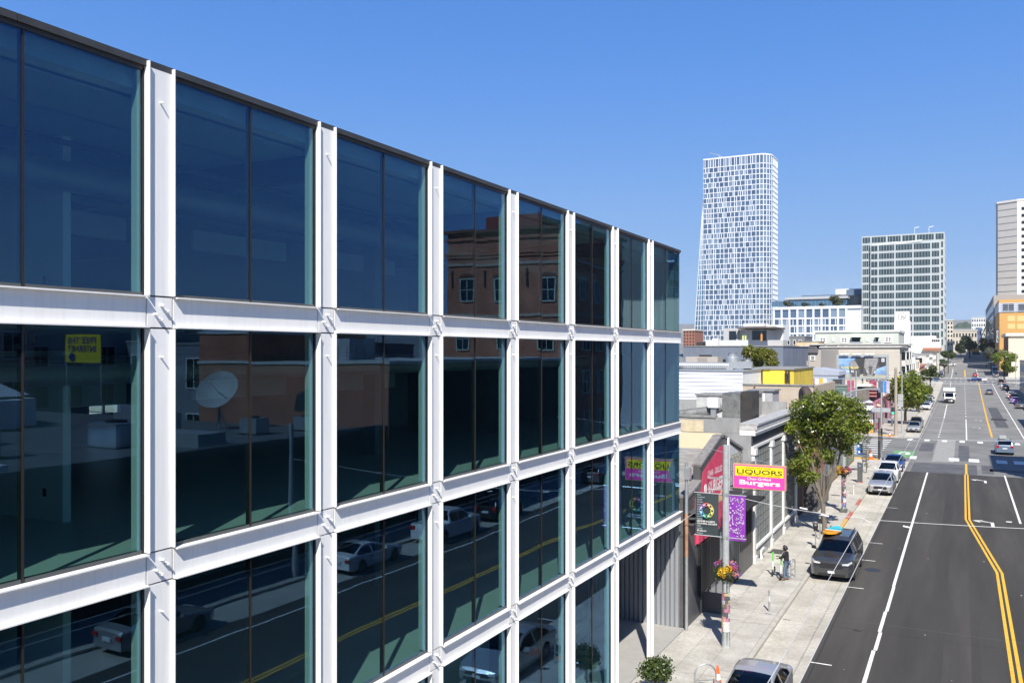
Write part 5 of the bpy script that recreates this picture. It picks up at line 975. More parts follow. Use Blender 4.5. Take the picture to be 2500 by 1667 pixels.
# ------------------------------------------------------------------ white grid midrise with roof garden
Y = 545.0; mr_ = thing('grid_midrise', 'white midrise block with a deep square window grid', 'building', AY(1985, 830, Y)); mx0, mx1 = AY(1889, 790, Y).x, AY(2066, 790, Y).x; mz1 = AY(1980, 748, Y).z; mz0 = gz(Y)
box_obj('core', TW, mr_, mx0, mx1 + 8, Y + .8, Y + 24, mz0, mz1); nc = 9; nr = 8; cw = (mx1 - mx0) / nc; rh = AY(1980, 757, Y).z - AY(1980, 775, Y).z; rr = random.Random(2); zt = mz1 - 1.6
box_obj('roof_edge', TW, mr_, mx0 - .2, mx1 + 8.2, Y - .2, Y + 24.2, mz1 - 1.6, mz1)
for i in range(nc + 1): box_obj('pier', TW, mr_, mx0 + i * cw - .55, mx0 + i * cw + .55, Y, Y + .8, mz0, zt)
z = zt
for j in range(nr):
    hgt = rh * (1.15 if j == 0 else .82); z1_ = z; z0_ = z - hgt; box_obj('floor_band', TW, mr_, mx0 - .5, mx1 + .5, Y + .02, Y + .8, z0_ - .9, z0_)
    for i in range(nc):
        sp_ = 1.0 if j == 0 else rr.choice((.3, .7, .62, .38)); xa_ = mx0 + i * cw + .55; xb_ = mx0 + (i + 1) * cw - .55; xm = xa_ + (xb_ - xa_) * sp_
        box_obj('window', rr.choice(WB), mr_, xa_, xm, Y + .6, Y + .79, z0_, z1_)
        if sp_ < 1: box_obj('window', rr.choice(WB), mr_, xm + .4, xb_, Y + .6, Y + .79, z0_, z1_); box_obj('mullion', TW, mr_, xm, xm + .4, Y + .2, Y + .8, z0_, z1_)
    z = z0_ - .9
gl = thing('roof_pavilion', 'set back glass pavilion with grey fascia on the midrise roof', 'building', AY(1985, 745, Y + 12)); pb('glass_wall', WG, gl, 1884, 2068, 748, 731, Y + 12, 12); pb('fascia', M('pav_grey', (.42, .44, .45), .6), gl, 1916, 2070, 732, 722, Y + 11, 13); pb('roof_plant', M('pav_dark', (.25, .27, .28), .7), gl, 1955, 2052, 722, 719, Y + 15, 6)
for k in range(18): a = AY(1890 + k * 10, 748, Y + 11.9); box_obj('glazing_bar', GALV, gl, a.x, a.x + .15, Y + 11.8, Y + 12, a.z, AY(1890, 732, Y + 11.9).z)
# dark glass tower with pale spandrels
Y = 560.0; dt_ = thing('office_tower', 'square office tower with dark ribbon windows and pale spandrels', 'tower', AY(2205, 830, Y)); SPN = M('spandrel_pale', (.43, .465, .47), .4, var=.04)
dx0, dx1 = AY(2104, 700, Y).x, AY(2306, 700, Y).x; dz1 = AY(2205, 572, Y).z; dz0 = gz(Y); box_obj('core', SPN, dt_, dx0, dx1, Y, Y + 40, dz0, dz1)
rows = 14; rh = (dz1 - AY(2200, 845, Y).z) / rows; DW = dx1 - dx0; px_ = [0, .115, .31, .49, .665, .885, 1.0]
fx0, fx1 = AY(2126, 700, Y).x, AY(2295, 700, Y).x; fz1 = dz1 - rh * 1.25; box_obj('front_slab', SPN, dt_, fx0, fx1, Y - 2.2, Y, dz0, fz1)
nb = [0, .115, .36, .62, .875, 1.0]
for j in range(rows):
    zt = dz1 - rh * (j + .16); zb = zt - rh * .70
    if j == 0:
        for a, b in zip(px_, px_[1:]):
            wn = box_obj('window', TEALGLASS, dt_, dx0 + DW * a + .5, dx0 + DW * b - .5, Y - .12, Y + .02, zb, zt); n = max(2, int((b - a) * 28)); m = MB()
            for k in range(1, n): xx = dx0 + DW * a + DW * (b - a) * k / n; m.box(xx - .07, xx + .07, Y - .3, Y - .1, zb - .3, zt + .3)
            m.build('mullions', SPN, wn)
    else:
        wl = box_obj('window', TEALGLASS, dt_, dx0 + .5, fx0 - .4, Y - .12, Y + .02, zb, zt); box_obj('window', TEALGLASS, dt_, fx1 + .6, dx1 - .8, Y - .12, Y + .02, zb, zt)
        for k in (1, 2, 3): box_obj('mullion', SPN, wl, dx0 + (fx0 - dx0) * k / 4 - .1, dx0 + (fx0 - dx0) * k / 4 + .1, Y - .3, Y - .1, zb, zt)
        FW = fx1 - fx0
        for a, b in zip(nb, nb[1:]):
            wn = box_obj('window', TEALGLASS, dt_, fx0 + FW * a + .45, fx0 + FW * b - .45, Y - 2.32, Y - 2.18, zb - rh * .15, zt - rh * .15); n = max(2, int((b - a) * 26)); m = MB()
            for k in range(1, n): xx = fx0 + FW * a + FW * (b - a) * k / n; m.box(xx - .07, xx + .07, Y - 2.5, Y - 2.3, zb - rh * .2, zt - rh * .1)
            m.build('mullions', SPN, wn)
    for k in range(5): window(dt_, 'x', Y + 2 + k * 7.5, Y + 8.5 + k * 7.5, zb, zt, (dx1, 1), SPN, TEALGLASS, 4, 1, .2, .12)
for px in (2233, 2268): a = AY(px, 575, Y + 5); MB().bar((a.x, Y + 5, dz1), (a.x, Y + 5, dz1 + 4), .15).bar((a.x, Y + 5, dz1 + 4), (a.x + 2.5, Y + 5, dz1 + 4.4), .3).build('roof_mast', WHITE2, dt_)
MB().bar((fx0 + 1, Y - 1, fz1 + .3), (fx0 + FW * .4, Y - 1.2, fz1 + 1.4), .5).bar((fx0 + FW * .35, Y - 1, fz1 + .6), (fx0 + FW * .75, Y - 1.2, fz1 + 1.8), .5).build('roof_rig', WHITE2, dt_)
lw_ = thing('glass_link_block', 'low dark blue glass block tucked behind the square office tower', 'building', AY(2075, 830, 566)); pb('wall', DARKGLASS, lw_, 2064, 2110, 832, 720, 566, 30); pb('penthouse', M('link_blue', (.10, .15, .22), .5), lw_, 2066, 2108, 726, 706, 572, 12); pb('white_plant', WHITE2, lw_, 2040, 2106, 720, 704, 580, 12)
for k in range(7): pb('floor_line', M('link_line', (.10, .13, .17), .5), lw_, 2064, 2105, 752 + k * 12, 750 + k * 12, 565.8, .3)
wl_ = thing('white_hall', 'plain white windowless hall in front of the square office tower', 'building', AY(2255, 850, 530)); pb('wall', WHITE2, wl_, 2218, 2297, 862, 827, 530, 22); pb('upper_wall', WHITE2, wl_, 2224, 2285, 828, 820, 534, 10); pb('red_roof', M('tile_red', (.38, .16, .09), .8), wl_, 2253, 2298, 856, 849, 526, 3.5)
for k in range(4): pb('window', DARKGLASS, wl_, 2275 + k * 5, 2279 + k * 5, 834, 829, 529.9, .2)

# ------------------------------------------------------------------ end of the street
for lab, px0, px1, t_, Y, c, nc, nr in (('cream corner block with cornice beside the office tower', 2312, 2327, 783, 690, (.60, .56, .48), 2, 6), ('cream stone hall with tall windows at the street end', 2325, 2386, 808, 740, (.52, .48, .40), 8, 2), ('white terraced hotel on the distant hillside', 2372, 2406, 776, 1150, (.62, .64, .63), 6, 6), ('brick tenement glimpsed past the glass building corner', 1668, 1696, 807, 470, (.30, .13, .09), 4, 5), ('blue glazed block by the hillside hotel', 2383, 2397, 800, 980, (.08, .12, .24), 2, 2)):
    q = pbox(px0, px1, Y, t_, 18); t = thing('distant_building', lab, 'building', (q[0], Y, gz(Y))); box_obj('wall', M('db_%d' % px0, c, .8), t, *q); box_obj('cornice', M('db_trim', (.6, .57, .5), .8), t, q[0] - .4, q[1] + .4, Y - .4, q[3], q[5], q[5] + .8)
    zlo = AY(px0, 845, Y).z
    for i in range(nc):
        for j in range(nr):
            cw_ = (q[1] - q[0]) / nc; hh = (q[5] - zlo) / nr; box_obj('window', DARKGLASS, t, q[0] + cw_ * (i + .25), q[0] + cw_ * (i + .75), Y - .1, Y + .05, zlo + hh * (j + .2), zlo + hh * (j + .7))
hl = MB(); hx = []
for i in range(41):
    px = 2290 + i * 5; h_ = 800 - 14 * math.exp(-((px - 2352) / 26) ** 2) - 10 * math.exp(-((px - 2420) / 50) ** 2) + 2 * math.sin(i * 1.7); hx.append(AY(px, h_, 1700))
for a, b in zip(hx, hx[1:]): hl.quad((a.x, 1700, 30), (b.x, 1700, 30), (b.x, 1740, b.z), (a.x, 1740, a.z)); hl.quad((a.x, 1740, a.z), (b.x, 1740, b.z), (b.x, 1950, b.z - 3), (a.x, 1950, a.z - 3))
struct(hl.build('hill', M('hill_green', (.05, .075, .05), .9, var=.4, scale=.04)))
# right side: storage building, concrete frontage, tower
Y = 470; st = thing('storage_building', 'orange stucco storage building with blue grey corner glazing', 'building', AY(2470, 860, Y)); ORA = M('orange_stucco', (.54, .31, .10), .8, var=.06)
sx = AY(2440, 700, Y).x; ztop = AY(2470, 731, Y).z; zg = AY(2470, 762, Y).z; box_obj('wall', ORA, st, sx, sx + 40, Y, Y + 60, gz(Y) - 1, zg); box_obj('glass_floor', M('blue_grey_panel', (.42, .46, .52), .5), st, sx - .3, sx + 40, Y - .3, Y + 60, zg, ztop - 1.6); box_obj('top_band', ORA, st, sx - .2, sx + 40, Y - .2, Y + 60, ztop - 1.6, ztop)
for px0, px1 in ((2446, 2477), (2484, 2520)):
    a, b = AY(px0, 760, Y), AY(px1, 740, Y); window(st, 'y', a.x, b.x, a.z, b.z, (Y - .3, -1), MATS['blue_grey_panel'], DARKGLASS, 2, 4, .3, .2)
for r_i, (t_, b_) in enumerate(((771, 784), (790, 803))):
    for px0, px1 in ((2460, 2478), (2483, 2510)): pb('inset_panel', M('orange_pale', (.70, .48, .20), .8), st, px0, px1, b_, t_, Y - .08, .1)
sgn = box_obj('storage_sign', BLACK, None, AY(2429, 820, Y - 2).x, AY(2440, 820, Y - 2).x, Y - 2.3, Y - 2, AY(2434, 838, Y).z, AY(2434, 804, Y).z); tag(sgn, 'tall black vertical storage sign on the orange building corner', 'sign')
sh_ = AY(2434, 804, Y).z - AY(2434, 838, Y).z; sgw = AY(2440, 820, Y - 2).x - AY(2429, 820, Y - 2).x
text('lettering', 'STORAGE', LETTER_W, sgn, (AY(2437.6, 835, Y - 2).x, Y - 2.32, AY(2434, 836.5, Y).z), (0, 0, 1), (-1, 0, 0), sgw * .5, sh_ * .88)
Y = 400; cs2 = thing('cream_store', 'cream rendered store with classical cornice in front of the orange wall', 'building', AY(2480, 860, Y)); q = pbox(2462, 2600, Y, 815, 45); box_obj('wall', M('cs_cream', (.66, .57, .44), .8), cs2, *q); box_obj('cornice', M('cs_trim', (.68, .64, .55), .7), cs2, q[0] - 1, q[1], Y - .8, q[3], q[5] - .8, q[5] + .4); box_obj('brick_return', brick('far_brick', (.25, .1, .07), (.2, .08, .06), (.2, .16, .14), 1.5), cs2, q[0] - .05, q[0], Y + .1, q[3], q[4], q[5] - 1)
cf = thing('concrete_frontage', 'grey concrete loft with deep window bays along the right pavement', 'building', (15, 600, gz(600))); CONW = M('cf_concrete', (.30, .29, .28), .85, var=.1); xa = AY(2413, 740, 700).x
zc = AY(2436, 735, 480).z - 2; box_obj('wall', CONW, cf, 14.4, 50, 531, 720, 5, 42)
for k in range(9):
    for j in range(5): box_obj('window_bay', DARKGLASS, cf, 14.3, 14.42, 534 + k * 21, 548 + k * 21, gz(600) + 3 + j * 6.2, gz(600) + 7 + j * 6.2)
Y = 600; gt = thing('concrete_tower', 'faceted pale concrete tower with dark strip windows behind the orange building', 'tower', AY(2470, 700, Y)); GC = M('tower_concrete', (.50, .475, .44), .8, var=.05, scale=.3, stretch=(1, 1, 4)); GC2 = M('tower_concrete_light', (.68, .64, .58), .8, var=.03)
xa, xb2, xc = AY(2436, 600, Y).x, AY(2482, 600, Y).x, AY(2560, 600, Y).x; zt = AY(2455, 497, Y).z
MB().prism([(xa, Y, 5), (xb2, Y - 6, 5), (xc, Y - 6, 5), (xc, Y + 20, 5), (xa, Y + 20, 5), (xa - .8, Y + 6, 5)], (0, 0, zt - 5)).build('core', GC, gt); MB().prism([(xb2 - .1, Y - 6.1, 5), (xc, Y - 6.1, 5), (xc, Y + 10, 5), (xb2 + 1, Y + 10, 5)], (0, 0, zt - 4.2)).build('light_face', GC2, gt)
n = 13; hh = (zt - AY(2455, 712, Y).z) / n
for j in range(n): box_obj('strip_window', DARKGLASS, gt, xb2 + 2.2, xc - 1, Y - 6.2, Y - 6.0, zt - hh * (j + 1.35), zt - hh * (j + .9)); MB().bar((xa, Y - .05, zt - hh * (j + 1)), (xb2, Y - 6.05, zt - hh * (j + 1)), .25, .15).build('panel_joint', M('joint_dark', (.2, .2, .19), .8), gt)
MB().prism([(xa - .6, Y - .2, zt), (xb2 - .2, Y - 6.4, zt), (xc, Y - 6.4, zt), (xc, Y + 20, zt), (xa, Y + 20, zt), (xa - 1, Y + 6, zt)], (0, 0, 1.2)).build('roof_edge', GC2, gt)
# yellow lattice crane jib beyond the trees
yc_ = thing('lattice_crane', 'yellow lattice crane boom leaning over the far end of the street', 'crane', AY(2388, 850, 640)); YC = M('crane_yellow', (.65, .36, .05), .6); a0, a1 = AY(2386, 845, 640), AY(2412, 785, 640)
for off in (0, 3): MB().bar(a0 + Vector((off, 0, 0)), a1 + Vector((off * .5, 0, 0)), .6).build('boom_chord', YC, yc_)
for k in range(9): p_, q_ = a0.lerp(a1, k / 9), a0.lerp(a1, (k + 1) / 9); MB().bar(p_, q_ + Vector((3 - 1.5 * k / 9, 0, 0)), .3).build('lattice_bar', YC, yc_)
pb('cab', YC, yc_, 2372, 2390, 858, 851, 640, 5); pb('base', DARKMETAL, yc_, 2374, 2392, 866, 858, 640, 5)

# city blocks farther left, behind the glass building
for i, (lab, x0, x1, y0, y1, h, c) in enumerate((('grey flat roofed works behind the burger garage', -60, -36, 40, 62, 7.5, (.34, .34, .33)), ('cream garage block behind the clapboard building', -70, -42, 66, 96, 8.5, (.55, .5, .4)), ('white warehouse left of the slate building', -95, -66, 134, 170, 11, (.62, .62, .6)), ('brick workshop beyond the white warehouse', -130, -98, 130, 165, 9, (.3, .14, .1)), ('tan apartment block far behind the slate building', -120, -80, 185, 225, 16, (.45, .38, .3)), ('pale blue flats beyond the tan apartments', -170, -128, 190, 240, 18, (.4, .45, .5)), ('grey office slab left of the white tower', -250, -200, 420, 470, 38, (.35, .37, .39)), ('white housing slab at the left horizon', -330, -265, 380, 430, 26, (.6, .6, .58)), ('brown brick block near the left horizon', -200, -150, 300, 340, 20, (.28, .18, .13)), ('cream hotel block behind the brown one', -210, -160, 360, 400, 30, (.56, .52, .44)))):
    generic(lab, x0, x1, y0, y1, h + gz(y0), M('lcb_%d' % i, c, .85, var=.1), 5, max(2, int(h / 4)), face='y-', name='city_block')

# ================================================================== VEHICLES
def lerp(a, b, t): return a + (b - a) * t
def prof_at(pts, u):
    for (a, za), (b, zb) in zip(pts, pts[1:]):
        if u <= b: t = (u - a) / (b - a) if b > a else 0; t = max(0, t); return za + (zb - za) * (t * t * (3 - 2 * t) * .35 + t * .65)
    return pts[-1][1]
KINDS = {  # metres from the front bumper: roof / hood line, [cowl, roof front, roof rear, deck], belt height, L, W, H
 'sedan': dict(top=[(0, .58), (.10, .72), (.5, .82), (1.45, .96), (2.30, 1.36), (2.75, 1.44), (3.35, 1.43), (4.25, 1.10), (4.72, 1.04), (4.80, .86)], g=(1.45, 2.45, 3.30, 4.25), belt=(.90, 1.00), L=4.8, W=1.82, wheels=(.95, 3.72), r=.33),
 'suv': dict(top=[(0, .62), (.08, .86), (.4, .98), (1.30, 1.08), (2.05, 1.56), (2.5, 1.66), (3.7, 1.62), (4.35, 1.52), (4.58, 1.10), (4.64, .80)], g=(1.30, 2.20, 3.95, 4.56), belt=(1.02, 1.12), L=4.64, W=1.88, wheels=(.92, 3.65), r=.36),
 'big_suv': dict(top=[(0, .66), (.06, 1.02), (.35, 1.14), (1.55, 1.22), (2.15, 1.70), (2.6, 1.86), (4.3, 1.86), (5.15, 1.80), (5.38, 1.22), (5.44, .80)], g=(1.55, 2.25, 4.9, 5.36), belt=(1.16, 1.22), L=5.44, W=2.08, wheels=(1.02, 4.14), r=.41),
 'hatch': dict(top=[(0, .58), (.10, .74), (.45, .84), (1.15, .98), (1.95, 1.40), (2.4, 1.48), (3.2, 1.44), (3.8, 1.36), (4.12, 1.02), (4.2, .74)], g=(1.15, 2.1, 3.4, 4.1), belt=(.92, 1.02), L=4.2, W=1.76, wheels=(.86, 3.40), r=.32),
 'pickup': dict(top=[(0, .7), (.06, 1.02), (.35, 1.10), (1.55, 1.18), (2.2, 1.70), (2.5, 1.86), (3.7, 1.86), (3.95, 1.70), (4.05, 1.20), (5.75, 1.20), (5.85, .8)], g=(1.55, 2.3, 3.75, 4.03), belt=(1.14, 1.18), L=5.85, W=2.02, wheels=(1.05, 4.70), r=.40),
}
PAINTS = {}
def paint(name, c, rough=.28, metal=.0):
    if name not in PAINTS: PAINTS[name] = M('car_paint_' + name, c, rough, metal, var=.04, scale=3, spec=.5, coat=.8)
    return PAINTS[name]
RIM = M('alloy_rim', (.35, .36, .37), .35, .7); TRIM = M('car_trim_black', (.02, .02, .022), .5); LAMP = M('headlamp', (.55, .58, .60), .12, .2); TAIL = M('tail_lamp', (.40, .02, .02), .2); PLATE = M('licence_plate', (.6, .62, .65), .5)
def make_wheel(parent, x, y, r, wd, det):
    t = MB(); n = 20 if det else 12
    t.lathe((0, 0, 0), [(r * .62, -wd / 2), (r * .96, -wd / 2), (r, -wd * .3), (r, wd * .3), (r * .96, wd / 2), (r * .62, wd / 2)], n)
    o = t.build('wheel', BLACK, parent, local=True); o.location = (x, y, r); o.rotation_euler = (0, R(90), 0); q = MB().lathe((0, 0, 0), [(r * .62, -wd * .42), (r * .62, wd * .42), (r * .2, wd * .46)], n)
    for k in range(5 if det else 0): a = k * 2 * math.pi / 5; q.bar((r * .1 * math.cos(a), r * .1 * math.sin(a), wd * .47), (r * .58 * math.cos(a), r * .58 * math.sin(a), wd * .45), r * .18, .02)
    rim = q.build('rim', RIM, o, local=True)
    if x < 0: rim.rotation_euler = (R(180), 0, 0)
def car(label, kind, col, x, y, face, group=None, det=1, name='parked_car', rz=0, scale=1, z=None, cat='car', rack=False):
    """x, y = centre line and position of the FRONT bumper when face = -1 (towards -y), or of the REAR bumper when face = +1"""
    K = KINDS[kind]; L, W, r = K['L'], K['W'], K['r']; g0, g1, g2, g3 = K['g']; b0, b1 = K['belt']; hw = W / 2
    zz = gz(y) + .01 if z is None else z
    o = thing(name, label, cat, (x, y, zz), (math.pi if face < 0 else 0) + rz, group)          # local: +y is forward
    flip = -1 if face < 0 else 1
    fy = (lambda u: -u) if face < 0 else (lambda u: L - u)                                        # distance from front -> local y
    if face < 0: fy = lambda u: -u                                                              # rotated 180: local +y points to world -y; front bumper at origin
    st = sorted(set([round(q, 3) for q in np.arange(0, L + .001, .13 if det else .26)] + [.03, .1, g0, g1, g2, g3, g0 + .3, (g1 + g2) / 2 - .06, (g1 + g2) / 2 + .06, L - .04] + [K['wheels'][k] + d for k in (0, 1) for d in (-r - .06, -r * .8, -r * .4, 0, r * .4, r * .8, r + .06)]))
    st = [s for i, s in enumerate(st) if 0 <= s <= L and (i == 0 or s - st[i - 1] > .012)]
    def ring(u):
        zt = prof_at(K['top'], u); belt = lerp(b0, b1, min(1, max(0, (u - g0) / (g3 - g0)))); zb = min(belt, zt - .035)
        nose = min(1, .80 + .2 * math.sin(min(1, u / .55) * math.pi / 2)); tailn = min(1, .86 + .14 * math.sin(min(1, (L - u) / .4) * math.pi / 2)); w_ = hw * nose * tailn
        g_ = max(0, min(1, (zt - zb - .06) / .38)); wr = lerp(w_ * .90, w_ * .72, g_); low = .24 if .2 < u < L - .2 else .30
        for wy in K['wheels']:
            d = abs(u - wy); R_ = r + .055
            if d < R_: low = max(low, r + math.sqrt(R_ * R_ - d * d) * .98)
        mid = max(.58 * (1 if kind in ('sedan', 'hatch') else 1.15), low + .04); bl = max(zb - .06, mid + .02); zb2 = max(zb, bl + .01)
        zr = max(zt - .05, zb2 + .008)
        return [(w_ * .93, low), (w_ * .985, low + .02), (w_, mid), (w_ * .985, bl), (w_ * .95, zb2), (lerp(w_ * .95, wr, .86), lerp(zb2, zr, .84)), (wr, zr), (wr - .07, max(zt - .018, zr + .004)), (wr * .5, zt + .004), (0, zt + .014)]
    rings = [ring(u) for u in st]; n = 10
    body = MB(); parts = {}
    def vert(i, k, s): a = rings[i][k]; return (s * a[0], fy(st[i]), a[1])
    mid = (g1 + g2) / 2
    for i in range(len(st) - 1):
        ua, ub = st[i], st[i + 1]; uc = (ua + ub) / 2; ha = rings[i][6][1] - rings[i][4][1]; hb = rings[i + 1][6][1] - rings[i + 1][4][1]
        for k in range(n - 1):
            for s in (1, -1):
                p = [vert(i, k, s), vert(i + 1, k, s), vert(i + 1, k + 1, s), vert(i, k + 1, s)]; key = None
                if k == 4 and g0 + .28 < uc < g3 - .18 and min(ha, hb) > .12 and abs(uc - mid) > .07: key = ('side_window', s, uc < mid)
                elif k >= 7 and g0 + .04 < uc < g1 - .05: key = ('windshield', 0, 0)
                elif k >= 7 and g2 + .06 < uc < g3 - .03: key = ('rear_window', 0, 0)
                elif kind == 'pickup' and k >= 8 and 4.15 < uc < L - .15: key = ('bed_liner', 0, 0)
                (parts.setdefault(key, MB()) if key else body).add(p, [(0, 1, 2, 3)])
    for i, rv in ((0, 1), (len(st) - 1, -1)):
        P = [vert(i, k, 1) for k in range(n)] + [vert(i, k, -1) for k in range(n - 2, -1, -1)]; body.add(P, [tuple(range(len(P)))])
    bo = body.build('body', col, o, local=True, smooth=True)
    for key, m in parts.items(): m.build(key[0], TRIM if key[0] == 'bed_liner' else CARGLASS, o, local=True, smooth=True)
    MB().box(-hw * .8, hw * .8, *sorted((fy(.35), fy(L - .35))), .2, .62).build('underbody', TRIM, o, local=True)
    for wy in K['wheels']:
        for s in (-1, 1): make_wheel(o, s * (hw - .12), fy(wy), r, .22, det)
    zf = K['top'][1][1]; big = kind in ('suv', 'big_suv', 'pickup')
    def fr(u): return fy(u)
    # front end
    gx = hw * .52; gh = .22 if big else .12; gz0 = zf - gh - .10
    MB().box(-gx, gx, *sorted((fr(-.012), fr(.06))), gz0, gz0 + gh).build('grille', TRIM, o, local=True)
    MB().box(-hw * .62, hw * .62, *sorted((fr(-.014), fr(.06))), .30, .42).build('bumper_intake', TRIM, o, local=True)
    MB().box(-.16, .16, *sorted((fr(-.03), fr(0))), .44, .56).build('licence_plate', PLATE, o, local=True)
    for s in (-1, 1):
        MB().prism([(s * hw * .50, fr(-.02), zf - .14), (s * hw * .78, fr(.0), zf - .13), (s * hw * .93, fr(.30), zf - .04), (s * hw * .91, fr(.32), zf + .05), (s * hw * .74, fr(.03), zf - .03), (s * hw * .50, fr(-.015), zf - .06)], (s * .012, .02 if face < 0 else .02, .01)).build('headlight', LAMP, o, local=True)
        MB().box(*sorted((s * hw * .60, s * hw * .90)), *sorted((fr(L + .015), fr(L - .1))), .72 if not big else .85, .86 if not big else 1.08).build('taillight', TAIL, o, local=True)
        mh = b0 + .02; mu = g0 + .38; MB().prism([(s * hw * .93, fr(mu), mh), (s * (hw + .20), fr(mu + .04), mh + .02), (s * (hw + .20), fr(mu + .04), mh + .17), (s * (hw + .02), fr(mu), mh + .17)], (0, -.12 * (1), 0)).build('mirror', TRIM if kind == 'big_suv' else col, o, local=True)
        if det: MB().box(*sorted((s * (hw - .03), s * (hw + .012))), *sorted((fr(mid + .1), fr(mid + .3))), b0 - .14, b0 - .10).box(*sorted((s * (hw - .03), s * (hw + .012))), *sorted((fr(mid - .85), fr(mid - .65))), b0 - .14, b0 - .10).build('door_handle', CHROME if not big else TRIM, o, local=True)
    MB().box(-.24, .24, *sorted((fr(L + .02), fr(L - .05))), .60 if not big else .66, .74 if not big else .80).build('licence_plate', PLATE, o, local=True)
    if rack:
        H_ = max(q[1] for q in K['top'])
        for s in (-1, 1): MB().bar((s * hw * .6, fy(g1 + .2), H_ + .05), (s * hw * .6, fy(g2), H_ + .05), .04).build('roof_rail', TRIM, o, local=True)
    return o
P_SILVER, P_GREY, P_DARK, P_WHITE, P_BLUE, P_BLACK, P_RED, P_NAVY = (paint('silver', (.42, .43, .44), .3, .5), paint('grey', (.17, .175, .18), .3, .5), paint('charcoal', (.055, .057, .062), .3, .4), paint('white', (.72, .72, .71)), paint('blue', (.02, .05, .20), .3, .3), paint('black', (.015, .015, .017)), paint('red', (.42, .015, .02)), paint('dark_blue', (.02, .035, .09), .3, .3))
P_ICE, P_PURPLE, P_STEEL = paint('ice', (.50, .54, .58), .3, .4), paint('purple', (.33, .22, .62)), paint('steel_blue', (.20, .27, .36), .3, .4)
XP = -6.05
car('silver sedan parked beside the bike rack and traffic cone', 'sedan', P_SILVER, -6.0, 25.7, -1)
wag = car('charcoal full size suv with a surfboard on its roof', 'big_suv', P_DARK, -5.95, 46.2, -1, rack=True)
car('silver compact suv parked ahead of a white one', 'suv', P_SILVER, -5.98, 75.6, -1)
car('white crossover with dark glass between the silver suv and the blue car', 'suv', P_WHITE, -6.05, 83.0, -1)
car('deep blue sedan parked last before the crossing', 'sedan', P_BLUE, -6.1, 91.0, -1)
for i, (lab, kd, cl, yy, xx) in enumerate((('silver sedan parked first beyond the crossing', 'sedan', P_SILVER, 136.6, -6.35), ('dark grey suv parked close behind a silver sedan', 'suv', P_GREY, 143.5, -6.4), ('white sedan with black grille parked under the street trees', 'sedan', P_WHITE, 190.2, -6.65), ('white hatchback second in the row under the trees', 'hatch', P_WHITE, 196.6, -6.7), ('dark blue suv parked between two white cars', 'suv', P_NAVY, 202.8, -6.7), ('white suv parked ahead of a black car', 'suv', P_WHITE, 209.5, -6.75), ('black suv at the end of the row by the box truck', 'suv', P_BLACK, 216.6, -6.8),
        ('grey sedan parked far up the left kerb', 'sedan', P_GREY, 384, -8.0), ('white sedan parked behind a distant grey one', 'sedan', P_WHITE, 392, -8.0), ('white van like suv parked by the far trees', 'big_suv', P_WHITE, 401, -8.1), ('silver hatchback parked near the far trees', 'hatch', P_ICE, 411, -8.2), ('dark suv parked last by the far trees', 'suv', P_DARK, 420, -8.3))):
    car(lab, kd, cl, xx, yy, -1, det=0)
car('pale blue grey hatchback turning across the second crossing', 'hatch', P_ICE, -7.5, 366, -1, det=0, name='driving_car', rz=R(80))
sub = car('slate blue estate with roof box driving away over the crossing', 'suv', P_STEEL, 4.15, 111.8, 1, name='driving_car', rack=True)
MB().box(-.5, .2, 1.2, 2.9, 1.72, 2.0).build('roof_box', M('roof_box_grey', (.35, .38, .35), .6), sub, local=True)
car('dark grey sedan driving away past the tar patch', 'sedan', P_GREY, 6.15, 262, 1, det=0, name='driving_car')
car('white suv driving away near the second crossing', 'suv', P_WHITE, 6.7, 353, 1, det=0, name='driving_car', z=gz(353) + .05)
car('dark blue sedan turning at the second crossing', 'sedan', P_BLUE, 1.6, 352, -1, det=0, name='driving_car', rz=R(-50), z=gz(356) + .05)
car('red sedan waiting beyond the second crossing', 'sedan', P_RED, 4.2, 396, 1, det=0, name='driving_car', z=gz(398) + .03)
car('white pickup crossing the street far ahead', 'pickup', P_WHITE, -3.5, 520, -1, det=0, name='driving_car', rz=R(60), z=gz(522) + .1)
car('small white car coming over the rise at the street end', 'hatch', P_WHITE, 0.5, 640, -1, det=0, name='driving_car', z=gz(640) + .05)
car('silver suv nosing out by the far left trees', 'suv', P_ICE, -6.5, 545, -1, det=0, name='driving_car', z=gz(545) + .05)
for lab, kd, cl, yy, xx in (('grey sedan parked on the right behind the purple car', 'sedan', P_GREY, 203, 10.5), ('purple hatchback with an orange stripe parked on the right', 'hatch', P_PURPLE, 222.5, 10.3), ('white crossover parked just beyond the purple hatchback', 'suv', P_WHITE, 246, 10.6), ('black suv parked beside the cream shop building', 'suv', P_BLACK, 237, 10.7), ('charcoal suv parked behind a white sedan on the right', 'suv', P_DARK, 290, 11.0), ('white sedan parked ahead of a charcoal suv on the right', 'sedan', P_WHITE, 303, 11.0), ('tall black suv parked by the right street lamp', 'big_suv', P_BLACK, 328, 11.2), ('grey hatchback parked under the right hand trees', 'hatch', P_GREY, 392, 11.6), ('silver sedan parked under the right hand trees', 'sedan', P_SILVER, 402, 11.6), ('dark suv parked before the blue van', 'suv', P_DARK, 415, 11.7)):
    c = car(lab, kd, cl, xx, yy, 1, det=0)
    if kd == 'hatch' and cl is P_PURPLE: MB().prism([(.2, -.03, .45), (.42, -.03, .45), (-.12, -.03, .95), (-.25, -.03, .95)], (0, .02, 0)).build('orange_stripe', M('stripe_orange', (.7, .15, .08), .4), c, local=True)
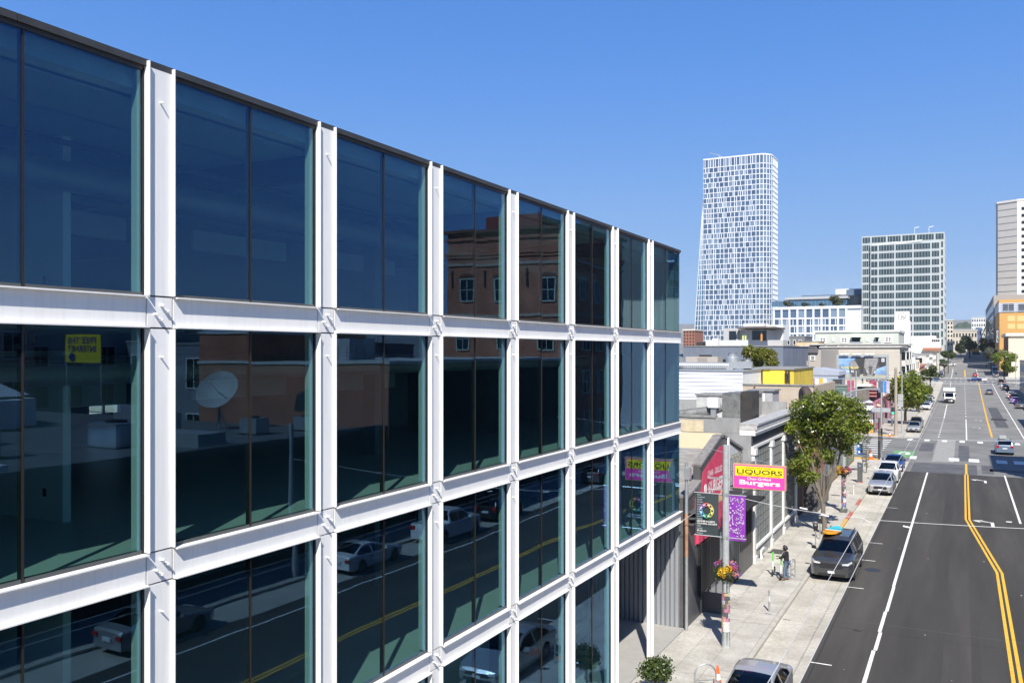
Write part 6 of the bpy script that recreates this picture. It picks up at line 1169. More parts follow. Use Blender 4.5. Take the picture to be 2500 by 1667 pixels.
# seen in the glass: cars along the far kerb
car('white sedan parked by the far kerb across from the glass building', 'sedan', P_WHITE, 8.25, 35.6, 1)
car('white pickup parked on the far side with its tailgate closed', 'pickup', P_WHITE, 8.3, 43.6, 1)
car('black suv parked at the far kerb ahead of the pickup', 'suv', P_BLACK, 8.3, 51.5, 1, det=0)
car('grey suv parked at the far kerb near the black front', 'suv', P_GREY, 8.3, 70, 1, det=0); car('silver sedan parked at the far kerb by the warehouse doors', 'sedan', P_SILVER, 8.3, 22, 1, det=0)
# blue delivery van far right
q = G(2418, 915, 0); bv = thing('delivery_van', 'pale blue delivery van parked under the right hand trees', 'van', (12, 430, gz(430))); box_obj('body', paint('sky', (.25, .48, .66)), bv, 11.1, 13.3, 430, 436, gz(430) + .35, gz(430) + 3.2); box_obj('window', CARGLASS, bv, 11.3, 13.1, 429.95, 430, gz(430) + 1.6, gz(430) + 2.6); box_obj('bumper', TRIM, bv, 11.1, 13.3, 429.85, 430, gz(430) + .3, gz(430) + .6)
for y in (431, 435): box_obj('wheel', BLACK, bv, 11.05, 13.35, y - .35, y + .35, gz(430), gz(430) + .7)
# white box truck coming towards us
tr = thing('box_truck', 'white box truck driving towards the crossing in the left lane', 'truck', (-2.83, 217.8, .02)); tx, ty = -2.83, 217.8
TB = MB().prism([(tx - 1.12, ty + .9, 1.0), (tx - 1.12, ty + 1.15, 1.55), (tx - 1.12, ty + 2.2, 1.62 + .9), (tx - 1.12, ty + 3.0, 2.55), (tx - 1.12, ty + 3.0, .55), (tx - 1.12, ty, .55), (tx - 1.12, ty + .02, .95)], (2.0, 0, 0))
cab = MB().prism([(tx - 1.0, ty, .45), (tx - 1.0, ty, 1.05), (tx - 1.0, ty + .75, 1.35), (tx - 1.0, ty + 1.45, 2.35), (tx - 1.0, ty + 2.6, 2.45), (tx - 1.0, ty + 2.6, .45)], (2.0, 0, 0)).build('cab', P_WHITE, tr)
MB().prism([(tx - .88, ty + .76, 1.40), (tx + .88, ty + .76, 1.40), (tx + .80, ty + 1.40, 2.30), (tx - .80, ty + 1.40, 2.30)], (0, -.03, .03)).build('windshield', CARGLASS, tr)
box_obj('cargo_box', P_WHITE, tr, tx - 1.2, tx + 1.2, ty + 2.3, ty + 8.0, .8, 3.45); MB().prism([(tx - 1.2, ty + 1.5, 2.75), (tx - 1.2, ty + 2.3, 2.6), (tx - 1.2, ty + 2.3, 3.45), (tx - 1.2, ty + 1.75, 3.35)], (2.4, 0, 0)).build('cab_fairing', P_WHITE, tr)
box_obj('bumper', TRIM, tr, tx - 1.0, tx + 1.0, ty - .1, ty, .4, .85); box_obj('grille', TRIM, tr, tx - .75, tx + .75, ty - .03, ty, .85, 1.1); box_obj('licence_plate', PLATE, tr, tx - .15, tx + .3, ty - .13, ty - .1, .5, .65); MB().prism([(tx + .25, ty - .14, .62), (tx + .5, ty - .14, .38), (tx + .75, ty - .14, .62), (tx + .5, ty - .14, .86)], (0, .02, 0)).build('hazard_placard', WHITE, tr)
for s in (-1, 1):
    box_obj('headlight', LAMP, tr, *sorted((tx + s * .72, tx + s * .98)), ty - .04, ty, .88, 1.12); box_obj('mirror', TRIM, tr, *sorted((tx + s * 1.08, tx + s * 1.32)), ty + 1.2, ty + 1.3, 1.5, 2.0)
    for yy in (ty + .75, ty + 6.3): MB().lathe((0, 0, 0), [(.4, -.13), (.42, 0), (.4, .13)], 14).build('wheel', BLACK, tr, local=True).matrix_local = Matrix.Translation((s * .9, yy - ty, .42)) @ Matrix.Rotation(R(90), 4, 'Y')
# surfboard and straps on the suv
sb_ = thing('surfboard', 'short orange white and turquoise surfboard on the charcoal suv roof', 'surfboard', (-6.35, 49.0, 1.93), R(-8))
def board(v0, v1, name, mat):
    m = MB(); N_ = 14; top = []; 
    for k in range(N_ + 1): v = v0 + (v1 - v0) * k / N_; wv = .40 * math.sqrt(max(0, 1 - abs(2 * v - 1) ** 2.4)); top.append((wv, v * 2.3 - .7, .02 + .05 * abs(2 * v - 1) ** 3))
    P = [(a, b, c) for a, b, c in top] + [(-a, b, c) for a, b, c in reversed(top)]; m.prism(P, (0, 0, .06)); return m.build(name, mat, sb_, local=True)
board(0, .5, 'nose_panel', M('board_orange', (.75, .32, .01), .3)); board(.5, .56, 'centre_stripe', M('board_white', (.75, .75, .73), .3)); board(.56, 1, 'tail_panel', M('board_teal', (.06, .48, .58), .3))
for y in (.1, .9): MB().bar((-.55, y, .09), (.55, y, .09), .03, .012).build('strap', TRIM, sb_, local=True)
box_obj('rack_pad', TRIM, sb_, -6.7, -6.0, 48.9, 49.0, 1.88, 1.96); box_obj('rack_pad', TRIM, sb_, -6.7, -6.0, 49.7, 49.8, 1.88, 1.96)

# ================================================================== TREES AND PLANTS
LEAF_MAG = leafmat('leaf_magnolia', (.045, .085, .014), (.25, .295, .036), .26, .35); LEAF_WIL = leafmat('leaf_willow', (.06, .09, .02), (.14, .17, .05), .5, .4); LEAF_DARK = leafmat('leaf_dark', (.02, .04, .015), (.06, .085, .03), .5, .3)
LEAF_MID = leafmat('leaf_mid', (.04, .07, .018), (.10, .13, .04), .45, .35); LEAF_YEL = leafmat('leaf_yellow_green', (.09, .11, .015), (.22, .22, .03), .5, .4); LEAF_OLIVE = leafmat('leaf_olive', (.07, .085, .05), (.13, .14, .09), .6, .3); LEAF_BOX = leafmat('leaf_box', (.02, .045, .012), (.10, .13, .03), .3, .2)
BARK = M('bark_grey', (.17, .145, .12), .9, var=.35, scale=9, bump=.5, stretch=(1, 1, .2)); BARKD = M('bark_dark', (.07, .055, .045), .9, var=.3, scale=9)
def leaves(name, clumps, n, size, mat, parent, seed=1, up=.35, shell=.55):
    rg = np.random.default_rng(seed); c = np.array([q[:3] for q in clumps], float); r = np.array([q[3] for q in clumps], float); p = r ** 2.2; p /= p.sum()
    k = rg.choice(len(clumps), n, p=p); d = rg.normal(size=(n, 3)); d /= np.linalg.norm(d, axis=1)[:, None]; rad = r[k] * (shell + (1.06 - shell) * rg.random(n) ** .8) * (1 + .16 * rg.normal(size=n)); d[:, 2] *= .82
    pos = c[k] + d * rad[:, None]; nrm = d * .6 + rg.normal(size=(n, 3)) * .6; nrm[:, 2] += up; nrm /= np.linalg.norm(nrm, axis=1)[:, None]
    a = np.cross(nrm, rg.normal(size=(n, 3))); a /= np.linalg.norm(a, axis=1)[:, None]; b = np.cross(nrm, a); s = size * (.65 + .7 * rg.random(n))[:, None]
    v = np.stack([pos - a * s * .5, pos + b * s * .27 + nrm * s * .05, pos + a * s * .5 - nrm * s * .06, pos - b * s * .27 + nrm * s * .05], 1).reshape(-1, 3)
    off = np.array(parent.location) if parent is not None else 0; v = v - off
    me = bpy.data.meshes.new(name); me.vertices.add(n * 4); me.vertices.foreach_set('co', v.ravel()); me.loops.add(n * 4); me.loops.foreach_set('vertex_index', np.arange(n * 4)); me.polygons.add(n); me.polygons.foreach_set('loop_start', np.arange(n) * 4); me.polygons.foreach_set('loop_total', np.full(n, 4)); me.materials.append(mat); me.update(calc_edges=True); me.validate()
    o = bpy.data.objects.new(name, me); COL.objects.link(o); o.parent = parent; return o
def tree(label, base, clumps, n, size, leaf, trunk_r, fork, seed, bark=BARK, name='street_tree', ntw=9):
    t = thing(name, label, 'tree', base); rg = random.Random(seed); b = Vector(base); f = Vector(fork)
    MB().tube([b - Vector((0, 0, .1)), b + Vector((0, 0, .12)), b.lerp(f, .35) + Vector((.03, .02, 0)), b.lerp(f, .7) - Vector((.03, 0, 0)), f], [trunk_r * 1.35, trunk_r * 1.1, trunk_r, trunk_r * .93, trunk_r * .9], 10).build('trunk', bark, t, smooth=True)
    lim = MB()
    for k in range(min(ntw, len(clumps))):
        c = Vector(clumps[k * len(clumps) // ntw if len(clumps) > ntw else k][:3]); m1 = f.lerp(c, .4) + Vector((rg.uniform(-.15, .15), rg.uniform(-.15, .15), .12)); m2 = f.lerp(c, .75) + Vector((rg.uniform(-.12, .12), rg.uniform(-.12, .12), .05))
        lim.tube([f - Vector((0, 0, .06)), m1, m2, c], [trunk_r * .62, trunk_r * .4, trunk_r * .22, trunk_r * .07], 7)
        for q in range(3): e = c + Vector((rg.uniform(-.6, .6), rg.uniform(-.6, .6), rg.uniform(-.2, .6))); lim.tube([m2, m2.lerp(e, .5) + Vector((0, 0, .08)), e], [trunk_r * .14, trunk_r * .09, trunk_r * .03], 5)
    lim.build('limbs', bark, t, smooth=True); leaves('crown', clumps, n, size, leaf, t, seed); return t
def px_clumps(lst, Y, jit, seed):
    rg = random.Random(seed); out = []
    for px, py, r in lst: yy = Y + rg.uniform(-jit, jit); p = AY(px, py, yy); out.append((p.x, p.y, p.z, r))
    return out
b = G(2013, 1304, .14); fk = AY(2010, 1228, b.y)
mag = [(1930, 1045, .45), (2100, 1010, .5), (2112, 1040, .45), (1945, 1138, .5), (1962, 1172, .45), (1985, 1165, .4), (1960, 1128, .5), (1958, 1000, .75), (1992, 985, .85), (2030, 975, .7), (2048, 990, .8), (2085, 990, .6), (1942, 1035, .65), (1980, 1030, .85), (2020, 1030, .95), (2062, 1030, .85), (2092, 1035, .6), (2108, 1048, .4), (1958, 1068, .6), (2000, 1075, .7), (2050, 1075, .75), (2082, 1068, .55), (1952, 1112, .42), (1968, 1098, .5), (1952, 1152, .45), (1972, 1160, .42), (1985, 1128, .45), (2020, 1108, .5), (2064, 1098, .42), (1938, 1152, .3), (2028, 1125, .3)]
tree('large leafy magnolia street tree growing from the near sidewalk', b, [(c[0], c[1], c[2], c[3] * 1.05) for c in px_clumps(mag, b.y, 1.2, 3)], 12000, .20, LEAF_MAG, .15, fk, 5, ntw=8)
b = G(2209, 1035, .14); tree('round magnolia street tree leaning by the corner utility poles', b, px_clumps([(2196, 945, 2.0), (2215, 935, 2.1), (2236, 948, 1.9), (2205, 960, 2.0), (2225, 965, 2.1), (2245, 965, 1.5), (2190, 968, 1.5), (2210, 980, 1.4), (2232, 982, 1.3)], b.y, 1.6, 4), 5500, .42, LEAF_MAG, .22, AY(2211, 1000, b.y), 6)
def rtree(label, px0, px1, py0, py1, Y, leaf, seed, n=2600, size=.5, x=None, name='street_tree', r_=.2, gy=None):
    rg = random.Random(seed); c = []; W = abs(AY(px1, 858, Y).x - AY(px0, 858, Y).x); Hh = AY(px0, py0, Y).z - AY(px0, py1, Y).z
    for k in range(11): u, v = rg.uniform(.16, .84), rg.uniform(.16, .84); v = v if abs(u - .5) < .3 else .3 + v * .4; p = AY(px0 + (px1 - px0) * u, py0 + (py1 - py0) * v, Y + rg.uniform(-W / 3, W / 3)); c.append((p.x, p.y, p.z, min(W, Hh) * rg.uniform(.18, .28)))
    m = AY((px0 + px1) / 2, py1, Y); base = Vector((m.x, Y, gz(Y) if gy is None else gy)); return tree(label, base, c, n, size, leaf, r_, Vector((m.x, Y, max(m.z, base.z + .6))), seed, BARKD, name, 6)
rtree('light green feathery street tree behind the round magnolia', 2214, 2272, 896, 985, 182, LEAF_WIL, 11, 5200, .38)
rtree('leafy street tree beyond the feathery one near the second crossing', 2250, 2293, 893, 930, 255, LEAF_MID, 12, 3000, .5)
rtree('dense tree over the parked cars past the second crossing', 2296, 2334, 853, 876, 430, LEAF_MID, 13, 2600, .8); rtree('smaller round tree below the dense one on the left kerb', 2294, 2317, 872, 898, 392, LEAF_MID, 14, 1800, .6)
rtree('broad green street tree over the right hand parked cars', 2424, 2480, 850, 908, 335, LEAF_MAG, 15, 4800, .55, r_=.3); rtree('grey green olive like tree left of the broad one', 2403, 2436, 848, 878, 440, LEAF_OLIVE, 16, 2600, .7); rtree('dark rounded tree beneath the storage sign', 2390, 2427, 832, 862, 505, LEAF_DARK, 17, 2600, .9)
rtree('tall dark tree at the end of the street', 2342, 2392, 815, 858, 640, LEAF_DARK, 18, 3200, 1.2, r_=.5); rtree('dark spreading tree left of the tall one at the street end', 2332, 2360, 838, 862, 620, LEAF_DARK, 19, 1800, 1.1)
rtree('dark tree beside the crane base', 2392, 2412, 820, 858, 650, LEAF_DARK, 20, 1800, 1.1)
rtree('yellow green tree rising behind the yellow wall', 1790, 1915, 846, 915, 103, LEAF_YEL, 21, 5200, .34, name='garden_tree')
for k, (px0, px1, t_, b_, lab) in enumerate(((2022, 2060, 722, 747, 'large domed tree on the midrise roof terrace'), (1912, 1932, 734, 748, 'round shrub at the left of the roof terrace'), (1958, 1972, 738, 748, 'low shrub in the middle of the roof terrace'), (2000, 2012, 738, 748, 'small shrub beside the domed terrace tree'))):
    rtree(lab, px0, px1, t_, b_, 549, LEAF_OLIVE if k else leafmat('leaf_terrace', (.06, .07, .02), (.10, .10, .03), .6, .2), 30 + k, 1400, .9, name='terrace_tree', gy=AY(2000, 748, 549).z)
b = G(2115, 1154, .14); tree('spindly young street tree by the blue parking sign', b, px_clumps([(2113, 1075, .45), (2120, 1068, .35), (2108, 1090, .35), (2118, 1100, .4), (2112, 1120, .35), (2116, 1135, .3)], b.y, .2, 8), 650, .12, LEAF_OLIVE, .05, b + Vector((0, 0, 1.6)), 9, name='young_tree')
# round shrub at the foot of the facade
sc = Vector((-9.2, 27.9, .14)); sh = thing('round_shrub', 'clipped round shrub on a short stem in front of the white posts', 'shrub', sc)
MB().tube([sc, sc + Vector((0, 0, .7))], .05, 8).build('stem', BARK, sh); rs = random.Random(2)
leaves('crown', [(sc.x + rs.uniform(-.22, .22), sc.y + rs.uniform(-.22, .22), 1.0 + rs.uniform(-.25, .22), rs.uniform(.28, .42)) for k in range(14)], 4200, .10, LEAF_BOX, sh, 44, up=.5)

# ================================================================== POLES, BANNERS, WIRES
POLE = M('pole_grey_paint', (.33, .35, .35), .6, var=.2, scale=4); POLED = M('pole_dark_green', (.10, .11, .10), .6, var=.2, scale=6); WOOD = M('weathered_wood', (.34, .29, .24), .9, var=.25, scale=5, stretch=(1, 1, .1))
stick = [M('sticker_%d' % i, c, .6, var=.7, scale=22) for i, c in enumerate(((.6, .6, .6), (.12, .17, .36), (.50, .40, .16), (.42, .40, .5), (.12, .13, .10), (.26, .21, .13), (.48, .26, .25), (.62, .60, .58), (.08, .08, .09), (.40, .17, .24), (.55, .54, .52), (.10, .10, .10)))]
def wrap(name, mat, parent, cx, cy, r, a0, a1, z0, z1):
    m = MB(); n = 6
    for k in range(n):
        p, q = a0 + (a1 - a0) * k / n, a0 + (a1 - a0) * (k + 1) / n; m.quad((cx + r * math.cos(p), cy + r * math.sin(p), z0), (cx + r * math.cos(q), cy + r * math.sin(q), z0), (cx + r * math.cos(q), cy + r * math.sin(q), z1), (cx + r * math.cos(p), cy + r * math.sin(p), z1))
    return m.build(name, mat, parent)
FLW = [leafmat('flower_pink', (.55, .16, .20), (.75, .35, .35), .6, .3), leafmat('flower_yellow', (.70, .45, .02), (.8, .6, .05), .6, .3), leafmat('flower_purple', (.18, .08, .35), (.38, .2, .5), .6, .3), leafmat('flower_red', (.45, .03, .10), (.7, .12, .2), .6, .3)]
def basket(x, y, z, r, label, seed, strong=0):
    t = thing('flower_basket', label, 'flower basket', (x, y, z)); rg = random.Random(seed)
    MB().lathe((x, y, z - r * .8), [(r * .3, 0), (r * .75, r * .5), (r * .85, r * .9)], 16).build('basket', BARKD, t, smooth=True)
    leaves('foliage', [(x, y, z, r * .95)], 700, .10, LEAF_MID, t, seed, shell=.8)
    for k, m in enumerate(FLW):
        cl = []
        for q in range(4): a = rg.uniform(0, 6.28) if k != 1 else rg.choice((3.6, 4.1, 4.6, 5.2)); e = rg.uniform(-.5, .9); cl.append((x + r * .85 * math.cos(a) * math.cos(e), y + r * .85 * math.sin(a) * math.cos(e), z + r * .85 * math.sin(e), r * .34))
        leaves('blossoms', cl, 420, .075, m, t, seed + k + 1, shell=.7)
    return t
def sticker_pole(base, h, r, label, zs, seed, sides=(3.3, 6.2)):
    t = thing('street_pole', label, 'pole', base); x, y, z = base; rg = random.Random(seed)
    MB().tube([(x, y, z), (x, y, z + .08), (x, y, z + zs[0]), (x, y, z + h)], [r * 1.25, r * 1.06, r, r * .78], 16).build('shaft', POLE, t, smooth=True); wrap('dark_base', POLED, t, x, y, r * 1.075, 0, 6.2832, z + .02, z + zs[0])
    zz = z + zs[0]
    while zz < z + zs[1]:
        a = sides[0] + rg.uniform(-.3, .3); hh = rg.uniform(.08, .24)
        while a < sides[1] + .3: wv = rg.uniform(.8, 1.6); wrap('sticker', rg.choice(stick), t, x, y, r * 1.03 + rg.uniform(.003, .012), a, a + wv, zz, min(zz + hh + rg.uniform(0, .06), z + zs[1])); a += wv * .9
        zz += hh
    wrap('grey_band', POLED, t, x, y, r * 1.02, 0, 6.2832, z + zs[1], z + zs[1] + .4); return t
p1 = G(1772, 1578, .14); tp1 = sticker_pole(p1, 7.9, .15, 'tall grey street pole with stickers and two district banners', (.62, 2.15), 3)
wrap('lavender_band', M('lavender_paint', (.42, .36, .44), .6), tp1, p1.x, p1.y, .137, 0, 6.2832, 4.5, 5.7)
for z in (4.42, 6.1): MB().tube([(-9.5, p1.y, z), (-7.45, p1.y, z)], .02, 6).build('banner_arm', GALV, tp1); wrap('clamp', GALV, tp1, p1.x, p1.y, .15, 0, 6.2832, z - .06, z + .06)
def banner(name, label, x0, x1, z0, z1, y, mat):
    t = thing(name, label, 'banner', ((x0 + x1) / 2, y, z0)); m = MB(); nx, nz = 8, 14; P = {}
    for i in range(nx + 1):
        for j in range(nz + 1): u, v = i / nx, j / nz; m.v.append((x0 + (x1 - x0) * u, y + .035 * math.sin(u * 5 + v * 2) * math.sin(v * math.pi), z0 + (z1 - z0) * v))
    for i in range(nx):
        for j in range(nz): a = i * (nz + 1) + j; m.f.append((a, a + nz + 1, a + nz + 2, a + 1)); m.m.append(0)
    m.build('cloth', mat, t, smooth=True); return t
yb_ = p1.y; bk = banner('black_banner', 'dark slate district banner with a rainbow chain ring', -9.45, -8.53, 4.44, 6.08, yb_, M('banner_slate', (.035, .05, .055), .8, var=.15, scale=8))
words = ['KINK', 'CONSENT', 'QUEER', 'POWER', 'KINK', 'CONSENT', 'QUEER', 'POWER', 'KINK', 'CONSENT', 'QUEER', 'LEATHER & LGBTQ', 'CULTURAL DISTRICT', 'KINK', 'QUEER', 'SFLCD.org', 'POWER']
FAINT = M('banner_faint', (.42, .46, .48), .8)
for i, wd in enumerate(words): bold = i in (11, 12, 15); text('lettering', wd, LETTER_W if bold else FAINT, bk, (-9.38, yb_ - .045, 6.0 - i * .0945), (1, 0, 0), (0, 0, 1), .062 if bold else .05, None, bold=.02 if bold else .006)
cols_ = [(.65, .10, .08), (.7, .45, .06), (.72, .62, .08), (.6, .62, .08), (.05, .40, .18), (.04, .35, .55), (.12, .35, .70), (.38, .10, .50)]
for k in range(8):
    a = math.pi / 2 - k * math.pi / 4; cx_, cz_ = -9.0 + .23 * math.cos(a), 5.42 + .23 * math.sin(a); m = MB(); tv_ = (-math.sin(a), math.cos(a)); nv = (math.cos(a), math.sin(a)); pts = []
    for q in range(13): th = q * 2 * math.pi / 12; u_, v_ = .115 * math.cos(th), .055 * math.sin(th); pts.append((cx_ + tv_[0] * u_ + nv[0] * v_, yb_ - .05, cz_ + tv_[1] * u_ + nv[1] * v_))
    m.tube(pts, .016, 5).build('chain_link', M('link_%d' % k, cols_[k], .5), bk)
    mid_ = a - math.pi / 8; m2 = MB().tube([(-9.0 + .23 * math.cos(mid_) - .06 * -math.sin(mid_), yb_ - .065, 5.42 + .23 * math.sin(mid_) - .06 * math.cos(mid_)), (-9.0 + .23 * math.cos(mid_) + .06 * -math.sin(mid_), yb_ - .065, 5.42 + .23 * math.sin(mid_) + .06 * math.cos(mid_))], .014, 5).build('chain_link', LETTER_W, bk)
pu = banner('purple_banner', 'purple bandana patterned district banner with white paisley print', -8.27, -7.48, 4.33, 6.09, yb_, M('banner_purple', (.22, .035, .36), .8, var=.08, scale=5))
pr_ = MB(); rg = random.Random(8)
def ringf(cx, cz, ro, ri, a0=0, a1=6.2832, n=10, sx=1.0):
    for k in range(n):
        p, q = a0 + (a1 - a0) * k / n, a0 + (a1 - a0) * (k + 1) / n; pr_.quad((cx + ro * math.cos(p) * sx, yb_ - .045, cz + ro * math.sin(p)), (cx + ro * math.cos(q) * sx, yb_ - .045, cz + ro * math.sin(q)), (cx + ri * math.cos(q) * sx, yb_ - .045, cz + ri * math.sin(q)), (cx + ri * math.cos(p) * sx, yb_ - .045, cz + ri * math.sin(p)))
for k in range(150):
    x_ = rg.uniform(-8.22, -7.55); z_ = rg.uniform(4.5, 6.0); ins = (-8.2 < x_ < -7.86 and 4.78 < z_ < 5.72)
    if ins: continue
    r_ = rg.uniform(.018, .04); ringf(x_, z_, r_, r_ * .5, rg.uniform(0, 6), rg.uniform(7, 11), 6)
for x_, z_ in ((-8.05, 5.6), (-7.96, 5.5), (-8.06, 5.42), (-7.9, 5.42), (-8.06, 4.92), (-7.95, 4.98), (-8.04, 4.8)): ringf(x_, z_, .032, .014)
for k in range(9): a = -1.4 + k * .35; ringf(-8.2 + .1 * math.cos(a) + .02, 5.2 + .14 * math.sin(a), .03, .012)
for k in range(8): ringf(-7.98 + .015 * math.sin(k), 5.02 + k * .045, .018, .004)
pr_.build('bandana_print', M('print_lilac_white', (.68, .60, .72), .8), pu)
basket(p1.x, p1.y + .05, 3.07, .47, 'round hanging flower basket on the bannered pole', 51)
p2 = G(2060, 1250, .14); tp2 = sticker_pole(p2, 8.7, .15, 'grey street pole covered in stickers beside the magnolia', (.4, 2.4), 9); basket(p2.x, p2.y, 3.1, .46, 'round flower basket on the stickered pole by the magnolia', 61)
MB().tube([(p2.x, p2.y, 8.5), (p2.x + .5, p2.y, 8.85), (p2.x + 1.5, p2.y, 9.05), (p2.x + 1.9, p2.y, 9.05)], .045, 8).build('lamp_arm', POLE, tp2); box_obj('lamp_head', GALV, tp2, p2.x + 1.8, p2.x + 2.4, p2.y - .12, p2.y + .12, 8.98, 9.12); box_obj('base_plate', POLED, tp2, p2.x - .22, p2.x + .22, p2.y - .22, p2.y + .22, .14, .4)
def pole_px(label, px, py, top_py, mat, r=.12, z=.14, arm=None, name='utility_pole', black=0, cat='pole'):
    b = G(px, py, z); t = thing(name, label, cat, b); zt = AY(px, top_py, b.y).z; MB().tube([b, (b.x, b.y, zt)], [r, r * .75], 10).build('shaft', mat, t, smooth=True)
    if black: wrap('dark_base', BLACK, t, b.x, b.y, r * 1.04, 0, 6.2832, b.z, b.z + black)
    if arm:
        ex = AY(arm[0], arm[1], b.y); MB().tube([(b.x, b.y, zt - .3), ((b.x + ex.x) / 2, b.y, (zt + ex.z) / 2 + .25), (ex.x, b.y, ex.z)], .05, 7).build('lamp_arm', mat, t); s_ = 1 if ex.x > b.x else -1; box_obj('lamp_head', GALV, t, *sorted((ex.x - .1 * s_, ex.x + .6 * s_)), b.y - .15, b.y + .15, ex.z - .08, ex.z + .06)
    return t, b, zt
ta, ba, za_ = pole_px('pale pole carrying signal heads at the near corner', 2152, 1117, 957, POLE, .11, black=3.2)
for px0, px1, py0, py1 in ((2137, 2148, 1021, 1031), (2155, 2167, 1021, 1031), (2141, 2150, 1006, 1019)): pb('signal_backplate', M('signal_grey', (.22, .23, .24), .6), ta, px0, px1, py1, py0, ba.y - .15, .3)
pole_px('black post standing close beside the pale signal pole', 2146, 1121, 1020, DARKMETAL, .10, black=2)
tt, bt, zt_ = pole_px('tall thick wooden utility pole at the far corner', 2187, 1063, 898, WOOD, .24)
sgl = thing('traffic_light', 'black traffic light showing green at the far corner', 'traffic light', (bt.x - .3, bt.y - .2, 3)); pb('housing', BLACK, sgl, 2176, 2184, 1012, 994, bt.y - .5, .3)
GEM = bpy.data.materials.new('green_signal'); GEM.use_nodes = True; GEM.node_tree.nodes['Principled BSDF'].inputs['Emission Color'].default_value = (.05, 1, .55, 1); GEM.node_tree.nodes['Principled BSDF'].inputs['Emission Strength'].default_value = 1.6; GEM.node_tree.nodes['Principled BSDF'].inputs['Base Color'].default_value = (.02, .3, .2, 1)
for k, py in enumerate((997.5, 1003, 1008)): c = AY(2180, py, bt.y - .52); MB().lathe((0, 0, 0), [(.15, 0), (.15, .04), (.1, .06)], 12).build('lens', GEM if k == 2 else IDARK, sgl, local=True).matrix_local = Matrix.Translation(c - Vector(sgl.location)) @ Matrix.Rotation(R(90), 4, 'X')
tc_, bc, zc_ = pole_px('slim pale pole with grey cabinets at the far corner', 2202, 1056, 905, POLE, .10)
for py0, py1 in ((962, 978), (979, 993)): pb('cabinet', M('cabinet_grey', (.36, .37, .38), .6), tc_, 2192, 2205, py1, py0, bc.y - .3, .4)
pole_px('street lamp with a short arm behind the round magnolia', 2232, 985, 905, POLE, .11, arm=(2214, 906), name='street_lamp', cat='street lamp'); pole_px('street lamp with a curved arm near the feathery tree', 2232, 992, 917, POLE, .1, arm=(2252, 917), name='street_lamp', cat='street lamp')
pole_px('tall pale pole at the left kerb by the second crossing', 2294, 918, 856, POLE, .16, name='street_lamp', cat='street lamp', arm=(2284, 858)); pole_px('wooden pole by the row houses at the second crossing', 2287, 925, 862, WOOD, .2)
pole_px('white mast on the cross street beside another mast', 2090, 1072, 905, POLE, .12, name='signal_mast', cat='pole'); pole_px('shorter white mast on the cross street', 2077, 1070, 912, POLE, .1, name='signal_mast', cat='pole')
tr_, br_, zr_ = pole_px('street lamp with a long arm on the right pavement', 2480, 943, 862, POLE, .14, arm=(2452, 858), name='street_lamp', cat='street lamp')
ex = AY(2497, 865, br_.y); MB().tube([(br_.x, br_.y, zr_ - .2), (ex.x, br_.y, ex.z)], .06, 6).build('lamp_arm', POLE, tr_)
t = pb('round_banner', M('banner_round', (.62, .6, .55), .8, var=.4, scale=2), None, 2469, 2479, 894, 883, br_.y - .2, .05); tag(t, 'small pale emblem banner on the right street lamp', 'banner'); t = pb('white_banner', M('banner_pale', (.66, .64, .6), .8, var=.3, scale=2), None, 2486, 2498, 909, 891, br_.y - .2, .05); tag(t, 'white district banner beside the right street lamp', 'banner')
t = pb('yellow_shop_sign', M('shop_yellow', (.78, .66, .02), .6), None, 2189, 2208, 934, 919, 168, .2); tag(t, 'square yellow shop sign above the round magnolia', 'sign')
for k in range(2): pb('sign_bar', BLACK, t, 2192, 2205, 925 + k * 5, 922 + k * 5, 167.95, .04)
def wire(name, label, pts, r, parent=None, sag=.3, group=None):
    m = MB(); P = []
    for a, b in zip(pts, pts[1:]):
        a, b = Vector(a), Vector(b); n = 8
        for k in range(n): t = k / n; p = a.lerp(b, t); p.z -= sag * 4 * t * (1 - t); P.append(p)
    P.append(Vector(pts[-1])); m.tube(P, r, 5); o = m.build(name, M('wire_grey', (.62, .63, .64), .5, .2), None); return tag(o, label, 'wire', group)
for x in (-3.27, -2.74): wire('trolley_wire', 'overhead trolley wire along the left lane, the one nearer the ' + ('parked cars' if x < -3 else 'yellow lines'), [(x, y, 5.5 + gz(y)) for y in (2, 34.2, 67, 103, 136, 190, 260, 340)], .009, None, .05, 'twin trolley wires over the left lane')
for i, (ya, la) in enumerate(((34.16, 'span wire from the bannered pole across the street'), (66.9, 'span wire from the stickered pole across the street'))):
    wire('span_wire', la, [(-8.3, ya, 6.05), (-3.27, ya, 5.55), (-2.74, ya, 5.52), (9.9, ya, 6.2)], .008, None, .12)
wire('guy_wire', 'guy wire from the bannered pole to the glass building corner', [(-8.4, 34.16, 6.1), (-10.3, 34.6, 4.7)], .012, None, 0)
for k, yy in enumerate((150, 182, 330, 352)): wire('street_wire', ('lowest', 'second', 'third', 'farthest')[k] + ' dark wire slung across the street beyond the crossing', [(-9, yy, 7 + gz(yy)), (12.5, yy + 6, 7.3 + gz(yy))], .02, None, .5)
wire('service_cable', 'cable hanging between the corner poles over the side street', [(-8.3, 130, 9.0), (-13, 104, 7.5), (-10.2, 62, 7.2)], .015, None, .6)
for px, py in ((1962, 1241), (2014, 1258), (2215, 1286)):
    d = ray(px, py); c = d * (34.16 / d.y) + Vector((0, 0, CAM_H)); tag(MB().tube([c - Vector((.14, 0, -.02)), c + Vector((.14, 0, -.02))], .028, 8).build('wire_insulator', WHITE, None), 'white insulator threaded on the span wire', 'insulator', 'white insulators on the span wire')
pl2 = thing('far_street_pole', 'grey street pole on the far sidewalk holding the span wire', 'pole', (9.9, 34.16, .14)); MB().tube([(9.9, 34.16, .1), (9.9, 34.16, 8)], [.15, .11], 12).build('shaft', POLE, pl2, smooth=True)

